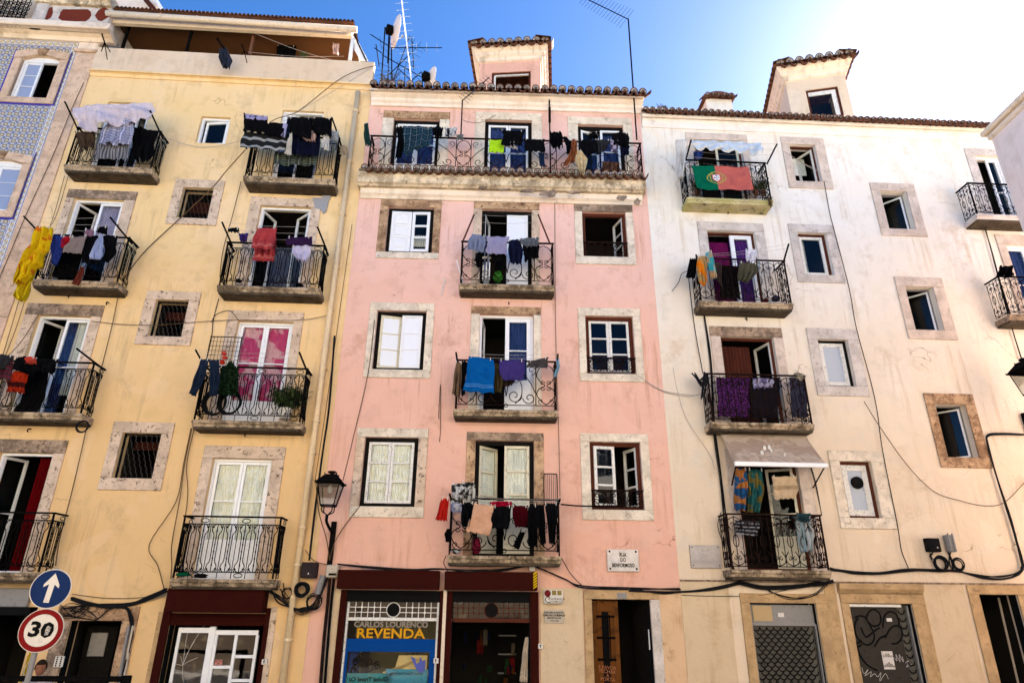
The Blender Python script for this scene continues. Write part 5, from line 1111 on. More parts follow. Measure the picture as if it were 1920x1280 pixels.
MB().box(wv[0], wv[1], .6, .62, wv[2], wv[3]).build('dormer_interior', M['black'], dW); MB().box(wv[0]+.02, wv[1]-.02, .07, .075, wv[2], wv[3]).build('dormer_pane', M['glass'], dW)
q = MB(); q.box(wv[0], wv[1], .05, .09, wv[3]-.12, wv[3]).box(wv[1]-.12, wv[1], .051, .089, wv[2], wv[3]); q.build('dormer_sash', M['oldwhite'], dW)
# chimney behind the white house's eaves
cx0, cz0 = FW.at(1320, 198, -1.2); cx1, _z = FW.at(1377, 198, -1.2); zt = FW.Z_(1348, 186, -1.2)
ch = MB().box(cx0+.08, cx1-.06, 1.2, 1.9, W.z1-.1, zt).build('chimney', M['white'], W.root)
MB().slab([(cx0-.02, zt-.06), (cx0+.02, zt+.08), ((cx0+cx1)/2-.1, zt+.2), ((cx0+cx1)/2+.1, zt+.2), (cx1, zt+.10), (cx1+.02, zt-.0), ((cx0+cx1)/2, zt+.06)], 1.1, 2.0).build('chimney_cap', M['terra'], ch)
tiles_row(ch, (cx0+.02, zt+.02), (cx1-.02, zt+.02), 5, 1.02, .5, .3)
MB().lathe([(0, 0), (.11, .0), (.11, .04), (.06, .09), (0, .10)], ((cx0+cx1)/2, 1.5, zt+.18), 10).build('chimney_ridge', M['lichen'], ch)

# ================================================================ side house at the right edge
cx_, cz_ = Frame((0, 10.3, 0), 0).at(1893, 360)[0], 0
zside = Frame((0, 10.3, 0), 0).at(1858, 243)[1]
frS = Frame((cx_, 10.3, 0), radians(0))
SH = thing(frS, 'side_house', (0, 0, 0), 'blank pinkish house corner leaning in from the right edge', 'building')
mb = MB().box(0, 6, -4.2, 0, -.3, zside-.25); mb.build('wall', plaster('pinkish_render', (.80, .66, .60), (.80, .70, .66), (.4, .3, .2), .3, .2), SH)
MB().box(-.05, 6, -4.4, .06, zside-.249, zside-.12).build('eaves', M['moulding'], SH, bevel=.03)
MB().box(-.12, 6, -4.5, .12, zside-.119, zside).build('roof_edge', M['moulding'], SH, bevel=.03)

# ================================================================ houses across the street (behind the camera, seen in the glass)
for k, (xa_, w_, h_, mt, lb) in enumerate(((-17, 11.5, 10.8, 'stoneW', 'pale stone coloured house across the street, mirrored in the panes'), (-5.4, 10.5, 11.2, 'curt', 'cream house across the street facing the pink house'), (5.2, 12, 10.8, 'curt2', 'white house across the street facing the white house'))):
    mt_ = {'stoneW': plaster('opposite_ochre', (.68, .56, .36), (.70, .60, .42), (.4, .3, .2), .2, .2), 'curt': plaster('opposite_cream', (.74, .66, .52), (.76, .7, .6), (.4, .3, .2), .2, .2), 'curt2': plaster('opposite_white', (.78, .74, .68), (.78, .76, .7), (.4, .3, .2), .2, .2)}[mt]
    f_ = Frame((xa_+w_, -3.6, 0), pi); HB = Bld(f_, 'opposite_house', lb, 0, w_, h_, mt_)
    for i in range(int(w_//2.4)):
        for j in range(3):
            a = .7+i*2.4; z = 3.3+j*2.6; HB.holes.append((a, a+1.05, z, z+1.7)); q = MB(); q.box(a, a+.06, .07, .12, z, z+1.7).box(a+.99, a+1.05, .07, .12, z, z+1.7).box(a+.06, a+.99, .07, .12, z+1.64, z+1.7).box(a+.06, a+.99, .07, .12, z, z+.06).box(a+.5, a+.55, .07, .12, z+.06, z+1.64); ww_ = q.build('window', M['pvc'], HB.root); MB().box(a+.06, a+.99, .10, .105, z+.06, z+1.64).build('pane', M['glassb'], ww_); MB().box(a-.1, a+1.15, .5, .52, z-.1, z+1.8).build('interior', M['dark'], ww_)
    MB().box(0, w_, -.08, -.01, 0, 2.7).build('unseen_dark_band', paint('bounce_cut_paint', (.07, .05, .035), (.2, .16, .1), .6, wsc=1.5), HB.root)  # unseen dark band, added to cut bounced light near the street
    HB.wall(6)
# ================================================================ drying poles and lines on the balconies
def poles(fr, key, L, R, d1=.85, lines=3, mat='iron', r=.017, label=None):
    """L, R: ((foot px), (tip px)) of the two poles slanting out from the handrail"""
    par = bal[key][0]; ends = []
    for (f, t) in (L, R):
        if f is None: continue
        a = fr.at(f[0], f[1], .43); b = fr.at(t[0], t[1], d1); MB().tube([(a[0], -.43, a[1]), (b[0], -d1, b[1])], r*1.2, 5).build('clothes_pole', M[mat], par); ends.append(((a[0], -.43, a[1]), (b[0], -d1, b[1])))
    if len(ends) == 2:
        q = MB()
        for k in range(lines):
            f = 1-.27*k; A = [ends[0][0][i]+(ends[0][1][i]-ends[0][0][i])*f for i in range(3)]; B_ = [ends[1][0][i]+(ends[1][1][i]-ends[1][0][i])*f for i in range(3)]
            q.tube([(A[0]+(B_[0]-A[0])*s/8, A[1]+(B_[1]-A[1])*s/8, A[2]+(B_[2]-A[2])*s/8-.05*sin(pi*s/8)) for s in range(9)], .0035, 3)
        q.build('clothes_line', M['wiregr'], par)
poles(FY, 'Y0a', ((146, 243), (121, 190)), ((306, 262), (281, 207)))
poles(FY, 'Y0b', ((462, 280), (458, 212)), ((637, 262), (622, 220)))
poles(FY, 'Y1a', ((75, 438), (44, 405)), ((248, 458), (206, 407)))
poles(FY, 'Y1b', ((436, 462), (416, 416)), ((613, 470), (595, 425)))
poles(FY, 'Y2a', (None, None), ((190, 689), (143, 653)))
poles(FY, 'Y2b', ((377, 674), (367, 656)), ((578, 702), (561, 660)))
poles(FP, 'P1', ((868, 452), (889, 402)), ((1031, 456), (1009, 402)), .2, 2, 'redwood')
poles(FP, 'P2', ((858, 680), (855, 660)), ((1045, 690), (1046, 663)), .55, 2)
poles(FP, 'P3', ((848, 945), (843, 925)), ((1047, 945), (1050, 935)), .6, 3)
poles(FW, 'W0', ((1286, 300), (1296, 262)), ((1438, 308), (1457, 270)), .9, 5)
poles(FW, 'W1', ((1308, 486), (1305, 478)), ((1470, 488), (1479, 457)), .8, 2)
poles(FW, 'W4', ((1816, 346), (1814, 344)), ((1818, 350), (1816, 348)), .5, 1)

# ================================================================ washing
BK = fabric('black_cloth', (.005, .005, .006)); NV = fabric('navy_cloth', (.007, .008, .022)); DG = fabric('charcoal_cloth', (.025, .025, .028))
F = lambda n, *a: fabric(n, *a)
GN = dict(name='shirt')
def cl(fr, L, R, mat, label, d=.85, nm='garment', cat='laundry', **kw): return cloth(fr, nm, label, L, R, mat, d, cat=cat, **kw)
# --- yellow house, top left balcony
cl(FY, [(133, 200), (140, 218), (149, 243)], [(286, 192), (287, 205), (284, 224)], F('pale_sheet', (.62, .54, .60)), 'crumpled pale lilac bed sheet over the drying poles of the top left yellow balcony', .82, 'bed_sheet', amp=.09, folds=2.5, hem=.07, n=(22, 40), pegs=False)
cl(FY, [(203, 222), (190, 250), (184, 270)], [(252, 224), (252, 250), (246, 270)], F('blue_check', (.16, .17, .30), (.42, .42, .52), 'plaid', 5), 'blue and grey checked blanket hanging under the pale bed sheet', .72, 'blanket', amp=.05, hem=.04)
cl(FY, [(183, 264), (176, 298)], [(246, 262), (240, 298)], F('grey_stripe', (.07, .07, .08), (.24, .23, .25), 'stripe', 14), 'grey striped cloth below the checked blanket', .6, 'blanket', pegs=False)
cl(FY, [(141, 247), (150, 284)], [(180, 245), (172, 277)], F('dark_brown', (.07, .045, .03)), 'dark brown jumper at the left end of the top left yellow balcony', .55, 'jumper', amp=.05)
cl(FY, [(250, 238), (246, 300)], [(297, 246), (282, 302)], BK, 'black coat at the right end of the top left yellow balcony', .5, 'coat', amp=.06, hem=.06, pegs=False)
# --- yellow house, top right balcony
cl(FY, [(459, 216), (455, 246)], [(502, 218), (497, 250)], BK, 'leftmost black shirt on the top right yellow balcony', .85, 'shirt')
cl(FY, [(460, 214), (461, 222)], [(502, 218), (501, 226)], F('lilac_trim', (.30, .28, .50)), 'lilac towel edge pegged above the leftmost black shirt', .87, 'towel', pegs=False, amp=.01)
cl(FY, [(500, 229), (496, 254)], [(538, 232), (533, 257)], BK, 'second black shirt, hanging lower, on the top right yellow balcony', .82, 'shirt')
cl(FY, [(532, 232), (528, 256)], [(539, 232), (534, 257)], F('lilac2', (.42, .40, .62)), 'narrow lilac strip beside the second black shirt', .83, 'scarf', pegs=False, amp=.01)
cl(FY, [(458, 246), (449, 276)], [(540, 254), (534, 284)], F('black_grey_band', (.018, .018, .02), (.30, .30, .30), 'hband', 2.1), 'black towel with a pale grey wavy band below the two black shirts', .75, 'towel', amp=.03)
cl(FY, [(541, 219), (541, 250)], [(585, 221), (584, 262)], BK, 'wide black shirt hanging in front of the top right yellow door', .86, 'shirt')
cl(FY, [(586, 220), (588, 249)], [(622, 221), (622, 256)], BK, 'rightmost black shirt on the upper line of the top right yellow balcony', .86, 'shirt')
cl(FY, [(545, 250), (541, 290)], [(602, 250), (598, 292)], NV, 'long black dress in the middle of the top right yellow balcony', .7, 'dress', pegs=False, amp=.05)
cl(FY, [(570, 243), (566, 258), (572, 264)], [(590, 245), (592, 256), (590, 264)], F('skin_pink', (.50, .33, .28)), 'small flesh pink underwear over the long black dress', .8, 'underwear', amp=.03)
cl(FY, [(516, 284), (514, 309)], [(599, 279), (594, 310)], F('green_check', (.012, .018, .014), (.11, .13, .10), 'plaid', 4), 'black and green checked blanket along the handrail of the top right yellow balcony', .5, 'blanket', pegs=False)
cl(FY, [(543, 251), (537, 275), (533, 289)], [(548, 251), (547, 275), (547, 291)], F('bone', (.55, .50, .42)), 'narrow bone white cloth twisted beside the long black dress', .84, 'cloth', amp=.015)
cl(FY, [(607, 252), (601, 276)], [(618, 252), (617, 283)], F('white_cot', (.64, .60, .55)), 'small white vest at the right of the top right yellow balcony', .8, 'vest')
cl(FY, [(622, 244), (620, 262)], [(635, 247), (634, 264)], F('grey_wht', (.36, .37, .38)), 'pale grey sock bundle by the right pole of the top right yellow balcony', .75, 'socks')
cl(FY, [(612, 262), (600, 290)], [(636, 262), (630, 284)], F('mist', (.26, .29, .32)), 'mist grey cloth hanging inside the railing of the top right yellow balcony', .4, 'cloth', pegs=False)
M_Y = F('mustard_terry', (.62, .44, .01))
# --- yellow house, second left balcony
cl(FY, [(72, 424), (64, 440), (57, 458), (45, 478), (34, 500), (33, 508), (27, 526), (29, 534)], [(99, 428), (98, 448), (92, 472), (82, 478), (78, 498), (66, 502), (60, 520), (44, 530)], F('yellow_terry', (.72, .46, .008), (.60, .16, .01), 'yprint', 5), 'large crumpled yellow and orange towel at the left of the second left yellow balcony', .92, 'towel', amp=.11, folds=2.6, n=(40, 34), hem=.05)
cl(FY, [(52, 500), (38, 520), (27, 545), (26, 556), (35, 563)], [(74, 497), (66, 520), (58, 535), (50, 552), (46, 560)], M_Y, 'lower yellow towel tail hanging below the crumpled yellow and orange towel', .80, 'towel', amp=.08, folds=2.0, n=(30, 24), hem=.03, pegs=False)
cl(FY, [(97, 441), (95, 466), (97, 495)], [(119, 441), (117, 465), (108, 496)], F('royal', (.02, .035, .18)), 'royal blue football shirt beside the big yellow towel', .85, 'shirt')
cl(FY, [(118, 443), (113, 465)], [(135, 443), (126, 466)], F('deepred', (.34, .01, .02)), 'deep red cloth between the blue shirt and the taupe towel', .84, 'cloth')
cl(FY, [(134, 444), (117, 472)], [(164, 441), (152, 477)], F('taupe', (.22, .17, .155)), 'taupe towel in the middle of the second left yellow balcony', .88, 'towel', amp=.015)
cl(FY, [(160, 443), (156, 470), (155, 492)], [(190, 441), (195, 470), (184, 496)], BK, 'black shirt left of the pale blue cloth', .8, 'shirt')
cl(FY, [(192, 441), (196, 470), (195, 490)], [(220, 441), (218, 468), (204, 490)], BK, 'black shirt right of the pale blue cloth', .8, 'shirt')
cl(FY, [(189, 439), (178, 460), (167, 480), (170, 486)], [(193, 440), (194, 460), (193, 478), (190, 486)], F('paleblue', (.34, .40, .62)), 'pale blue cloth hanging to a point between two black shirts', .9, 'cloth', amp=.03, pegs=False)
cl(FY, [(160, 430), (158, 444)], [(176, 428), (177, 444)], F('mauve', (.26, .14, .20)), 'small mauve sock pair above the taupe towel', .75, 'socks')
cl(FY, [(184, 426), (182, 436)], [(201, 424), (202, 440)], BK, 'small black cap hanging above the pale blue cloth', .7, 'cap')
cl(FY, [(151, 500), (143, 520), (135, 531)], [(159, 500), (155, 520), (146, 534)], F('russet', (.14, .03, .02)), 'russet scarf slung low through the second left yellow railing', .5, 'scarf', pegs=False)
cl(FY, [(98, 446), (104, 500), (100, 520)], [(152, 476), (150, 500), (140, 522)], BK, 'black trousers hanging behind the railing of the second left yellow balcony', .4, 'trousers', pegs=False)
# --- yellow house, second right balcony
cl(FY, [(429, 427), (428, 435)], [(448, 427), (449, 436)], BK, 'pair of small black socks on the second right yellow balcony', .82, 'socks')
cl(FY, [(446, 437), (451, 452)], [(466, 437), (462, 453)], F('violet', (.055, .025, .16)), 'small violet underwear left of the red towel', .78, 'underwear')
cl(FY, [(482, 444), (474, 489)], [(519, 446), (514, 490)], F('redtowel2', (.36, .045, .05), (.60, .25, .22), 'band'), 'rear fold of red towel showing below the front red towel', .62, 'towel', amp=.035)
cl(FY, [(482, 426), (470, 465)], [(520, 428), (510, 468)], F('redtowel', (.36, .045, .05), (.52, .22, .20), 'band'), 'red bath towel with pale woven bands on the second right yellow balcony', .86, 'towel', amp=.03)
cl(FY, [(538, 444), (536, 459)], [(586, 444), (585, 461)], F('aubergine', (.03, .012, .045)), 'dark aubergine shorts right of the red towel', .82, 'shorts', amp=.01)
cl(FY, [(547, 460), (549, 472), (555, 486)], [(583, 460), (582, 474), (573, 490)], F('white_lilac', (.58, .54, .72)), 'white lilac vest below the aubergine shorts', .8, 'vest', amp=.05)
# --- yellow house, third left balcony
cl(FY, [(-20, 662), (-25, 705)], [(27, 668), (18, 713)], F('maroon_stripe', (.10, .02, .03), (.03, .025, .03), 'hband', 5), 'maroon and charcoal striped cloth at the left edge', .85, 'cloth')
cl(FY, [(-20, 660), (-10, 690)], [(28, 667), (5, 692)], DG, 'charcoal cloth over the maroon striped cloth', .9, 'cloth')
cl(FY, [(30, 668), (26, 692), (60, 704)], [(70, 668), (72, 690), (62, 706)], BK, 'black shirt on the left of the third left yellow balcony', .84, 'shirt', amp=.05)
cl(FY, [(64, 672), (66, 696)], [(111, 672), (98, 700)], BK, 'broad black shirt on the right of the third left yellow balcony', .84, 'shirt', amp=.04)
cl(FY, [(24, 694), (16, 712), (14, 735)], [(54, 696), (48, 716), (42, 736)], F('redorange', (.40, .03, .01), (.05, .01, .01), 'hband', 1.3), 'red and black cloth hanging below the black shirts on the third left yellow balcony', .75, 'cloth', amp=.05, pegs=False)
cl(FY, [(48, 668), (50, 682)], [(66, 668), (67, 682)], F('coral', (.5, .06, .04)), 'small coral underwear among black shirts on the third left yellow balcony', .9, 'underwear')
cl(FY, [(44, 704), (40, 750), (22, 772)], [(90, 700), (84, 745), (70, 772)], BK, 'long black coat behind the railing of the third left yellow balcony', .4, 'coat', pegs=False)
# --- yellow house, third right balcony
DN = F('denim', (.013, .022, .045)); jl = 'dark blue jeans hanging over the left corner of the third right yellow balcony'
def trousers(fr, outl, mat, label, d, **kw):
    a = cloth(fr, 'trousers', label, outl[0], outl[1], mat, d, **kw); b = cloth(fr, 'trousers', label, outl[2], outl[3], mat, d+.01, pegs=False, **kw)
    me = a.data; off = b.location-a.location; R_ = Matrix.Rotation(-fr.yaw, 3, 'Z'); off = R_ @ off
    import bmesh as _b
    bm = _b.new(); bm.from_mesh(me); b.data.transform(Matrix.Translation(off)); bm.from_mesh(b.data); bm.to_mesh(me); bm.free(); bpy.data.objects.remove(b)
    me.polygons.foreach_set('use_smooth', [True]*len(me.polygons)); return a
trousers(FY, ([(375, 672), (368, 700), (355, 737)], [(393, 673), (386, 700), (368, 744)], [(390, 673), (394, 700), (393, 741)], [(411, 675), (412, 700), (408, 742)]), DN, jl, .88, amp=.03)
cl(FY, [(413, 686), (410, 740)], [(449, 686), (447, 742)], F('bottle', (.012, .03, .014), (.005, .01, .005), 'print', 22), 'dark bottle green net cloth right of the jeans', .7, 'net_cloth', amp=.05)
cl(FY, [(426, 677), (424, 688)], [(439, 676), (441, 690)], F('green_black', (.01, .025, .012)), 'small dark green cloth pegged above the net cloth', .78, 'cloth')
# --- pink house, top balcony
TB = .62
cl(FP, [(683, 231), (682, 250), (685, 272)], [(690, 230), (693, 252), (694, 274)], F('pine', (.015, .05, .045)), 'narrow pine green scarf at the left end of the top pink balcony', TB, 'scarf')
cl(FP, [(742, 236), (746, 262), (740, 298)], [(757, 238), (757, 270), (752, 296)], BK, 'long black scarf left of the blue checked shirt', TB, 'scarf')
cl(FP, [(757, 236), (755, 262), (756, 286), (764, 292)], [(811, 238), (810, 256), (806, 272), (784, 276)], F('blue_tartan', (.008, .018, .03), (.02, .06, .09), 'plaid', 5), 'dark blue checked shirt with pale lines on the top pink balcony', TB+.03, 'shirt', amp=.05, n=(24, 26))
cl(FP, [(812, 238), (812, 255)], [(831, 238), (829, 257)], BK, 'small black shorts right of the blue checked shirt', TB, 'shorts')
cl(FP, [(834, 239), (836, 257)], [(858, 239), (852, 255)], F('white_black', (.5, .5, .5), (.02, .02, .02), 'print', 7), 'small white and black cloth beside the roof aerial pole', TB, 'cloth')
cl(FP, [(856, 252), (856, 262)], [(869, 252), (868, 262)], F('greygreen', (.18, .2, .18)), 'grey green sock tied to the aerial pole', TB, 'socks')
cl(FP, [(917, 262), (917, 285)], [(946, 262), (944, 287)], F('lime', (.42, .72, .02)), 'bright lime green shirt in front of the middle top pink door', TB-.1, 'shirt', amp=.02)
cl(FP, [(937, 245), (944, 252), (940, 272)], [(984, 244), (982, 252), (978, 274)], BK, 'black jumper over the lime green shirt', TB+.05, 'jumper')
cl(FP, [(948, 266), (944, 276)], [(966, 266), (971, 280)], F('greyprint', (.36, .34, .33)), 'small grey bag showing under the black jumper', TB, 'bag')
cl(FP, [(983, 260), (985, 283)], [(1021, 261), (1022, 286)], BK, 'black towel on the right of the middle top pink door', TB+.05, 'towel', amp=.012)
cl(FP, [(1010, 286), (1012, 310)], [(1020, 286), (1022, 314)], F('inkblue', (.02, .035, .09)), 'ink blue strip of cloth below the black towel', TB-.1, 'cloth', pegs=False)
cl(FP, [(1032, 248), (1031, 266), (1034, 276)], [(1050, 246), (1056, 260), (1054, 277)], BK, 'black hood hanging just right of the iron drain pole', TB, 'jumper', amp=.05)
cl(FP, [(1054, 256), (1062, 275), (1062, 290)], [(1062, 256), (1072, 270), (1073, 291)], BK, 'thin black stocking next to the orange cloth', TB, 'stockings')
cl(FP, [(1074, 260), (1068, 285), (1055, 312)], [(1081, 262), (1082, 285), (1078, 303)], F('orange_brown', (.38, .12, .04), (.16, .05, .03), 'print', 14), 'burnt orange shawl trailing from the top pink railing', TB+.05, 'shawl', amp=.06, folds=3)
cl(FP, [(1079, 278), (1078, 300), (1086, 322)], [(1090, 284), (1101, 300), (1096, 326)], F('buttercream', (.66, .52, .30), (.5, .36, .18), 'plaid', 4), 'cream cloth hanging below the burnt orange shawl', TB+.05, 'cloth', amp=.05)
cl(FP, [(1087, 262), (1088, 292)], [(1122, 262), (1124, 288)], BK, 'wide black towel in front of the right top pink door', TB+.03, 'towel')
cl(FP, [(1104, 248), (1103, 262)], [(1120, 248), (1121, 262)], BK, 'small black vest above the wide black towel', TB-.2, 'vest')
cl(FP, [(1120, 262), (1122, 288)], [(1144, 262), (1138, 280)], DG, 'charcoal shorts right of the wide black towel', TB+.03, 'shorts')
cl(FP, [(1144, 262), (1145, 284)], [(1160, 264), (1158, 287)], F('lilacwhite', (.50, .44, .60), (.08, .06, .1), 'print', 10), 'lilac and black blouse near the right end of the top pink balcony', TB, 'blouse')
cl(FP, [(1148, 249), (1150, 270)], [(1178, 249), (1181, 277)], BK, 'rightmost black shirt on the top pink balcony', TB+.05, 'shirt')
cl(FP, [(1163, 272), (1166, 292)], [(1180, 274), (1178, 291)], NV, 'navy shorts below the rightmost black shirt', TB, 'shorts', pegs=False)
cl(FP, [(1130, 303), (1128, 322)], [(1160, 303), (1163, 322)], F('chestnut', (.09, .035, .02), (.04, .02, .01), 'plaid', 4), 'brown checked blanket on the floor of the top pink balcony', .35, 'blanket', pegs=False)
# --- pink house, second balcony from the top
cl(FP, [(885, 437), (878, 452), (876, 466)], [(911, 443), (911, 458), (907, 474)], F('bluegrey', (.19, .22, .33)), 'blue grey shirt at the left of the second pink balcony', .55, 'shirt', amp=.035)
cl(FP, [(912, 443), (914, 455), (911, 474)], [(955, 443), (951, 455), (950, 478)], F('lavender', (.28, .26, .40)), 'lavender grey T-shirt hung upside down on the second pink balcony', .58, 'shirt', amp=.02)
cl(FP, [(954, 449), (953, 470), (957, 494)], [(976, 449), (980, 470), (978, 495)], F('darknavy', (.008, .010, .03)), 'dark navy shorts right of the lavender T-shirt', .56, 'shorts', amp=.04)
cl(FP, [(976, 447), (976, 458), (984, 462)], [(1009, 444), (1010, 456), (1006, 462)], F('slate', (.10, .11, .13)), 'slate grey waistband of shorts pegged at the right of the second pink balcony', .6, 'shorts', amp=.03)
cl(FP, [(980, 458), (984, 490)], [(1011, 458), (1010, 484)], BK, 'black shorts under the slate grey waistband', .52, 'shorts', amp=.05)
cl(FP, [(891, 474), (893, 500)], [(906, 472), (900, 502)], BK, 'black sleeve hanging below the blue grey shirt', .45, 'shirt', pegs=False)
cl(FP, [(914, 476), (930, 490), (929, 505)], [(950, 476), (944, 492), (938, 506)], BK, 'black trousers half hidden under the lavender T-shirt', .45, 'trousers', pegs=False)
# --- pink house, third balcony
cl(FP, [(879, 667), (875, 700), (868, 733)], [(926, 673), (927, 702), (926, 737)], F('azure', (.003, .085, .30), (.08, .22, .48), 'band'), 'bright blue bath towel with pale hem on the third pink balcony', .62, 'towel', amp=.02, folds=2)
cl(FP, [(935, 674), (937, 700), (944, 713)], [(985, 675), (983, 700), (981, 712)], F('royalpurple', (.045, .03, .15)), 'dark purple T-shirt right of the bright blue towel', .6, 'shirt', amp=.012, folds=2)
cl(FP, [(991, 676), (988, 688)], [(1028, 669), (1026, 690)], F('graphite', (.055, .05, .05)), 'graphite grey shorts pegged right of the purple T-shirt', .6, 'shorts', amp=.02)
cl(FP, [(855, 678), (851, 710), (847, 737)], [(866, 680), (865, 712), (862, 746)], F('khaki_brown', (.16, .10, .06)), 'khaki brown coat hanging at the left corner of the third pink balcony', .55, 'coat', amp=.06, folds=2)
cl(FP, [(866, 676), (863, 710), (866, 742)], [(878, 678), (872, 712), (872, 738)], BK, 'black cloth behind the khaki brown coat', .5, 'cloth', pegs=False)
cl(FP, [(926, 680), (926, 710), (928, 735)], [(937, 682), (945, 712), (940, 736)], F('olivebrown', (.06, .045, .02)), 'olive brown cloth between the bright blue towel and the purple T-shirt', .5, 'cloth', amp=.04, pegs=False)
cl(FP, [(938, 712), (936, 726)], [(966, 712), (960, 722)], F('umber', (.03, .02, .015)), 'umber cloth below the purple T-shirt', .45, 'cloth', pegs=False)
cl(FP, [(1042, 672), (1044, 690), (1038, 706)], [(1048, 672), (1050, 686), (1043, 706)], F('skyblue', (.26, .46, .60)), 'small sky blue rag tied to the right post of the third pink balcony', .5, 'rag', pegs=False)
# --- pink house, lowest balcony
cl(FP, [(829, 933), (822, 955), (817, 974)], [(841, 934), (840, 956), (838, 976)], F('scarlet', (.42, .015, .01)), 'scarlet cloth at the left corner of the lowest pink balcony', .75, 'cloth', amp=.02)
cl(FP, [(848, 906), (846, 925), (850, 946)], [(870, 905), (872, 925), (866, 942)], F('flowered', (.62, .62, .62), (.03, .03, .03), 'print', 9), 'black and white flowered cloth on the drying rack of the lowest pink balcony', .5, 'cloth', amp=.05)
cl(FP, [(866, 903), (868, 925), (874, 948)], [(891, 903), (892, 925), (886, 948)], F('leafprint', (.02, .02, .02), (.5, .5, .46), 'print', 8), 'black and cream leaf printed skirt next to the flowered cloth', .45, 'skirt', amp=.05)
cl(FP, [(845, 940), (846, 958)], [(866, 944), (868, 962)], F('lavblue', (.24, .26, .40), (.5, .5, .56), 'print', 9), 'blue patterned cloth at the left of the lowest pink balcony', .58, 'cloth')
cl(FP, [(867, 940), (864, 965), (866, 986)], [(889, 942), (888, 965), (884, 988)], BK, 'black top left of the peach towel', .68, 'shirt', amp=.05)
cl(FP, [(889, 942), (882, 970), (873, 995)], [(926, 947), (924, 975), (918, 1004)], F('peach', (.62, .35, .22)), 'peach coloured ribbed towel on the lowest pink balcony', .72, 'towel', amp=.012)
cl(FP, [(925, 948), (922, 970), (921, 990)], [(960, 948), (956, 970), (954, 992)], BK, 'black T-shirt right of the peach towel', .7, 'shirt')
cl(FP, [(918, 940), (920, 950)], [(960, 939), (960, 948)], F('crimson', (.34, .005, .03)), 'crimson band of cloth along the upper line of the lowest pink balcony', .55, 'cloth')
cl(FP, [(960, 947), (962, 966), (966, 988)], [(990, 947), (990, 966), (988, 986)], F('wine', (.05, .003, .006)), 'wine red shirt in the middle of the lowest pink balcony', .68, 'shirt')
trousers(FP, ([(990, 946), (990, 980), (990, 1022)], [(1006, 946), (1008, 985), (1006, 1024)], [(1004, 946), (1008, 980), (1014, 1020)], [(1020, 945), (1022, 985), (1024, 1018)]), BK, 'long black trousers on the lowest pink balcony', .68, amp=.03)
cl(FP, [(1021, 944), (1026, 970), (1030, 1018)], [(1046, 942), (1044, 970), (1040, 1020)], BK, 'rightmost black leggings on the lowest pink balcony', .6, 'leggings', amp=.03)
cl(FP, [(984, 974), (975, 995), (962, 1024)], [(992, 976), (986, 996), (972, 1030)], BK, 'black sock with a silver band hanging in the lowest pink balcony', .5, 'stockings', pegs=False)
cl(FP, [(977, 987), (978, 996)], [(990, 989), (989, 998)], F('silver_band', (.5, .5, .5)), 'silver cuff of black sock in the lowest pink balcony', .54, 'cuff', pegs=False, amp=.005)
cl(FP, [(838, 990), (834, 1000), (835, 1014)], [(844, 990), (845, 1002), (843, 1016)], BK, 'small black bag hanging outside the left corner of the lowest pink balcony', .6, 'bag', pegs=False)
# --- white house
cl(FW, [(1267, 262), (1270, 300), (1274, 333)], [(1290, 262), (1285, 300), (1280, 333)], F('offwhite', (.70, .66, .62)), 'off-white sheet hanging at the left of the top white balcony', .85, 'bed_sheet', amp=.06)
cl(FW, [(1296, 263), (1302, 278)], [(1428, 268), (1432, 288)], F('iceblue', (.55, .66, .80), (.72, .70, .68), 'hband', 2), 'ice blue and white sheet drawn across the drying lines of the top white balcony', .82, 'bed_sheet', amp=.06, folds=4, n=(14, 40), hem=.05)
cl(FW, [(1300, 284), (1300, 298)], [(1318, 280), (1316, 298)], F('bluetrop', (.05, .10, .34), (.02, .03, .1), 'print', 10), 'small blue patterned cloth behind the rail of the top white balcony', .4, 'cloth')
def flagp(s, t):
    x = (s-.4)*1.5; y = t-.5; r = sqrt(x*x+y*y); g = 0 if s < .4 else 1
    if abs(x) < .115 and -.15 < y < .17 and not (y > .06 and abs(x) > .115-(y-.06)*.8):
        if abs(x) > .08 or y < -.115 or (y > .06 and abs(x) > .075-(y-.06)*.8): return 1
        if (abs(x) < .02 and (abs(y+.07) < .022 or abs(y) < .022 or abs(y-.07) < .022)) or (abs(abs(x)-.05) < .016 and abs(y) < .022): return 4
        return 3
    if .215 < r < .245 or (r < .23 and (abs(x-y*.6) < .012 or abs(abs(x)-.15) < .010)): return 2
    return g
cl(FW, [(1296, 310), (1301, 332), (1306, 355)], [(1403, 313), (1407, 334), (1413, 356)], [F('flag_green', (.003, .115, .06)), F('flag_red', (.50, .12, .10)), F('flag_yellow', (.34, .30, .07)), F('flag_white', (.75, .72, .7)), F('flag_blue', (.05, .06, .3))], 'green and red flag with a yellow ringed shield on the top white balcony', .5, 'flag', 'flag', paintf=flagp, n=(60, 110), amp=.025, folds=1.5, hem=.0, pegs=False, group=None)
cl(FW, [(1294, 484), (1289, 505), (1287, 520)], [(1306, 484), (1306, 505), (1302, 523)], BK, 'black cloth at the left corner of the second white balcony', .6, 'cloth', amp=.04)
cl(FW, [(1308, 482), (1305, 505), (1310, 528), (1317, 534)], [(1323, 478), (1326, 500), (1326, 525), (1322, 535)], F('tangerine', (.72, .20, .01), (.45, .30, .12), 'print', 5), 'orange shirt at the left of the second white balcony', .7, 'shirt', amp=.04)
cl(FW, [(1322, 474), (1328, 500), (1331, 522)], [(1335, 470), (1341, 500), (1344, 520)], F('tealpink', (.06, .42, .45), (.50, .30, .16), 'print', 5), 'turquoise and orange patterned cloth beside the orange shirt', .75, 'cloth', amp=.04)
cl(FW, [(1398, 467), (1397, 488)], [(1419, 467), (1417, 489)], F('white_tee', (.72, .70, .78)), 'small white T-shirt in front of the second white door', .6, 'shirt')
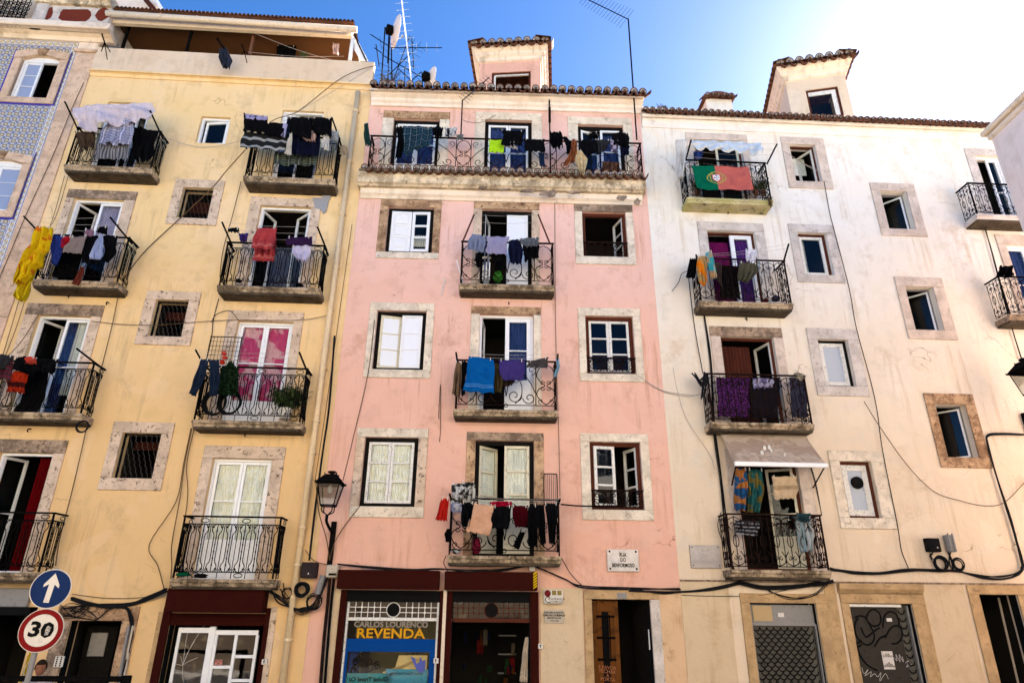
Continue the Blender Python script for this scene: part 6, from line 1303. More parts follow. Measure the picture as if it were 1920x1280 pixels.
cl(FW, [(1387, 490), (1384, 508), (1383, 526)], [(1420, 494), (1420, 510), (1402, 530)], F('olive', (.095, .085, .055)), 'olive green shirt over the rail of the second white balcony', .56, 'shirt', amp=.06)
cl(FW, [(1354, 497), (1350, 525), (1350, 560)], [(1388, 498), (1384, 525), (1388, 560)], BK, 'long black coat behind the rail of the second white balcony', .38, 'coat', pegs=False)
cl(FW, [(1340, 492), (1342, 520)], [(1352, 492), (1354, 540)], F('brownstripe', (.06, .04, .035)), 'brown cloth at the left of the long black coat', .45, 'cloth', pegs=False)
cl(FW, [(1343, 707), (1345, 745), (1346, 780)], [(1405, 707), (1405, 745), (1405, 782)], F('purple_crochet', (.10, .02, .13), (.02, .01, .03), 'print', 28), 'purple crocheted blanket behind the third white railing', .38, 'blanket', pegs=False, amp=.02)
cl(FW, [(1405, 707), (1408, 783)], [(1462, 707), (1460, 783)], F('dusk', (.012, .01, .014)), 'very dark blanket behind the middle of the third white railing', .36, 'blanket', pegs=False)
cl(FW, [(1411, 708), (1413, 728)], [(1451, 709), (1448, 727)], F('paleprint', (.36, .33, .46), (.12, .1, .2), 'print', 7), 'pale lilac printed cloth over the third white railing', .42, 'cloth', pegs=False)
cl(FW, [(1480, 706), (1484, 782)], [(1508, 706), (1514, 782)], F('slatecloth', (.045, .045, .075)), 'slate blue cloth at the right end of the third white railing', .36, 'cloth', pegs=False)
cl(FW, [(1378, 876), (1377, 915), (1377, 955)], [(1400, 878), (1402, 915), (1400, 958)], F('bluemulti', (.02, .08, .20), (.42, .16, .04), 'print', 5), 'blue and orange patterned cloth hanging under the awning', .3, 'cloth', amp=.05)
cl(FW, [(1402, 878), (1404, 915), (1400, 960)], [(1430, 880), (1432, 915), (1426, 960)], F('greenmulti', (.02, .10, .10), (.16, .12, .03), 'print', 5), 'teal and olive patterned cloth hanging under the awning', .32, 'cloth', amp=.05)
cl(FW, [(1447, 892), (1450, 915), (1453, 936)], [(1494, 892), (1496, 915), (1492, 934)], F('sand', (.55, .40, .25), (.40, .28, .16), 'hband', 1.7), 'sand coloured towel hanging under the awning', .42, 'towel', amp=.012)
cl(FW, [(1378, 974), (1380, 1000)], [(1424, 976), (1420, 1004)], F('bw_stripe', (.03, .03, .035), (.30, .30, .32), 'hband', 4), 'black cloth with white stripes over the lowest white railing', .4, 'cloth', pegs=False)
cl(FW, [(1489, 964), (1494, 1000), (1500, 1036)], [(1520, 966), (1524, 1000), (1526, 1030)], F('aqua_grey', (.22, .30, .32), (.44, .46, .48), 'stripe', 4), 'aqua and grey cloth hanging inside the lowest white railing', .4, 'cloth', amp=.05, pegs=False)
cl(FW, [(1492, 960), (1496, 976)], [(1518, 962), (1516, 978)], F('petrol', (.03, .07, .08)), 'petrol blue bundle on the rail of the lowest white balcony', .5, 'bundle', pegs=False, amp=.05)
cl(FW, [(1874, 498), (1868, 518)], [(1896, 498), (1898, 520)], BK, 'black washing on the balcony corner at the right edge', .55, 'cloth', pegs=False, amp=.06)
# --- roof terrace
cl(FY, [(412, 92), (410, 108), (418, 126)], [(424, 90), (434, 108), (428, 127)], F('slate_bag', (.035, .04, .06)), 'slate coloured cloth bag hanging from a stick on the roof parapet', .45, 'bag', group=None, pegs=False, amp=.06)
cl(FY, [(518, 84), (519, 107)], [(556, 86), (553, 108)], BK, 'black towel drying under the terrace roof', -.6, 'towel', group=None)
cl(FY, [(624, 82), (624, 100)], [(636, 83), (634, 102)], F('rose', (.62, .42, .38)), 'small rose pink cloth drying at the right of the roof terrace', -.2, 'cloth', group=None)

# ================================================================ potted plants and odds and ends on balconies
def leafm(name, a, b):
    m, nt = _new(name); oi = nd(nt, 'TexCoord'); n = noise(nt, oi.outputs['Object'], 14, 3); col = mixc(nt, n, a, b); finish(nt, col, .6, None, spec=.3); return m
M['leaf'] = leafm('dark_leaf', (.012, .030, .008), (.05, .085, .02)); M['leafd'] = leafm('dull_leaf', (.02, .03, .012), (.08, .08, .03))
def bush(fr, px, pyb, w, h, d, label, seed=1, n=380, ls=.055, pot=None, mat='leaf', name='potted_plant', stiff=False):
    x, z = fr.at(px, pyb, d); rn = random.Random(seed); r = thing(fr, name, (x, -d, z), label, 'plant'); zz = 0
    if pot:
        q = MB().lathe([(0, 0), (pot*.75, 0), (pot, pot*1.5), (pot*1.05, pot*1.5), (pot*1.05, pot*1.62), (pot*.9, pot*1.62), (0, pot*1.5)], (0, 0, 0), 14); q.build('pot', M['whiteplastic'] if pot > .1 else M['terra'], r); zz = pot*1.6
    st = MB(); lf = MB(); tips = []
    for k in range(12):
        a = rn.uniform(0, 2*pi); tip = (w*.5*cos(a)*rn.uniform(.3, 1), .25*w*sin(a), zz+h*rn.uniform(.45, 1)); st.tube(smoothline([(0, 0, zz), (tip[0]*.3, tip[1]*.3, zz+h*.3), tip], 4), .006, 4); tips.append(tip)
    for k in range(n):
        tip = rn.choice(tips); t = rn.uniform(.25, 1.1); c = (tip[0]*t+rn.gauss(0, w*.10), tip[1]*t+rn.gauss(0, w*.08), zz+(tip[2]-zz)*t+rn.gauss(0, h*.08)-.25*h*(1-t)*.0)
        a, b = rn.uniform(0, 2*pi), rn.uniform(-1.2, .4); L_ = ls*rn.uniform(.6, 1.3); dx, dy, dz = cos(a)*cos(b)*L_, sin(a)*cos(b)*L_, sin(b)*L_; px_, py_ = -sin(a)*L_*.28, cos(a)*L_*.28
        lf.add([c, (c[0]+dx*.5+px_, c[1]+dy*.5+py_, c[2]+dz*.5+.01), (c[0]+dx, c[1]+dy, c[2]+dz), (c[0]+dx*.5-px_, c[1]+dy*.5-py_, c[2]+dz*.5+.01)], [(0, 1, 2, 3)])
    st.build('stem', M['redwood'], r); lf.build('foliage', M[mat], r); return r
bush(FY, 533, 785, .62, .46, .25, 'bushy potted plant in a white pot on the third right yellow balcony', 3, 1500, .085, .13)
bush(FY, 569, 108, .26, .18, -.5, 'small green plant on the roof terrace', 5, 120, .05, None)
for k, px in enumerate((1308, 1418, 1432)): bush(FW, px, 366, .34, .36, .28, ['trailing plant behind the left end of the flag', 'bushy plant just right of the flag', 'plant at the right corner post of the top white balcony'][k], 11+k, 260, .05, .07, 'leafd' if k == 0 else 'leaf')
bush(FW, 1445, 388, .16, .30, .46, 'weeds growing down the right corner of the mossy balcony', 21, 120, .04, None, 'leafd', 'weed')
bush(FW, 1240, 206, .3, .14, -.1, 'dry weeds growing between the eaves tiles', 22, 70, .06, None, 'leafd', 'weed')
bush(FP, 730, 160, .7, .42, -.5, 'straggling weeds among the roof aerials', 23, 300, .05, None, 'leafd', 'weed')
bush(FW, 1372, 186, .14, .16, -1.3, 'tuft of weed on the chimney', 24, 60, .05, None, 'leaf', 'weed')
bush(FW, 1500, 712, .2, .16, .40, 'grey string mop head upturned at the right of the third white balcony', 25, 500, .06, None, 'lgrey', 'mop')
mp = bush(FY, 645, 290, .16, .22, .5, 'grey string mop hanging at the right of the top right yellow balcony', 26, 300, .07, None, 'lgrey', 'mop')
def rack(fr, P4, d, label, nx=9, nz=6, mat='iron'):
    (x0, z0), (x1, z1) = fr.at(*P4[0], d), fr.at(*P4[1], d); q = MB()
    q.tube(smoothline([(x0, -d, z1), (x0, -d, z0-.05), (x0+.05, -d, z0), (x1-.05, -d, z0), (x1, -d, z0-.05), (x1, -d, z1)], 4), .012, 5)
    for i in range(1, nx): x = x0+(x1-x0)*i/nx; q.tube([(x, -d, z0-.01), (x, -d, z1)], .005, 4)
    for i in range(1, nz): z = z0+(z1-z0)*i/nz; q.tube([(x0, -d, z), (x1, -d, z)], .005, 4)
    return put(q, fr, 'drying_rack', M[mat], label, 'rack')
rack(FY, ((396, 631), (444, 684)), .35, 'black wire drying rack standing on the third right yellow balcony')
rack(FP, ((1020, 888), (1045, 945)), .25, 'rusty folding clothes rack leaning at the right of the lowest pink balcony', 7, 1, 'rust')
rack(FW, ((1424, 500), (1442, 555)), .3, 'folded white clothes airer behind the second white railing', 3, 4, 'oldwhite')
q = MB(); x, z = FY.at(422, 662, .45)
for k in range(3): q.lathe([(0, 0), (.05, .02), (.055, .06), (.03, .09), (0, .1)], (x-.02+.03*(k % 2), -.45, z-.05-.10*k), 10)
put(q, FY, 'ornament', flat('red_ornament', (.40, .02, .01), .4), 'red hanging ornament on the wire drying rack', 'ornament', smooth=True)
q = MB()
for cx, cy, r_ in ((404, 756, .21), (432, 756, .20)):
    for k in range(5):
        x, z = FY.at(cx, cy, .5); R_ = r_+.012*k; q.tube([(x+R_*cos(a)*(.9), -.50-.02*k, z+R_*sin(a)) for a in [2*pi*j/24 for j in range(24)]], .017, 5, closed=True)
put(q, FY, 'hose_coil', M['black'], 'thick coil of black hose on the third right yellow railing', 'hose')
def blob(fr, px, py, d, sx, sy, sz, mat, label, name, cat, seed=0):
    rn = random.Random(seed); x, z = fr.at(px, py, d); q = MB(); prof = [(0, 0)]+[(sin(pi*k/8)*(1+rn.uniform(-.15, .15)), (1-cos(pi*k/8))/2) for k in range(1, 8)]+[(0, 1)]
    q.lathe([(a*1, b*sz) for a, b in prof], (x, -d, z), 12, 'z', (sx, sy)); q.v = [(a+rn.uniform(-.012, .012), b+rn.uniform(-.012, .012), c+rn.uniform(-.01, .01)) for a, b, c in q.v]
    return put(q, fr, name, M[mat] if isinstance(mat, str) else mat, label, cat, smooth=True)
blob(FY, 343, 1080, .3, .14, .08, .07, F('greenbag', (.004, .10, .05)), 'crumpled green plastic bag on the lowest right yellow balcony', 'plastic_bag', 'bag', 1)
blob(FY, 376, 1083, .4, .13, .07, .07, BK, 'black rag on the lowest right yellow balcony beside the green bag', 'rag', 'rag', 2)
blob(FY, 447, 530, .3, .07, .05, .09, BK, 'black shoe at the left of the second right yellow balcony', 'shoe', 'shoe', 3)
blob(FY, 561, 538, .3, .10, .05, .08, BK, 'black shoes at the right of the second right yellow balcony', 'shoe', 'shoe', 4)
blob(FP, 933, 530, .25, .10, .08, .30, F('greensack', (.03, .16, .02)), 'green sack on the second pink balcony', 'sack', 'sack', 5)
blob(FP, 893, 1038, .25, .09, .08, .30, F('maroonbin', (.16, .01, .03)), 'maroon bucket on the lowest pink balcony', 'bucket', 'bucket', 6)
blob(FP, 855, 1038, .3, .09, .06, .1, F('mixedshoes', (.05, .05, .05), (.5, .5, .5), 'print', 12), 'black and white trainers at the left of the lowest pink balcony', 'shoe', 'shoe', 7)
blob(FW, 1455, 565, .3, .10, .07, .14, F('nvbag', (.03, .03, .05)), 'dark bag on the floor of the second white balcony', 'bag', 'bag', 8)
blob(FW, 1436, 566, .3, .07, .06, .07, F('dkredbag', (.16, .02, .02)), 'dark red bag on the floor of the second white balcony', 'bag', 'bag', 9)
q = MB(); a = FP.at(838, 505, .45); b = FP.at(868, 480, .3); q.tube([(FP.at(856, 488, .3)[0], -.3, FP.at(856, 488, .3)[1]), (FP.at(868, 528, .3)[0], -.3, FP.at(868, 528, .3)[1])], .012, 5); put(q, FP, 'broom_handle', M['pvc'], 'white broom handle leaning at the left of the second pink balcony', 'broom')
q = MB()
for k in range(4): x, z = FP.at(900+k*6, 500, .3); q.box(x-.012, x+.012, -.32, -.28, z-.35, z+.1)
x0_, z0_ = FP.at(898, 484, .3); x1_, _q = FP.at(920, 484, .3); q.box(x0_, x1_, -.33, -.27, z0_, z0_+.03); put(q, FP, 'chair', M['oldwhite'], 'grey white plastic chair on the second pink balcony', 'chair')
# small pulley hooks under the balconies
for k, (fr_, px, py, lb) in enumerate(((FY, 131, 553, 'rusty hook under the second left yellow balcony'), (FY, 202, 566, 'rusty hook under the second right yellow balcony'), (FY, 55, 803, 'rusty hook under the third left yellow balcony'), (FY, 461, 812, 'rusty hook under the third right yellow balcony'), (FP, 954, 566, 'rusty hook under the second pink balcony'), (FW, 1364, 397, 'rusty hook under the mossy balcony'), (FW, 1399, 596, 'rusty hook under the second white balcony'))):
    q = MB(); x, z = fr_.at(px, py, .05); q.tube([(x, 0, z), (x, -.07, z-.01), (x, -.09, z-.05), (x, -.06, z-.07)], .014, 5); put(q, fr_, 'hook', M['rust'], lb, 'hook', 'pulley hooks under the balconies')

# ================================================================ street lanterns
def lantern(fr, ptop, pbot, hw, d, label, bracket=None):
    xt, zt = fr.at(ptop[0], ptop[1], d); zb2 = fr.Z_(pbot[0], pbot[1], d); H = zt-zb2; r = thing(fr, 'street_lantern', (xt, -d, zb2), label, 'street lamp')
    def box4(z0, z1, a, b, mb): # frustum ring of quads
        vs = [(-a, -a, z0), (a, -a, z0), (a, a, z0), (-a, a, z0), (-b, -b, z1), (b, -b, z1), (b, b, z1), (-b, b, z1)]; mb.add(vs, [(0, 1, 5, 4), (1, 2, 6, 5), (2, 3, 7, 6), (3, 0, 4, 7)])
    f = MB(); zg0, zg1 = H*.06, H*.62; a, b = hw*.52, hw*.86
    for sx in (-1, 1):
        for sy in (-1, 1): f.tube([(sx*a, sy*a, zg0), (sx*b, sy*b, zg1)], hw*.05, 4)
    for z, w_ in ((zg0, a), (zg1, b)):
        for s in (-1, 1): f.box(-w_, w_, s*w_-.012, s*w_+.012, z-.012, z+.012); f.box(s*w_-.012, s*w_+.012, -w_, w_, z-.0125, z+.0125)
    f.build('lantern_frame', M['iron'], r)
    for (dx, dy) in ((0, -1), (0, 1), (-1, 0), (1, 0)):
        p = MB(); e = .96
        if dx == 0: p.quad((-a*e, dy*a*.98, zg0+.012), (a*e, dy*a*.98, zg0+.012), (b*e, dy*b*.98, zg1-.012), (-b*e, dy*b*.98, zg1-.012))
        else: p.quad((dx*a*.98, -a*e, zg0+.012), (dx*a*.98, a*e, zg0+.012), (dx*b*.98, b*e, zg1-.012), (dx*b*.98, -b*e, zg1-.012))
        p.build('lantern_pane', M['glassb'], r)
    c = MB(); box4(zg1+.012, zg1+.03, b*1.15, b*1.25, c); box4(zg1+.03, H*.86, b*1.18, hw*.50, c); c.add([(-b*1.25, -b*1.25, zg1+.012), (b*1.25, -b*1.25, zg1+.012), (b*1.25, b*1.25, zg1+.012), (-b*1.25, b*1.25, zg1+.012)], [(0, 1, 2, 3)])
    c.box(-hw*.5, hw*.5, -hw*.5, hw*.5, H*.86, H*.885)
    for sx in (-1, 1):
        for sy in (-1, 1): c.lathe([(0, 0), (.014, .01), (0, .04)], (sx*hw*.48, sy*hw*.48, H*.88), 6); c.lathe([(0, 0), (.014, .01), (0, .035)], (sx*b*1.2, sy*b*1.2, zg1+.03), 6)
    c.build('lantern_roof', M['iron'], r)
    MB().lathe([(0, H*.885), (hw*.16, H*.885), (hw*.14, H*.92), (hw*.33, H*.94), (hw*.36, H*.97), (hw*.28, H*.985), (0, H)], (0, 0, 0), 14).build('finial', M['iron'], r, smooth=True)
    MB().lathe([(0, zg1-.16), (.03, zg1-.16), (.05, zg1-.10), (.035, zg1-.02), (0, zg1)], (0, 0, 0), 12).build('bulb_holder', M['oldwhite'], r, smooth=True)
    if bracket:
        g = MB(); y1 = d-.05
        for sx in (-1, 1):
            for sy in (-1, 1): g.tube(smoothline([(sx*a*.8, sy*a*.8, zg0), (sx*a*.75, sy*a*.75, -.06), (sx*.03, sy*.03, -.11), (0, 0, -.15)], 4), .011, 5)
        g.tube(smoothline([(0, 0, -.12), (0, 0, -.24), (bracket*.5, y1*.5, -.34), (bracket, y1, -.40)], 6), .028, 8)
        g.box(bracket-.045, bracket+.045, y1-.035, y1+.05, -1.0, -.18); g.tube([(bracket, y1, -.95), (bracket, y1, -1.12)], .022, 6); g.build('bracket', M['iron'], r)
        h = MB(); h.tube([(0, -.02, -.20), (bracket*.5, y1*.5-.05, -.30), (bracket, y1-.07, -.38)], .008, 4); h.build('lamp_cable', M['lgrey'], r)
    return r
lantern(FY, (623, 882), (617, 952), .235, .65, 'old square street lantern on a wall bracket between the yellow and pink houses', bracket=.02)
lantern(FW, (1918, 671), (1930, 742), .25, .70, 'old square street lantern cut off by the right edge of the view', bracket=.25)

# ================================================================ cables, boxes, coils
C = cable
C(FY, [(705, 123, .1), (672, 132, .15), (632, 152, .15), (560, 208, .2), (512, 226, .4), (470, 262, .6)], .010, 'dark cable sagging from the roof corner to the top right yellow balcony', 'wirebr')
C(FY, [(705, 122, .1), (640, 162, .1), (575, 200, .2), (532, 228, .4)], .006, 'thin pale cable beside the dark one below the roof corner', 'wiregr')
C(FY, [(460, 281, .6), (425, 320, .3), (398, 352, .1), (335, 412, .1), (273, 470, .06), (232, 522, .4)], .012, 'long brown cable slanting from the top right to the second left yellow balcony', 'wirebr')
C(FY, [(307, 257, .4), (345, 270, .1), (380, 276, .05), (420, 272, .1), (458, 262, .4)], .006, 'thin wire sagging under the small white window of the yellow house', 'wiregr')
C(FY, [(157, 155, .06), (130, 215, .06), (100, 290, .06), (50, 400, .06), (8, 500, .06), (-10, 540, .06)], .008, 'thin cable running down the stone strip at the left edge of the yellow house', 'wirebr')
C(FY, [(121, 330, .06), (97, 415, .05), (60, 500, .05)], .006, 'thin wire between the two left yellow balconies, outer one', 'wirebr'); C(FY, [(128, 330, .06), (103, 410, .05), (75, 440, .4)], .006, 'thin wire between the two left yellow balconies, inner one', 'wirebr')
C(FY, [(35, 565, .05), (22, 610, .05), (-2, 690, .05)], .007, 'thin wire below the yellow towel, left one', 'wirebr'); C(FY, [(47, 562, .05), (30, 615, .05), (5, 680, .05)], .007, 'thin wire below the yellow towel, right one', 'wirebr')
C(FY, [(72, 590, .05), (40, 640, .1), (10, 672, .4)], .008, 'cable slanting from the third left yellow door frame', 'wirebr')
C(FY, [(222, 552, .06), (210, 610, .05), (190, 690, .05), (175, 740, .05), (156, 830, .05), (135, 920, .05), (112, 1010, .04), (104, 1060, .04)], .009, 'dark cable running down the yellow wall between the left and middle windows', 'wirebr')
C(FY, [(452, 340, .05), (437, 400, .05), (418, 470, .05), (412, 520, .05)], .009, 'dark cable beside the second right yellow door', 'wirebr')
C(FY, [(410, 560, .05), (400, 600, .05), (395, 640, .05), (372, 740, .3)], .010, 'dark cable beside the pink curtained door', 'wire')
C(FY, [(172, 602, .04), (230, 608, .04), (300, 609, .1), (390, 602, .05), (450, 600, .05), (560, 600, .05), (612, 592, .08)], .007, 'thin wire crossing the yellow wall level with the pink curtained door', 'wirebr')
C(FY, [(396, 605, .05), (405, 590, .05), (430, 582, .05), (447, 600, .05)], .007, 'short cable curling over the pink curtained door', 'wire')
for k, (a, b, c_, d_) in enumerate(((358, 330, 296, 300), (360, 338, 322, 318), (364, 352, 340, 322))):
    C(FY, [(a, 802, .06), (a-14, 870, .06), (b, 930 if k else 940, .06), (c_-(16 if k == 0 else 0), 1020, .06), (c_, 1060, .06), (d_+8 if k == 0 else d_, 1105, .06)], .009, ['brown cable bowing far left below the third right yellow balcony', 'brown cable straight below the third right yellow balcony', 'brown cable closest to the lowest right yellow door'][k], 'wirebr')
C(FY, [(135, 1122, .06), (165, 1132, .06), (200, 1135, .06), (245, 1133, .06), (275, 1122, .06), (312, 1106, .2)], .018, 'thick bundle of black cables above the left street doorway', 'wire', strands=7, spread=.03)
C(FY, [(135, 1113, .06), (190, 1120, .04), (240, 1121, .04), (290, 1117, .06)], .006, 'thin cable just above the thick bundle by the road signs', 'wirebr')
C(FY, [(222, 1136, .05), (240, 1142, .05), (248, 1160, .05), (246, 1190, .05), (232, 1250, .05), (226, 1290, .05)], .018, 'black cable bending down beside the left street doorway', 'wire', strands=3)
C(FY, [(242, 1172, .06), (232, 1225, .06), (222, 1290, .06)], .030, 'grey conduit down the right jamb of the left street doorway', 'grey', name='conduit', cat='conduit'); C(FY, [(250, 1172, .05), (240, 1225, .05), (230, 1290, .05)], .026, 'second grey conduit nearer the corner of the left street doorway', 'lgrey', name='conduit', cat='conduit')
rn = random.Random(12); tg = MB()
for k in range(9):
    P_ = [(rn.uniform(115, 185), rn.uniform(1130, 1162)) for j in range(5)]; tg.tube(smoothline([(FY.at(a, b, .06)[0], -.06-rn.uniform(0, .06), FY.at(a, b, .06)[1]) for a, b in P_], 5), .006, 4)
tg.tube(smoothline([(FY.at(a, b, .06)[0], -.08, FY.at(a, b, .06)[1]) for a, b in ((222, 1136), (205, 1142), (190, 1155), (178, 1162))], 5), .013, 5)
put(tg, FY, 'cable_tangle', M['wire'], 'tangle of loose thin cables above the left street doorway', 'cable')
C(FY, [(628, 630, .1), (618, 760, .1), (604, 850, .1), (590, 960, .1), (580, 1050, .1)], .020, 'black cable running down beside the rainwater pipe', 'wire', strands=2, spread=.012)
C(FY, [(660, 420, .04), (640, 560, .04), (622, 690, .04), (606, 800, .04), (590, 905, .5)], .007, 'thin wire following the joint of the yellow and pink walls', 'wirebr')
C(FP, [(702, 600, .06), (690, 700, .06), (660, 830, .06), (643, 900, .4)], .009, 'cable slanting from the left pink window down to the lantern', 'wirebr')
C(FP, [(675, 948, .05), (650, 980, .05), (628, 1015, .1), (618, 1050, .1)], .009, 'cable from the lowest left pink window to the lamp bracket', 'wirebr'); C(FY, [(592, 905, .5), (598, 960, .3), (612, 1010, .1), (618, 1050, .1)], .010, 'cable looping under the lantern', 'wirebr')
C(FY, [(572, 1030, .1), (588, 1050, .1), (612, 1058, .1)], .008, 'short brown cable from the rainwater pipe to the meter box', 'wirebr')
C(FP, [(634, 1056, .1), (700, 1064, .12), (770, 1068, .12), (824, 1067, .3), (880, 1070, .3), (940, 1068, .1), (993, 1060, .1), (1010, 1064, .1), (1060, 1085, .08), (1094, 1099, .06), (1180, 1103, .06), (1275, 1104, .06)], .012, 'dark cables running above the two brown shutter boxes of the pink house', 'wire', strands=3, spread=.02)
C(FP, [(836, 1042, .4), (832, 1055, .2), (840, 1070, .3)], .008, 'short cable hanging from the lowest pink balcony', 'wire'); C(FP, [(1053, 1045, .4), (1070, 1075, .1), (1092, 1098, .05)], .008, 'straight cable from the lowest pink balcony down to the right', 'wire')
C(FP, [(1040, 300, .04), (1041, 545, .04), (1043, 670, .04), (1047, 790, .04), (1050, 930, .06)], .007, 'thin vertical cable right of the pink balconies', 'wirebr')
C(FP, [(1052, 945, .5), (1090, 948, .3), (1160, 948, .1)], .016, 'iron bar running from the lowest pink balcony to the right window guard', 'iron', name='bar', cat='bar')
C(FW, [(1180, 1105, .05), (1240, 1110, .04), (1285, 1108, .04), (1340, 1102, .05), (1385, 1092, .06)], .012, 'bundle of black cables crossing from the pink to the white house', 'wire', strands=5, spread=.03)
C(FW, [(1278, 1115, .03), (1340, 1117, .03), (1420, 1116, .03), (1480, 1104, .04)], .006, 'single thin cable sagging below the bundle of the white house', 'wire')
C(FW, [(1385, 1092, .06), (1430, 1100, .08), (1480, 1100, .08), (1530, 1094, .08), (1562, 1088, .08)], .013, 'heavy sagging cables under the lowest white balcony', 'wire', strands=9, spread=.035)
C(FW, [(1440, 1105, .06), (1470, 1118, .06), (1500, 1122, .06), (1530, 1112, .06), (1550, 1092, .06)], .007, 'loose thin cables hanging in a loop above the grilled doorway', 'wire', strands=3, spread=.03)
C(FW, [(1558, 1066, .06), (1600, 1073, .06), (1650, 1075, .06), (1700, 1068, .06), (1760, 1070, .06), (1800, 1070, .06)], .018, 'heavy black cable bundle from the lowest white balcony towards the right', 'wire', strands=6, spread=.022)
C(FW, [(1800, 1070, .06), (1840, 1080, .06), (1880, 1082, .06), (1908, 1075, .06), (1918, 1062, .06)], .012, 'looser cables sagging at the lower right of the white house', 'wire', strands=6, spread=.035)
C(FW, [(1920, 814, .05), (1880, 813, .05), (1853, 816, .05), (1852, 832, .05), (1872, 900, .05), (1895, 975, .05), (1916, 1050, .05), (1918, 1068, .05)], .016, 'thick black cables bending round the lower right of the white house', 'wire', strands=4, spread=.018)
C(FW, [(1320, 590, .04), (1332, 680, .04), (1338, 790, .05), (1352, 900, .05), (1362, 990, .05), (1372, 1060, .05), (1388, 1092, .06)], .009, 'bundle of thin cables running down left of the white balconies', 'wire', strands=6, spread=.03)
C(FW, [(1291, 520, .04), (1302, 610, .04), (1318, 700, .06)], .010, 'dark cable between the second and third white balconies', 'wire')
C(FW, [(1352, 960, .05), (1346, 985, .05), (1356, 1020, .05), (1368, 1064, .05)], .008, 'wavy loose cable beside the lowest white balcony', 'wire')
C(FW, [(1510, 842, .05), (1528, 900, .05), (1541, 965, .05)], .008, 'pair of cables right of the awning', 'wire', strands=2, spread=.02)
C(FW, [(1545, 340, .04), (1556, 400, .04), (1562, 424, .04), (1592, 540, .04), (1606, 616, .04), (1640, 745, .04), (1655, 845, .04), (1682, 980, .04), (1690, 1030, .04), (1704, 1066, .05)], .009, 'long dark cable down the white wall beside the narrow windows', 'wire')
C(FW, [(1620, 752, .04), (1650, 800, .04), (1700, 870, .04), (1750, 920, .04), (1800, 938, .04), (1850, 948, .04), (1885, 940, .04), (1925, 900, .04)], .007, 'pale brown cable swinging across the lower right white wall', 'wirebr')
C(FP, [(1190, 700, .04), (1240, 730, .04), (1290, 741, .04), (1312, 740, .3)], .006, 'thin wires from the pink window guard to the third white balcony', 'wiregr', strands=2, spread=.03)
C(FW, [(1842, 412, .04), (1862, 480, .05), (1890, 590, .05), (1921, 690, .05)], .012, 'dark pipe-like cables at the right edge of the white wall', 'wire', strands=2, spread=.015)
C(FW, [(1470, 282, .5), (1505, 305, .1), (1535, 322, .05)], .005, 'thin lines from the top white balcony to the first square window', 'wiregr', strands=2, spread=.05)
C(FW, [(1288, 508, .3), (1278, 514, .1), (1272, 530, .05), (1260, 546, .05)], .008, 'black wire curl left of the second white balcony', 'wire')
C(FW, [(1262, 690, .04), (1272, 740, .04), (1290, 790, .04), (1330, 850, .04), (1340, 880, .04)], .005, 'faint wire swinging left of the awning', 'wiregr')
C(FP, [(866, 205, .05), (868, 225, .05), (900, 230, .04), (930, 216, .04)], .005, 'thin wire looping from the aerial pole over the top pink wall', 'wirebr')
C(FP, [(822, 785, .03), (826, 720, .03), (826, 800, .03), (824, 828, .03)], .007, 'rusty wire stub on the pink wall left of the third balcony', 'wirebr')
C(FW, [(1300, 700, .3), (1318, 722, .45), (1324, 700, .45), (1318, 745, .45)], .016, 'bunch of black cord tied at the left corner of the third white balcony', 'wire', strands=4, spread=.04)
C(FP, [(827, 555, .03), (834, 522, .03)], .012, 'short white pipe stub on the pink wall left of the second balcony', 'oldwhite', name='pipe_stub', cat='pipe', sm=False)
def ring(fr, px, py, d, r, label, n=7, w=.012, mat='wire'):
    q = MB(); rn = random.Random(int(px)); x, z = fr.at(px, py, d)
    for k in range(n):
        R_ = r*rn.uniform(.82, 1.1); ox, oz = rn.uniform(-1, 1)*r*.12, rn.uniform(-1, 1)*r*.12; q.tube([(x+ox+R_*cos(a)*rn.uniform(.98, 1.02), -d-.008*k, z+oz+R_*sin(a)) for a in [2*pi*j/20 for j in range(20)]], w, 4, closed=True)
    return put(q, fr, 'cable_coil', M[mat], label, 'cable coil', 'coils of spare cable on the walls')
ring(FY, 567, 1105, .12, .11, 'thick black cable coil just under the black box beside the rainwater pipe', 16, .014)
ring(FY, 539, 1112, .12, .10, 'open cable coil left of the rainwater pipe', 4, .007); ring(FY, 588, 1128, .14, .13, 'loose cable coil below the thick one beside the rainwater pipe', 5, .008)
ring(FY, 155, 800, .46, .11, 'small cable coil hanging from the third left yellow balcony', 3, .012)
ring(FW, 1762, 1056, .08, .13, 'dense round cable coil under the black box on the white house', 8, .014); ring(FW, 1796, 1057, .08, .11, 'open round cable coil under the grey closure on the white house', 4, .013)
C(FY, [(505, 1106, .2), (525, 1124, .12), (548, 1138, .12), (572, 1142, .12), (592, 1128, .12), (604, 1100, .12), (614, 1080, .1)], .013, 'drooping bundle of black cables between the yellow shop and the meter box', 'wire', strands=8, spread=.05)
C(FY, [(528, 1098, .12), (540, 1130, .12), (560, 1148, .12), (590, 1140, .12), (600, 1120, .12)], .008, 'looser outer loops of the cables beside the rainwater pipe', 'wirebr', strands=5, spread=.06)
def wbox(fr, x0, y0, x1, y1, d, mat, name, label, cat, bevel=.012, dd=0):
    a, b = fr.at(x0, y0, d), fr.at(x1, y1, d); q = MB().box(a[0], b[0], -d, -dd, b[1], a[1]); return put(q, fr, name, M[mat] if isinstance(mat, str) else mat, label, cat, bevel=bevel)
bx = wbox(FY, 566, 1053, 591, 1083, .2, paint('black_box_plastic', (.016, .010, .012), (.05, .008, .01), .5), 'junction_box', 'black cable distribution box on the yellow wall beside the pipe', 'junction box')
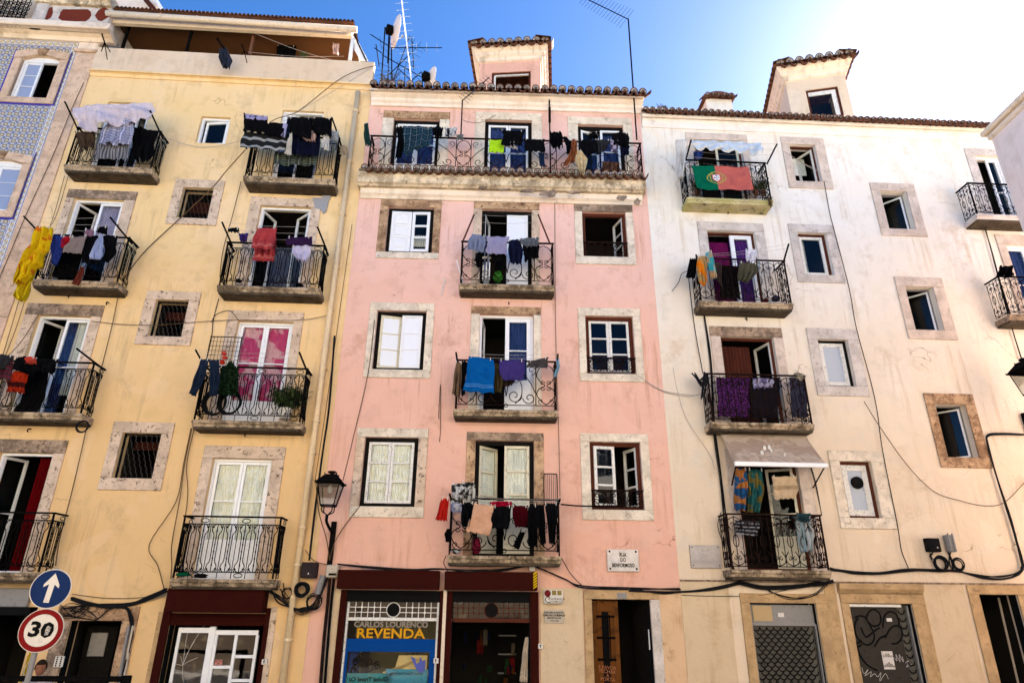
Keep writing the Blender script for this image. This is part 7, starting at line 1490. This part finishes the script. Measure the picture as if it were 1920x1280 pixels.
q = MB(); x0_, z0_ = FY.at(578, 1076, .2); q.slab([(x0_-.015, z0_), (x0_+.015, z0_), (x0_, z0_+.035)], -.206, -.201); child_local(q, bx, FY, 'warning_mark', M['signwhite'])
mbx = wbox(FP, 612, 1058, 632, 1082, .2, 'lgrey', 'meter_box', 'pale round-topped meter box below the lantern', 'meter box', .02); q = MB(); a = FP.at(616, 1077, .2); q.box(a[0], a[0]+.14, -.206, -.2, a[1]-.01, a[1]+.03); child_local(q, mbx, FP, 'meter_label', M['ink'])
q = MB(); a, b = FY.at(605, 1078, .18), FY.at(594, 1113, .18); q.tube([(a[0], -.14, a[1]), (b[0], -.14, b[1])], .055, 8); q.tube([(a[0]+.02, -.18, a[1]), (b[0]+.02, -.18, b[1])], .012, 4); put(q, FY, 'cable_closure', M['grey'], 'slanting grey cable splice closure under the meter box', 'cable closure')
C(FP, [(618, 1084, .08), (614, 1130, .08), (607, 1200, .08), (600, 1290, .08)], .032, 'dark conduit below the meter box, left one', 'rust', name='conduit', cat='conduit'); C(FP, [(626, 1084, .08), (621, 1130, .08), (615, 1200, .08), (608, 1290, .08)], .026, 'dark conduit below the meter box, right one', 'iron', name='conduit', cat='conduit')
wb = wbox(FW, 1738, 1008, 1767, 1034, .14, 'black', 'junction_box', 'black cable box on the lower right white wall', 'junction box'); q = MB(); a = FW.at(1758, 1026, .14); q.lathe([(0, -.004), (.012, -.004), (.012, 0), (0, 0)], (a[0], -.142, a[1]), 10, 'y'); child_local(q, wb, FW, 'lock', M['signwhite'])
q = MB(); a, b = FW.at(1775, 1002, .12), FW.at(1788, 1034, .12); q.box(a[0]-.03, a[0]+.13, -.14, -.02, b[1], a[1]); q.tube([(a[0], -.15, b[1]), (a[0], -.15, a[1]+.03)], .02, 6); q.tube([(a[0]+.09, -.15, b[1]), (a[0]+.09, -.15, a[1]+.03)], .02, 6); put(q, FW, 'cable_closure', M['grey'], 'upright grey cable closure beside the black box on the white house', 'cable closure', bevel=.01)
C(FW, [(1746, 1035, .08), (1748, 1044, .08), (1752, 1052, .08)], .008, 'thin leads between the black box and its coil', 'wire', strands=4, spread=.05); C(FW, [(1780, 1036, .08), (1782, 1050, .08), (1786, 1066, .08)], .014, 'thick leads below the grey closure on the white house', 'wire', strands=3, spread=.04)
for fr_, x, y, lb in ((FY, 495, 1240, 'small white bell plate beside the yellow shop'), (FP, 817, 1238, 'small white lock plate between the two pink shop fronts'), (FP, 1013, 1211, 'small white lock plate right of the open shop entrance')):
    o = wbox(fr_, x-4, y-5, x+5, y+5, .06, 'whiteplastic', 'lock_plate', lb, 'lock plate', .006); a = fr_.at(x, y, .06); q = MB(); q.box(a[0]-.006, a[0]+.006, -.064, -.06, a[1]-.025, a[1]+.015); q.lathe([(0, -.004), (.014, -.004), (.014, 0), (0, 0)], (a[0], -.06, a[1]+.015), 10, 'y'); child_local(q, o, fr_, 'keyhole', M['ink'])
o = wbox(FY, 104, 1229, 116, 1250, .03, 'whiteplastic', 'doorbell_panel', 'white entry phone panel with ten buttons left of the street doorway', 'doorbell', .006)
q0_ = FY.at(104, 1229, .03); q1_ = FY.at(116, 1250, .03)
for i in range(2):
    for j in range(5): a = q0_[0]+(q1_[0]-q0_[0])*(.28+.44*i); b = q0_[1]+(q1_[1]-q0_[1])*(.14+.18*j); q = MB(); q.lathe([(0, -.005), (.014, -.005), (.014, 0), (0, 0)], (a, -.03, b), 8, 'y'); child_local(q, o, FY, 'button', M['ink'])
wbox(FP, 993, 1061, 1003, 1070, .12, 'whiteplastic', 'junction_box', 'tiny white junction box above the right shutter box', 'junction box', .006)
# alarm box and plaques
al = wbox(FP, 1020, 1105, 1056, 1131, .14, 'whiteplastic', 'alarm_box', 'white alarm box with a red lamp and two square panels', 'alarm box', .015)
a, b = FP.at(1020, 1105, .14), FP.at(1056, 1131, .14); W_, H_ = b[0]-a[0], a[1]-b[1]
q = MB(); q.lathe([(0, -.012), (W_*.13, -.012), (W_*.17, 0), (0, 0)], (a[0]+W_*.19, -.142, a[1]-H_*.26), 16, 'y'); child_local(q, al, FP, 'red_lamp', flat('dark_red_lens', (.12, .008, .01), .3))
for f in (.42, .70): q = MB(); q.box(a[0]+W_*f, a[0]+W_*(f+.22), -.148, -.141, a[1]-H_*.38, a[1]-H_*.05); child_local(q, al, FP, 'panel', flat('olive_lens_%d' % (f*100), (.20, .15, .04), .5))
def sign_text(o, fr, items, d, mat):
    for s_, size, x, z, kw in items:
        t = text_mesh(s_, size, mat, 'lettering', None, (x, -d, z), **kw); R_ = Matrix.Rotation(fr.yaw, 4, 'Z'); D = (Matrix.Translation(o.location) @ R_).inverted() @ (Matrix.Translation(fr.O) @ R_); t.data.transform(D); t.parent = o
sign_text(al, FP, [('SEGURANÇA', .055, a[0]+W_*.64, a[1]-H_*.66, {}), ('218 880 710', .045, a[0]+W_*.64, a[1]-H_*.86, {}), ('C', .16, a[0]+W_*.18, a[1]-H_*.74, {})], .143, M['ink'])
pq = wbox(FP, 1021, 1142, 1057, 1168, .05, 'lgrey', 'shop_plaque', 'small beige shop plaque with four lines of black lettering', 'plaque', .006); a, b = FP.at(1021, 1142, .05), FP.at(1057, 1168, .05); W_, H_ = b[0]-a[0], a[1]-b[1]; cx = (a[0]+b[0])/2
sign_text(pq, FP, [('ARMAZÉM DE REVENDA', .034, cx, a[1]-H_*.22, {'bold': .001}), ('CARLOS LOURENÇO', .044, cx, a[1]-H_*.42, {'bold': .002}), ('IMPORTADOR', .040, cx, a[1]-H_*.62, {'bold': .001}), ('17-19 1100', .036, cx, a[1]-H_*.82, {'bold': .001})], .053, M['ink'])
sn = wbox(FP, 1138, 1029, 1199, 1071, .06, 'marble', 'street_name_plate', 'white marble street name plate with four black bolts', 'street sign', .006); a, b = FP.at(1138, 1029, .06), FP.at(1199, 1071, .06); W_, H_ = b[0]-a[0], a[1]-b[1]; cx = (a[0]+b[0])/2
sign_text(sn, FP, [('RUA', .105, cx, a[1]-H_*.25, {'sx': .66, 'bold': .002}), ('DO', .105, cx, a[1]-H_*.49, {'sx': .66, 'bold': .002}), ('BENFORMOSO', .10, cx, a[1]-H_*.73, {'sx': .66, 'bold': .002})], .063, M['ink'])
for fx in (.08, .92):
    for fz in (.10, .88): q = MB(); q.lathe([(0, -.012), (.016, -.01), (.02, 0), (0, 0)], (a[0]+W_*fx, -.061, a[1]-H_*fz), 10, 'y'); child_local(q, sn, FP, 'bolt', M['ink'])
gp_ = wbox(FW, 1293, 1021, 1354, 1065, .05, stone('worn_plate', (.44, .40, .37), (.34, .3, .27), .3, bs=.1), 'old_street_plate', 'blank looking grey stone plate with worn away lettering', 'street sign', .006); a, b = FW.at(1293, 1021, .05), FW.at(1354, 1065, .05); W_, H_ = b[0]-a[0], a[1]-b[1]; cx = (a[0]+b[0])/2
sign_text(gp_, FW, [('RUA', .10, cx, a[1]-H_*.22, {'sx': .8}), ('DO', .10, cx, a[1]-H_*.47, {'sx': .8}), ('BENFORMOSO', .10, cx, a[1]-H_*.74, {'sx': .8})], .0515, flat('worn_letter', (.35, .32, .30), .9))
for fx in (.07, .93):
    for fz in (.10, .88): q = MB(); q.lathe([(0, -.006), (.012, -.006), (.012, 0), (0, 0)], (a[0]+W_*fx, -.051, a[1]-H_*fz), 8, 'y'); child_local(q, gp_, FW, 'bolt', M['ink'])

# ================================================================ road signs on a post in front of the yellow house
frR = Frame((0, 9.4, 0), radians(12))
def roundsign(px, py, r, name, label):
    x, z = frR.at(px, py); o = thing(frR, name, (x, 0, z), label, 'road sign'); return o, x, z
post_x = frR.U_(80, 1150)
pst = MB().tube([(post_x, .06, 0), (post_x, .06, frR.Z_(100, 1064))], .03, 10); put(pst, frR, 'sign_post', M['grey'], 'grey steel post carrying the two round road signs', 'post')
o, x, z = roundsign(95, 1103, .3, 'one_way_sign', 'round blue road sign with a white arrow pointing up'); r = .222
MB().lathe([(0, 0), (r, 0), (r, .012), (0, .012)], (0, 0, 0), 48, 'y').build('disc', M['signwhite'], o); MB().lathe([(0, -.003), (r*.955, -.003), (r*.955, -.001), (0, -.001)], (0, 0, 0), 48, 'y').build('blue_face', M['signblue'], o)
MB().slab([(-.030, -.155), (.030, -.155), (.030, .05), (.085, .012), (.085, .045), (0, .175), (-.085, .045), (-.085, .012), (-.030, .05)], -.006, -.004).build('arrow', M['signwhite'], o)
o.rotation_euler = (radians(0), radians(4), frR.yaw)
MB().box(-.08, .08, .013, .04, -.02, .02).build('clamp', M['steel'], o)
o, x, z = roundsign(77, 1181, .3, 'speed_limit_sign', 'round red bordered speed limit sign reading 30'); r = .236
MB().lathe([(0, 0), (r, 0), (r, .012), (0, .012)], (0, 0, 0), 48, 'y').build('disc', M['signwhite'], o); 
mb = MB(); n = 48; mb.add([(r*.97*cos(2*pi*k/n), -.003, r*.97*sin(2*pi*k/n)) for k in range(n)]+[(r*.74*cos(2*pi*k/n), -.003, r*.74*sin(2*pi*k/n)) for k in range(n)], [(k, (k+1) % n, n+(k+1) % n, n+k) for k in range(n)]); mb.build('red_ring', M['signred'], o)
text_mesh('30', .22, M['ink'], 'number', o, (0, -.006, .0), sx=1.2, bold=.008)
MB().slab([(.05, -.05), (.09, -.045), (.10, .045), (.06, .04)], -.011, -.009).build('sticker', M['grey'], o); rn = random.Random(3); q = MB()
for k in range(6): u_ = rn.uniform(.055, .085); v_ = rn.uniform(-.04, .04); q.box(u_, u_+.015, -.013, -.0115, v_, v_+.006)
q.build('sticker_scratch', M['signwhite'], o); o.rotation_euler = (0, radians(4), frR.yaw); MB().box(-.08, .08, .013, .04, -.02, .02).build('clamp', M['steel'], o)
# black barrier rail across the lower left
frB = Frame((0, 10.6, 0), radians(3)); a, b = frB.at(-60, 1271), frB.at(229, 1271); q = MB(); q.box(a[0], b[0], -.03, .03, a[1]-.035, a[1]+.035); q.box(b[0], b[0]+.12, -.04, .04, a[1]-.06, a[1]+.045)
q.box(b[0]+.02, b[0]+.09, -.03, .03, 0, a[1]-.061); q.box(a[0], a[0]+.07, -.03, .03, 0, a[1]-.0355); put(q, frB, 'barrier_rail', M['iron'], 'black iron barrier rail across the lower left corner', 'railing', bevel=.006)

# ================================================================ roof aerials and dishes
def dish(fr, px, py, d, r, label, squash=.3, yaw=1.25):
    x, z = fr.at(px, py, -d); o = thing(fr, 'satellite_dish', (x, d, z), label, 'satellite dish'); q = MB(); n = 28; m = 5; vs = []
    for i in range(m+1): rr = r*i/m; vs += [(rr*cos(2*pi*k/n), -.18*r*(i/m)**2*1.0, rr*sin(2*pi*k/n)*1.05) for k in range(n)]
    q.add(vs, [(i*n+k, i*n+(k+1) % n, (i+1)*n+(k+1) % n, (i+1)*n+k) for i in range(m) for k in range(n)]); q.build('reflector', paint('dish_paint', (.62, .56, .52), (.4, .3, .25), .3), o, smooth=True, solid=.01)
    q = MB(); q.tube([(0, -.02, -r*.9), (0, -.62*r, -.15*r)], .012, 5); q.lathe([(0, -.03), (.03, -.03), (.03, .03), (0, .03)], (0, -.62*r, -.15*r), 8, 'y'); q.build('feed_arm', M['grey'], o)
    q = MB(); q.box(-.09, .09, .02, .2, -.14, .10); q.tube([(0, .12, -.1), (0, .14, -r-.8)], .022, 6); q.build('mount', M['iron'], o); o.rotation_euler = (radians(-4), 0, fr.yaw+yaw); return o
dish(FP, 737, 58, 1.2, .48, 'large pale satellite dish seen nearly edge on, on the roof aerial frame', yaw=2.02)
dish(FP, 805, 146, 1.2, .33, 'small satellite dish peeping over the eaves of the pink house', yaw=2.1)
def aerial(fr, name, base, top, d, boom, n, el, label, r=.016, mat='iron', elmat='iron', vertical=False, droop=0):
    """base, top: pixels of the pole; boom: pixel ends of the yagi boom; el: element half length in m"""
    q = MB(); a, b = fr.at(*base, -d), fr.at(*top, -d); q.tube([(a[0], d, a[1]), (b[0], d, b[1])], r, 6); p0, p1 = fr.at(*boom[0], -d), fr.at(*boom[1], -d)
    q.tube([(p0[0], d-.02, p0[1]), (p1[0], d-.02, p1[1])], r*.7, 5); dx, dz = p1[0]-p0[0], p1[1]-p0[1]; L_ = sqrt(dx*dx+dz*dz); nx, nz = -dz/L_, dx/L_
    o = put(q, fr, name, M[mat], label, 'aerial'); e = MB()
    for k in range(n):
        t = (k+.5)/n; x, z = p0[0]+dx*t, p0[1]+dz*t; h = el*(1.15-.4*t)
        if vertical: e.tube([(x-nx*h, d-.02, z-nz*h), (x+nx*h, d-.02, z+nz*h)], .0045, 4)
        else: e.tube([(x-h*.35, d-.02-h*.8, z-h*.42), (x+h*.35, d-.02+h*.8, z+h*.42)], .0045, 4)
    child_local(e, o, fr, 'elements', M[elmat]); return o
aerial(FP, 'tv_aerial', (1194, 262), (1178, 36), -.3, ((1178, 38), (1092, -4)), 15, .36, 'tall television aerial on a thin mast at the right end of the top pink balcony', .02, vertical=True)
aerial(FP, 'tv_aerial', (864, 262), (867, 188), -.38, ((867, 190), (918, 146)), 11, .30, 'bent television aerial on a short pole beside the middle top pink door', .018, 'rust')
aerial(FP, 'tv_aerial', (772, 158), (752, -10), 1.0, ((771, 150), (751, -12)), 12, .24, 'white lattice mast with short cross rods rising out of view', .022, 'pvc', 'steel', vertical=True)
aerial(FP, 'tv_aerial', (735, 150), (734, 92), 1.1, ((733, 91), (829, 91)), 5, .22, 'horizontal television aerial pointing right from the roof frame', .02, vertical=True, elmat='steel')
aerial(FP, 'tv_aerial', (715, 155), (722, 52), 1.0, ((695, 66), (732, 90)), 6, .12, 'dark stubby aerial left of the large satellite dish', .02)
q = MB()
for a, b in (((727, 155), (731, 70)), ((738, 150), (768, 68)), ((711, 125), (705, 84)), ((702, 90), (716, 100)), ((716, 103), (792, 146)), ((790, 135), (768, 155)), ((748, 130), (776, 156)), ((792, 158), (791, 136)), ((730, 140), (770, 100)), ((759, 158), (759, 126)), ((776, 128), (772, 70))):
    p, s = FP.at(*a, -1.1), FP.at(*b, -1.1); q.tube([(p[0], 1.1, p[1]), (s[0], 1.1, s[1])], .014, 5)
rn = random.Random(41)
for k in range(26):
    a0_, b0_ = rn.uniform(712, 796), rn.uniform(70, 150); th = rn.uniform(0, pi); l_ = rn.uniform(5, 14); p, s = FP.at(a0_-l_*cos(th), b0_-l_*sin(th), -1.1), FP.at(a0_+l_*cos(th), b0_+l_*sin(th), -1.1); q.tube([(p[0], 1.1, p[1]), (s[0], 1.1, s[1])], .0055, 4)
put(q, FP, 'aerial_scaffold', M['iron'], 'tangled iron frame of struts carrying the roof aerials', 'aerial frame')
q = MB(); p, s = FP.at(1030, 235, .1), FP.at(1031, 162, .3); q.tube([(p[0], -.2, FP.Z_(1033, 320, .3)), (p[0], -.2, s[1])], .02, 6); q.box(p[0]-.03, p[0]+.03, -.25, -.19, p[1], p[1]+.45); put(q, FP, 'aerial_pole', M['rust'], 'bare rusty pole between the middle and right top pink doors', 'pole')
for k, (px, py) in enumerate(((199, 112), (461, 118))):
    q = MB(); c = FY.at(px-8, py-48 if k == 0 else py-35, .35); m_ = FY.at(px-3, py-32 if k == 0 else py-22, .3)
    q.tube([(c[0], -.35, c[1]), (m_[0], -.30, m_[1])], .018, 5)
    for e in ((-9, -15), (2, 0), (8, -14)): t = FY.at(px+e[0], py+e[1], .2); q.tube([(m_[0], -.3, m_[1]), (t[0], -.2, t[1])], .012, 5)
    put(q, FY, 'parapet_bracket', M['iron'], ['black spider-like iron bracket at the left end of the roof parapet', 'black spider-like iron bracket in the middle of the roof parapet'][k], 'bracket')
q = MB(); a = FY.at(407, 73, .4); b = FY.at(424, 96, .3); q.tube([(a[0], -.4, a[1]), (b[0], -.3, b[1])], .03, 6); put(q, FY, 'stick', M['iron'], 'short dark stick holding the cloth bag on the roof parapet', 'stick')
for s_, e_, lb in (((475, 62), (640, 118), 'upper clothes line of the roof terrace'), ((465, 98), (645, 106), 'lower clothes line of the roof terrace')):
    C(FY, [(s_[0], s_[1], .0), ((s_[0]+e_[0])/2, (s_[1]+e_[1])/2+4, .0), (e_[0], e_[1], .0)], .005, lb, 'wiregr', name='clothes_line', cat='clothes line', group='clothes lines on the roof terrace')
# cloth bag hung in the shop entrance
cl(FP, [(986, 1193), (979, 1225), (975, 1278)], [(990, 1193), (990, 1225), (988, 1278)], F('canvas_tote', (.55, .44, .32)), 'cream canvas bag hanging at the right side of the open shop entrance', .1, 'bag', group=None, pegs=False, amp=.02)

# ================================================================ person at the lower left
def person():
    frp = Frame((0, 11.75, 0), radians(3)); x, zh = frp.at(75, 1258); root = bpy.data.objects.new('person', None); COL.objects.link(root)
    tag(root, 'dark haired person in a pale shirt standing on the pavement behind the barrier rail', 'person'); root.location = frp.world((x, 0, .12)); root.rotation_euler = (0, 0, radians(25)); H = zh+.13-.12; s = H/1.72
    J = {'pel': (0, 0, .93), 'waist': (0, 0, 1.1), 'chest': (0, -.01, 1.32), 'neck': (0, 0, 1.47), 'headb': (0, -.01, 1.55), 'shl': (-.17, 0, 1.41), 'shr': (.17, 0, 1.41), 'ell': (-.23, .02, 1.13), 'elr': (.23, .02, 1.13), 'wrl': (-.22, -.08, .9), 'wrr': (.22, -.08, .9), 'hpl': (-.09, 0, .9), 'hpr': (.09, 0, .9), 'knl': (-.10, -.01, .49), 'knr': (.10, -.01, .49), 'anl': (-.10, .02, .08), 'anr': (.10, .02, .08), 'tol': (-.11, -.14, .03), 'tor': (.11, -.14, .03)}
    Rr = dict(pel=.14, waist=.13, chest=.15, neck=.058, headb=.055, shl=.07, shr=.07, ell=.043, elr=.043, wrl=.028, wrr=.028, hpl=.10, hpr=.10, knl=.062, knr=.062, anl=.042, anr=.042, tol=.035, tor=.035)
    E_ = [('pel', 'waist'), ('waist', 'chest'), ('chest', 'neck'), ('neck', 'headb'), ('chest', 'shl'), ('chest', 'shr'), ('shl', 'ell'), ('shr', 'elr'), ('ell', 'wrl'), ('elr', 'wrr'), ('pel', 'hpl'), ('pel', 'hpr'), ('hpl', 'knl'), ('hpr', 'knr'), ('knl', 'anl'), ('knr', 'anr'), ('anl', 'tol'), ('anr', 'tor')]
    ks = list(J); me = bpy.data.meshes.new('body'); me.from_pydata([tuple(c*s for c in J[k]) for k in ks], [(ks.index(a), ks.index(b)) for a, b in E_], []); b = bpy.data.objects.new('body', me); COL.objects.link(b); b.parent = root
    m = b.modifiers.new('skin', 'SKIN'); sv = me.skin_vertices[0].data
    for i, k in enumerate(ks): sv[i].radius = (Rr[k]*s, Rr[k]*s*(.75 if k in ('pel', 'waist', 'chest') else 1)); sv[i].use_root = (k == 'pel')
    b.modifiers.new('sub', 'SUBSURF').levels = 1; b.modifiers['sub'].render_levels = 2; me.materials.append(F('pale_shirt', (.42, .36, .40)))
    skin = flat('skin', (.24, .10, .055), .6); q = MB(); n, mm = 16, 12
    def hp(th, ph):
        y = -cos(ph)*sin(th); xx = sin(ph)*sin(th); z = cos(th); w_ = .078*(1-.12*max(0, -z)); yy = .097*y; face = max(0, -y)
        if face > .3: yy -= .018*math.exp(-(xx/.18)**2-((z+.15)/.22)**2); yy -= .008*math.exp(-((z+.62)/.15)**2)*face; yy += .012*math.exp(-((abs(xx)-.38)/.14)**2-((z-.08)/.12)**2); yy -= .006*math.exp(-((z-.28)/.1)**2)
        return (xx*w_*s, (yy-.01)*s, (1.63+.12*z)*s)
    q.v = [hp(pi*i/mm, 2*pi*j/n) for i in range(mm+1) for j in range(n)]; q.f = [(i*n+j, i*n+(j+1) % n, (i+1)*n+(j+1) % n, (i+1)*n+j) for i in range(mm) for j in range(n)]; q.m = [0]*len(q.f); hd = q.build('head', skin, root, smooth=True)
    q = MB(); q.v = []; 
    for i in range(7):
        for j in range(n):
            th = pi*.56*i/6; ph = 2*pi*j/n; lim = .62 if cos(ph) > .35 else 1.0; t2 = th*lim; p = hp(t2, ph); c = (0, 0, 1.63*s); q.v.append(tuple(c[k]+(p[k]-c[k])*1.14 for k in range(3)))
    q.f = [(i*n+j, i*n+(j+1) % n, (i+1)*n+(j+1) % n, (i+1)*n+j) for i in range(6) for j in range(n)]; q.m = [0]*len(q.f); q.build('hair', flat('dark_hair', (.02, .012, .008), .6), root, smooth=True, solid=.008)
    for sx in (-1, 1):
        q = MB(); q.lathe([(0, -.01), (.016*s, 0), (0, .01)], (sx*.079*s, .005*s, 1.62*s), 8, 'z', (.4, 1.2)); q.build('ear', skin, root, smooth=True)
        q = MB(); q.lathe([(0, -.009), (.011*s, 0), (0, .009)], (sx*.030*s, -.096*s, 1.642*s), 8, 'z', (1.2, .5)); q.build('eye', M['ink'], root, smooth=True)
        for f_ in range(5):
            q = MB(); bx_ = sx*.22*s+(-.03+.015*f_)*s; L_ = (.06, .075, .08, .075, .05)[f_]*s; q.tube([(bx_, -.09*s, .87*s), (bx_, -.10*s, .87*s-L_*.6), (bx_, -.085*s, .87*s-L_)], .008, 6); q.build('finger', skin, root, smooth=True)
person()
# striped banner and jamb pieces beside the person
cl(FY, [(58, 1222), (48, 1245), (38, 1285)], [(62, 1222), (56, 1250), (52, 1285)], F('banner', (.62, .42, .02), (.55, .50, .48), 'stripe', 2.5), 'yellow and white banner strip hanging left of the person', .1, 'banner', 'banner', group=None, pegs=False)
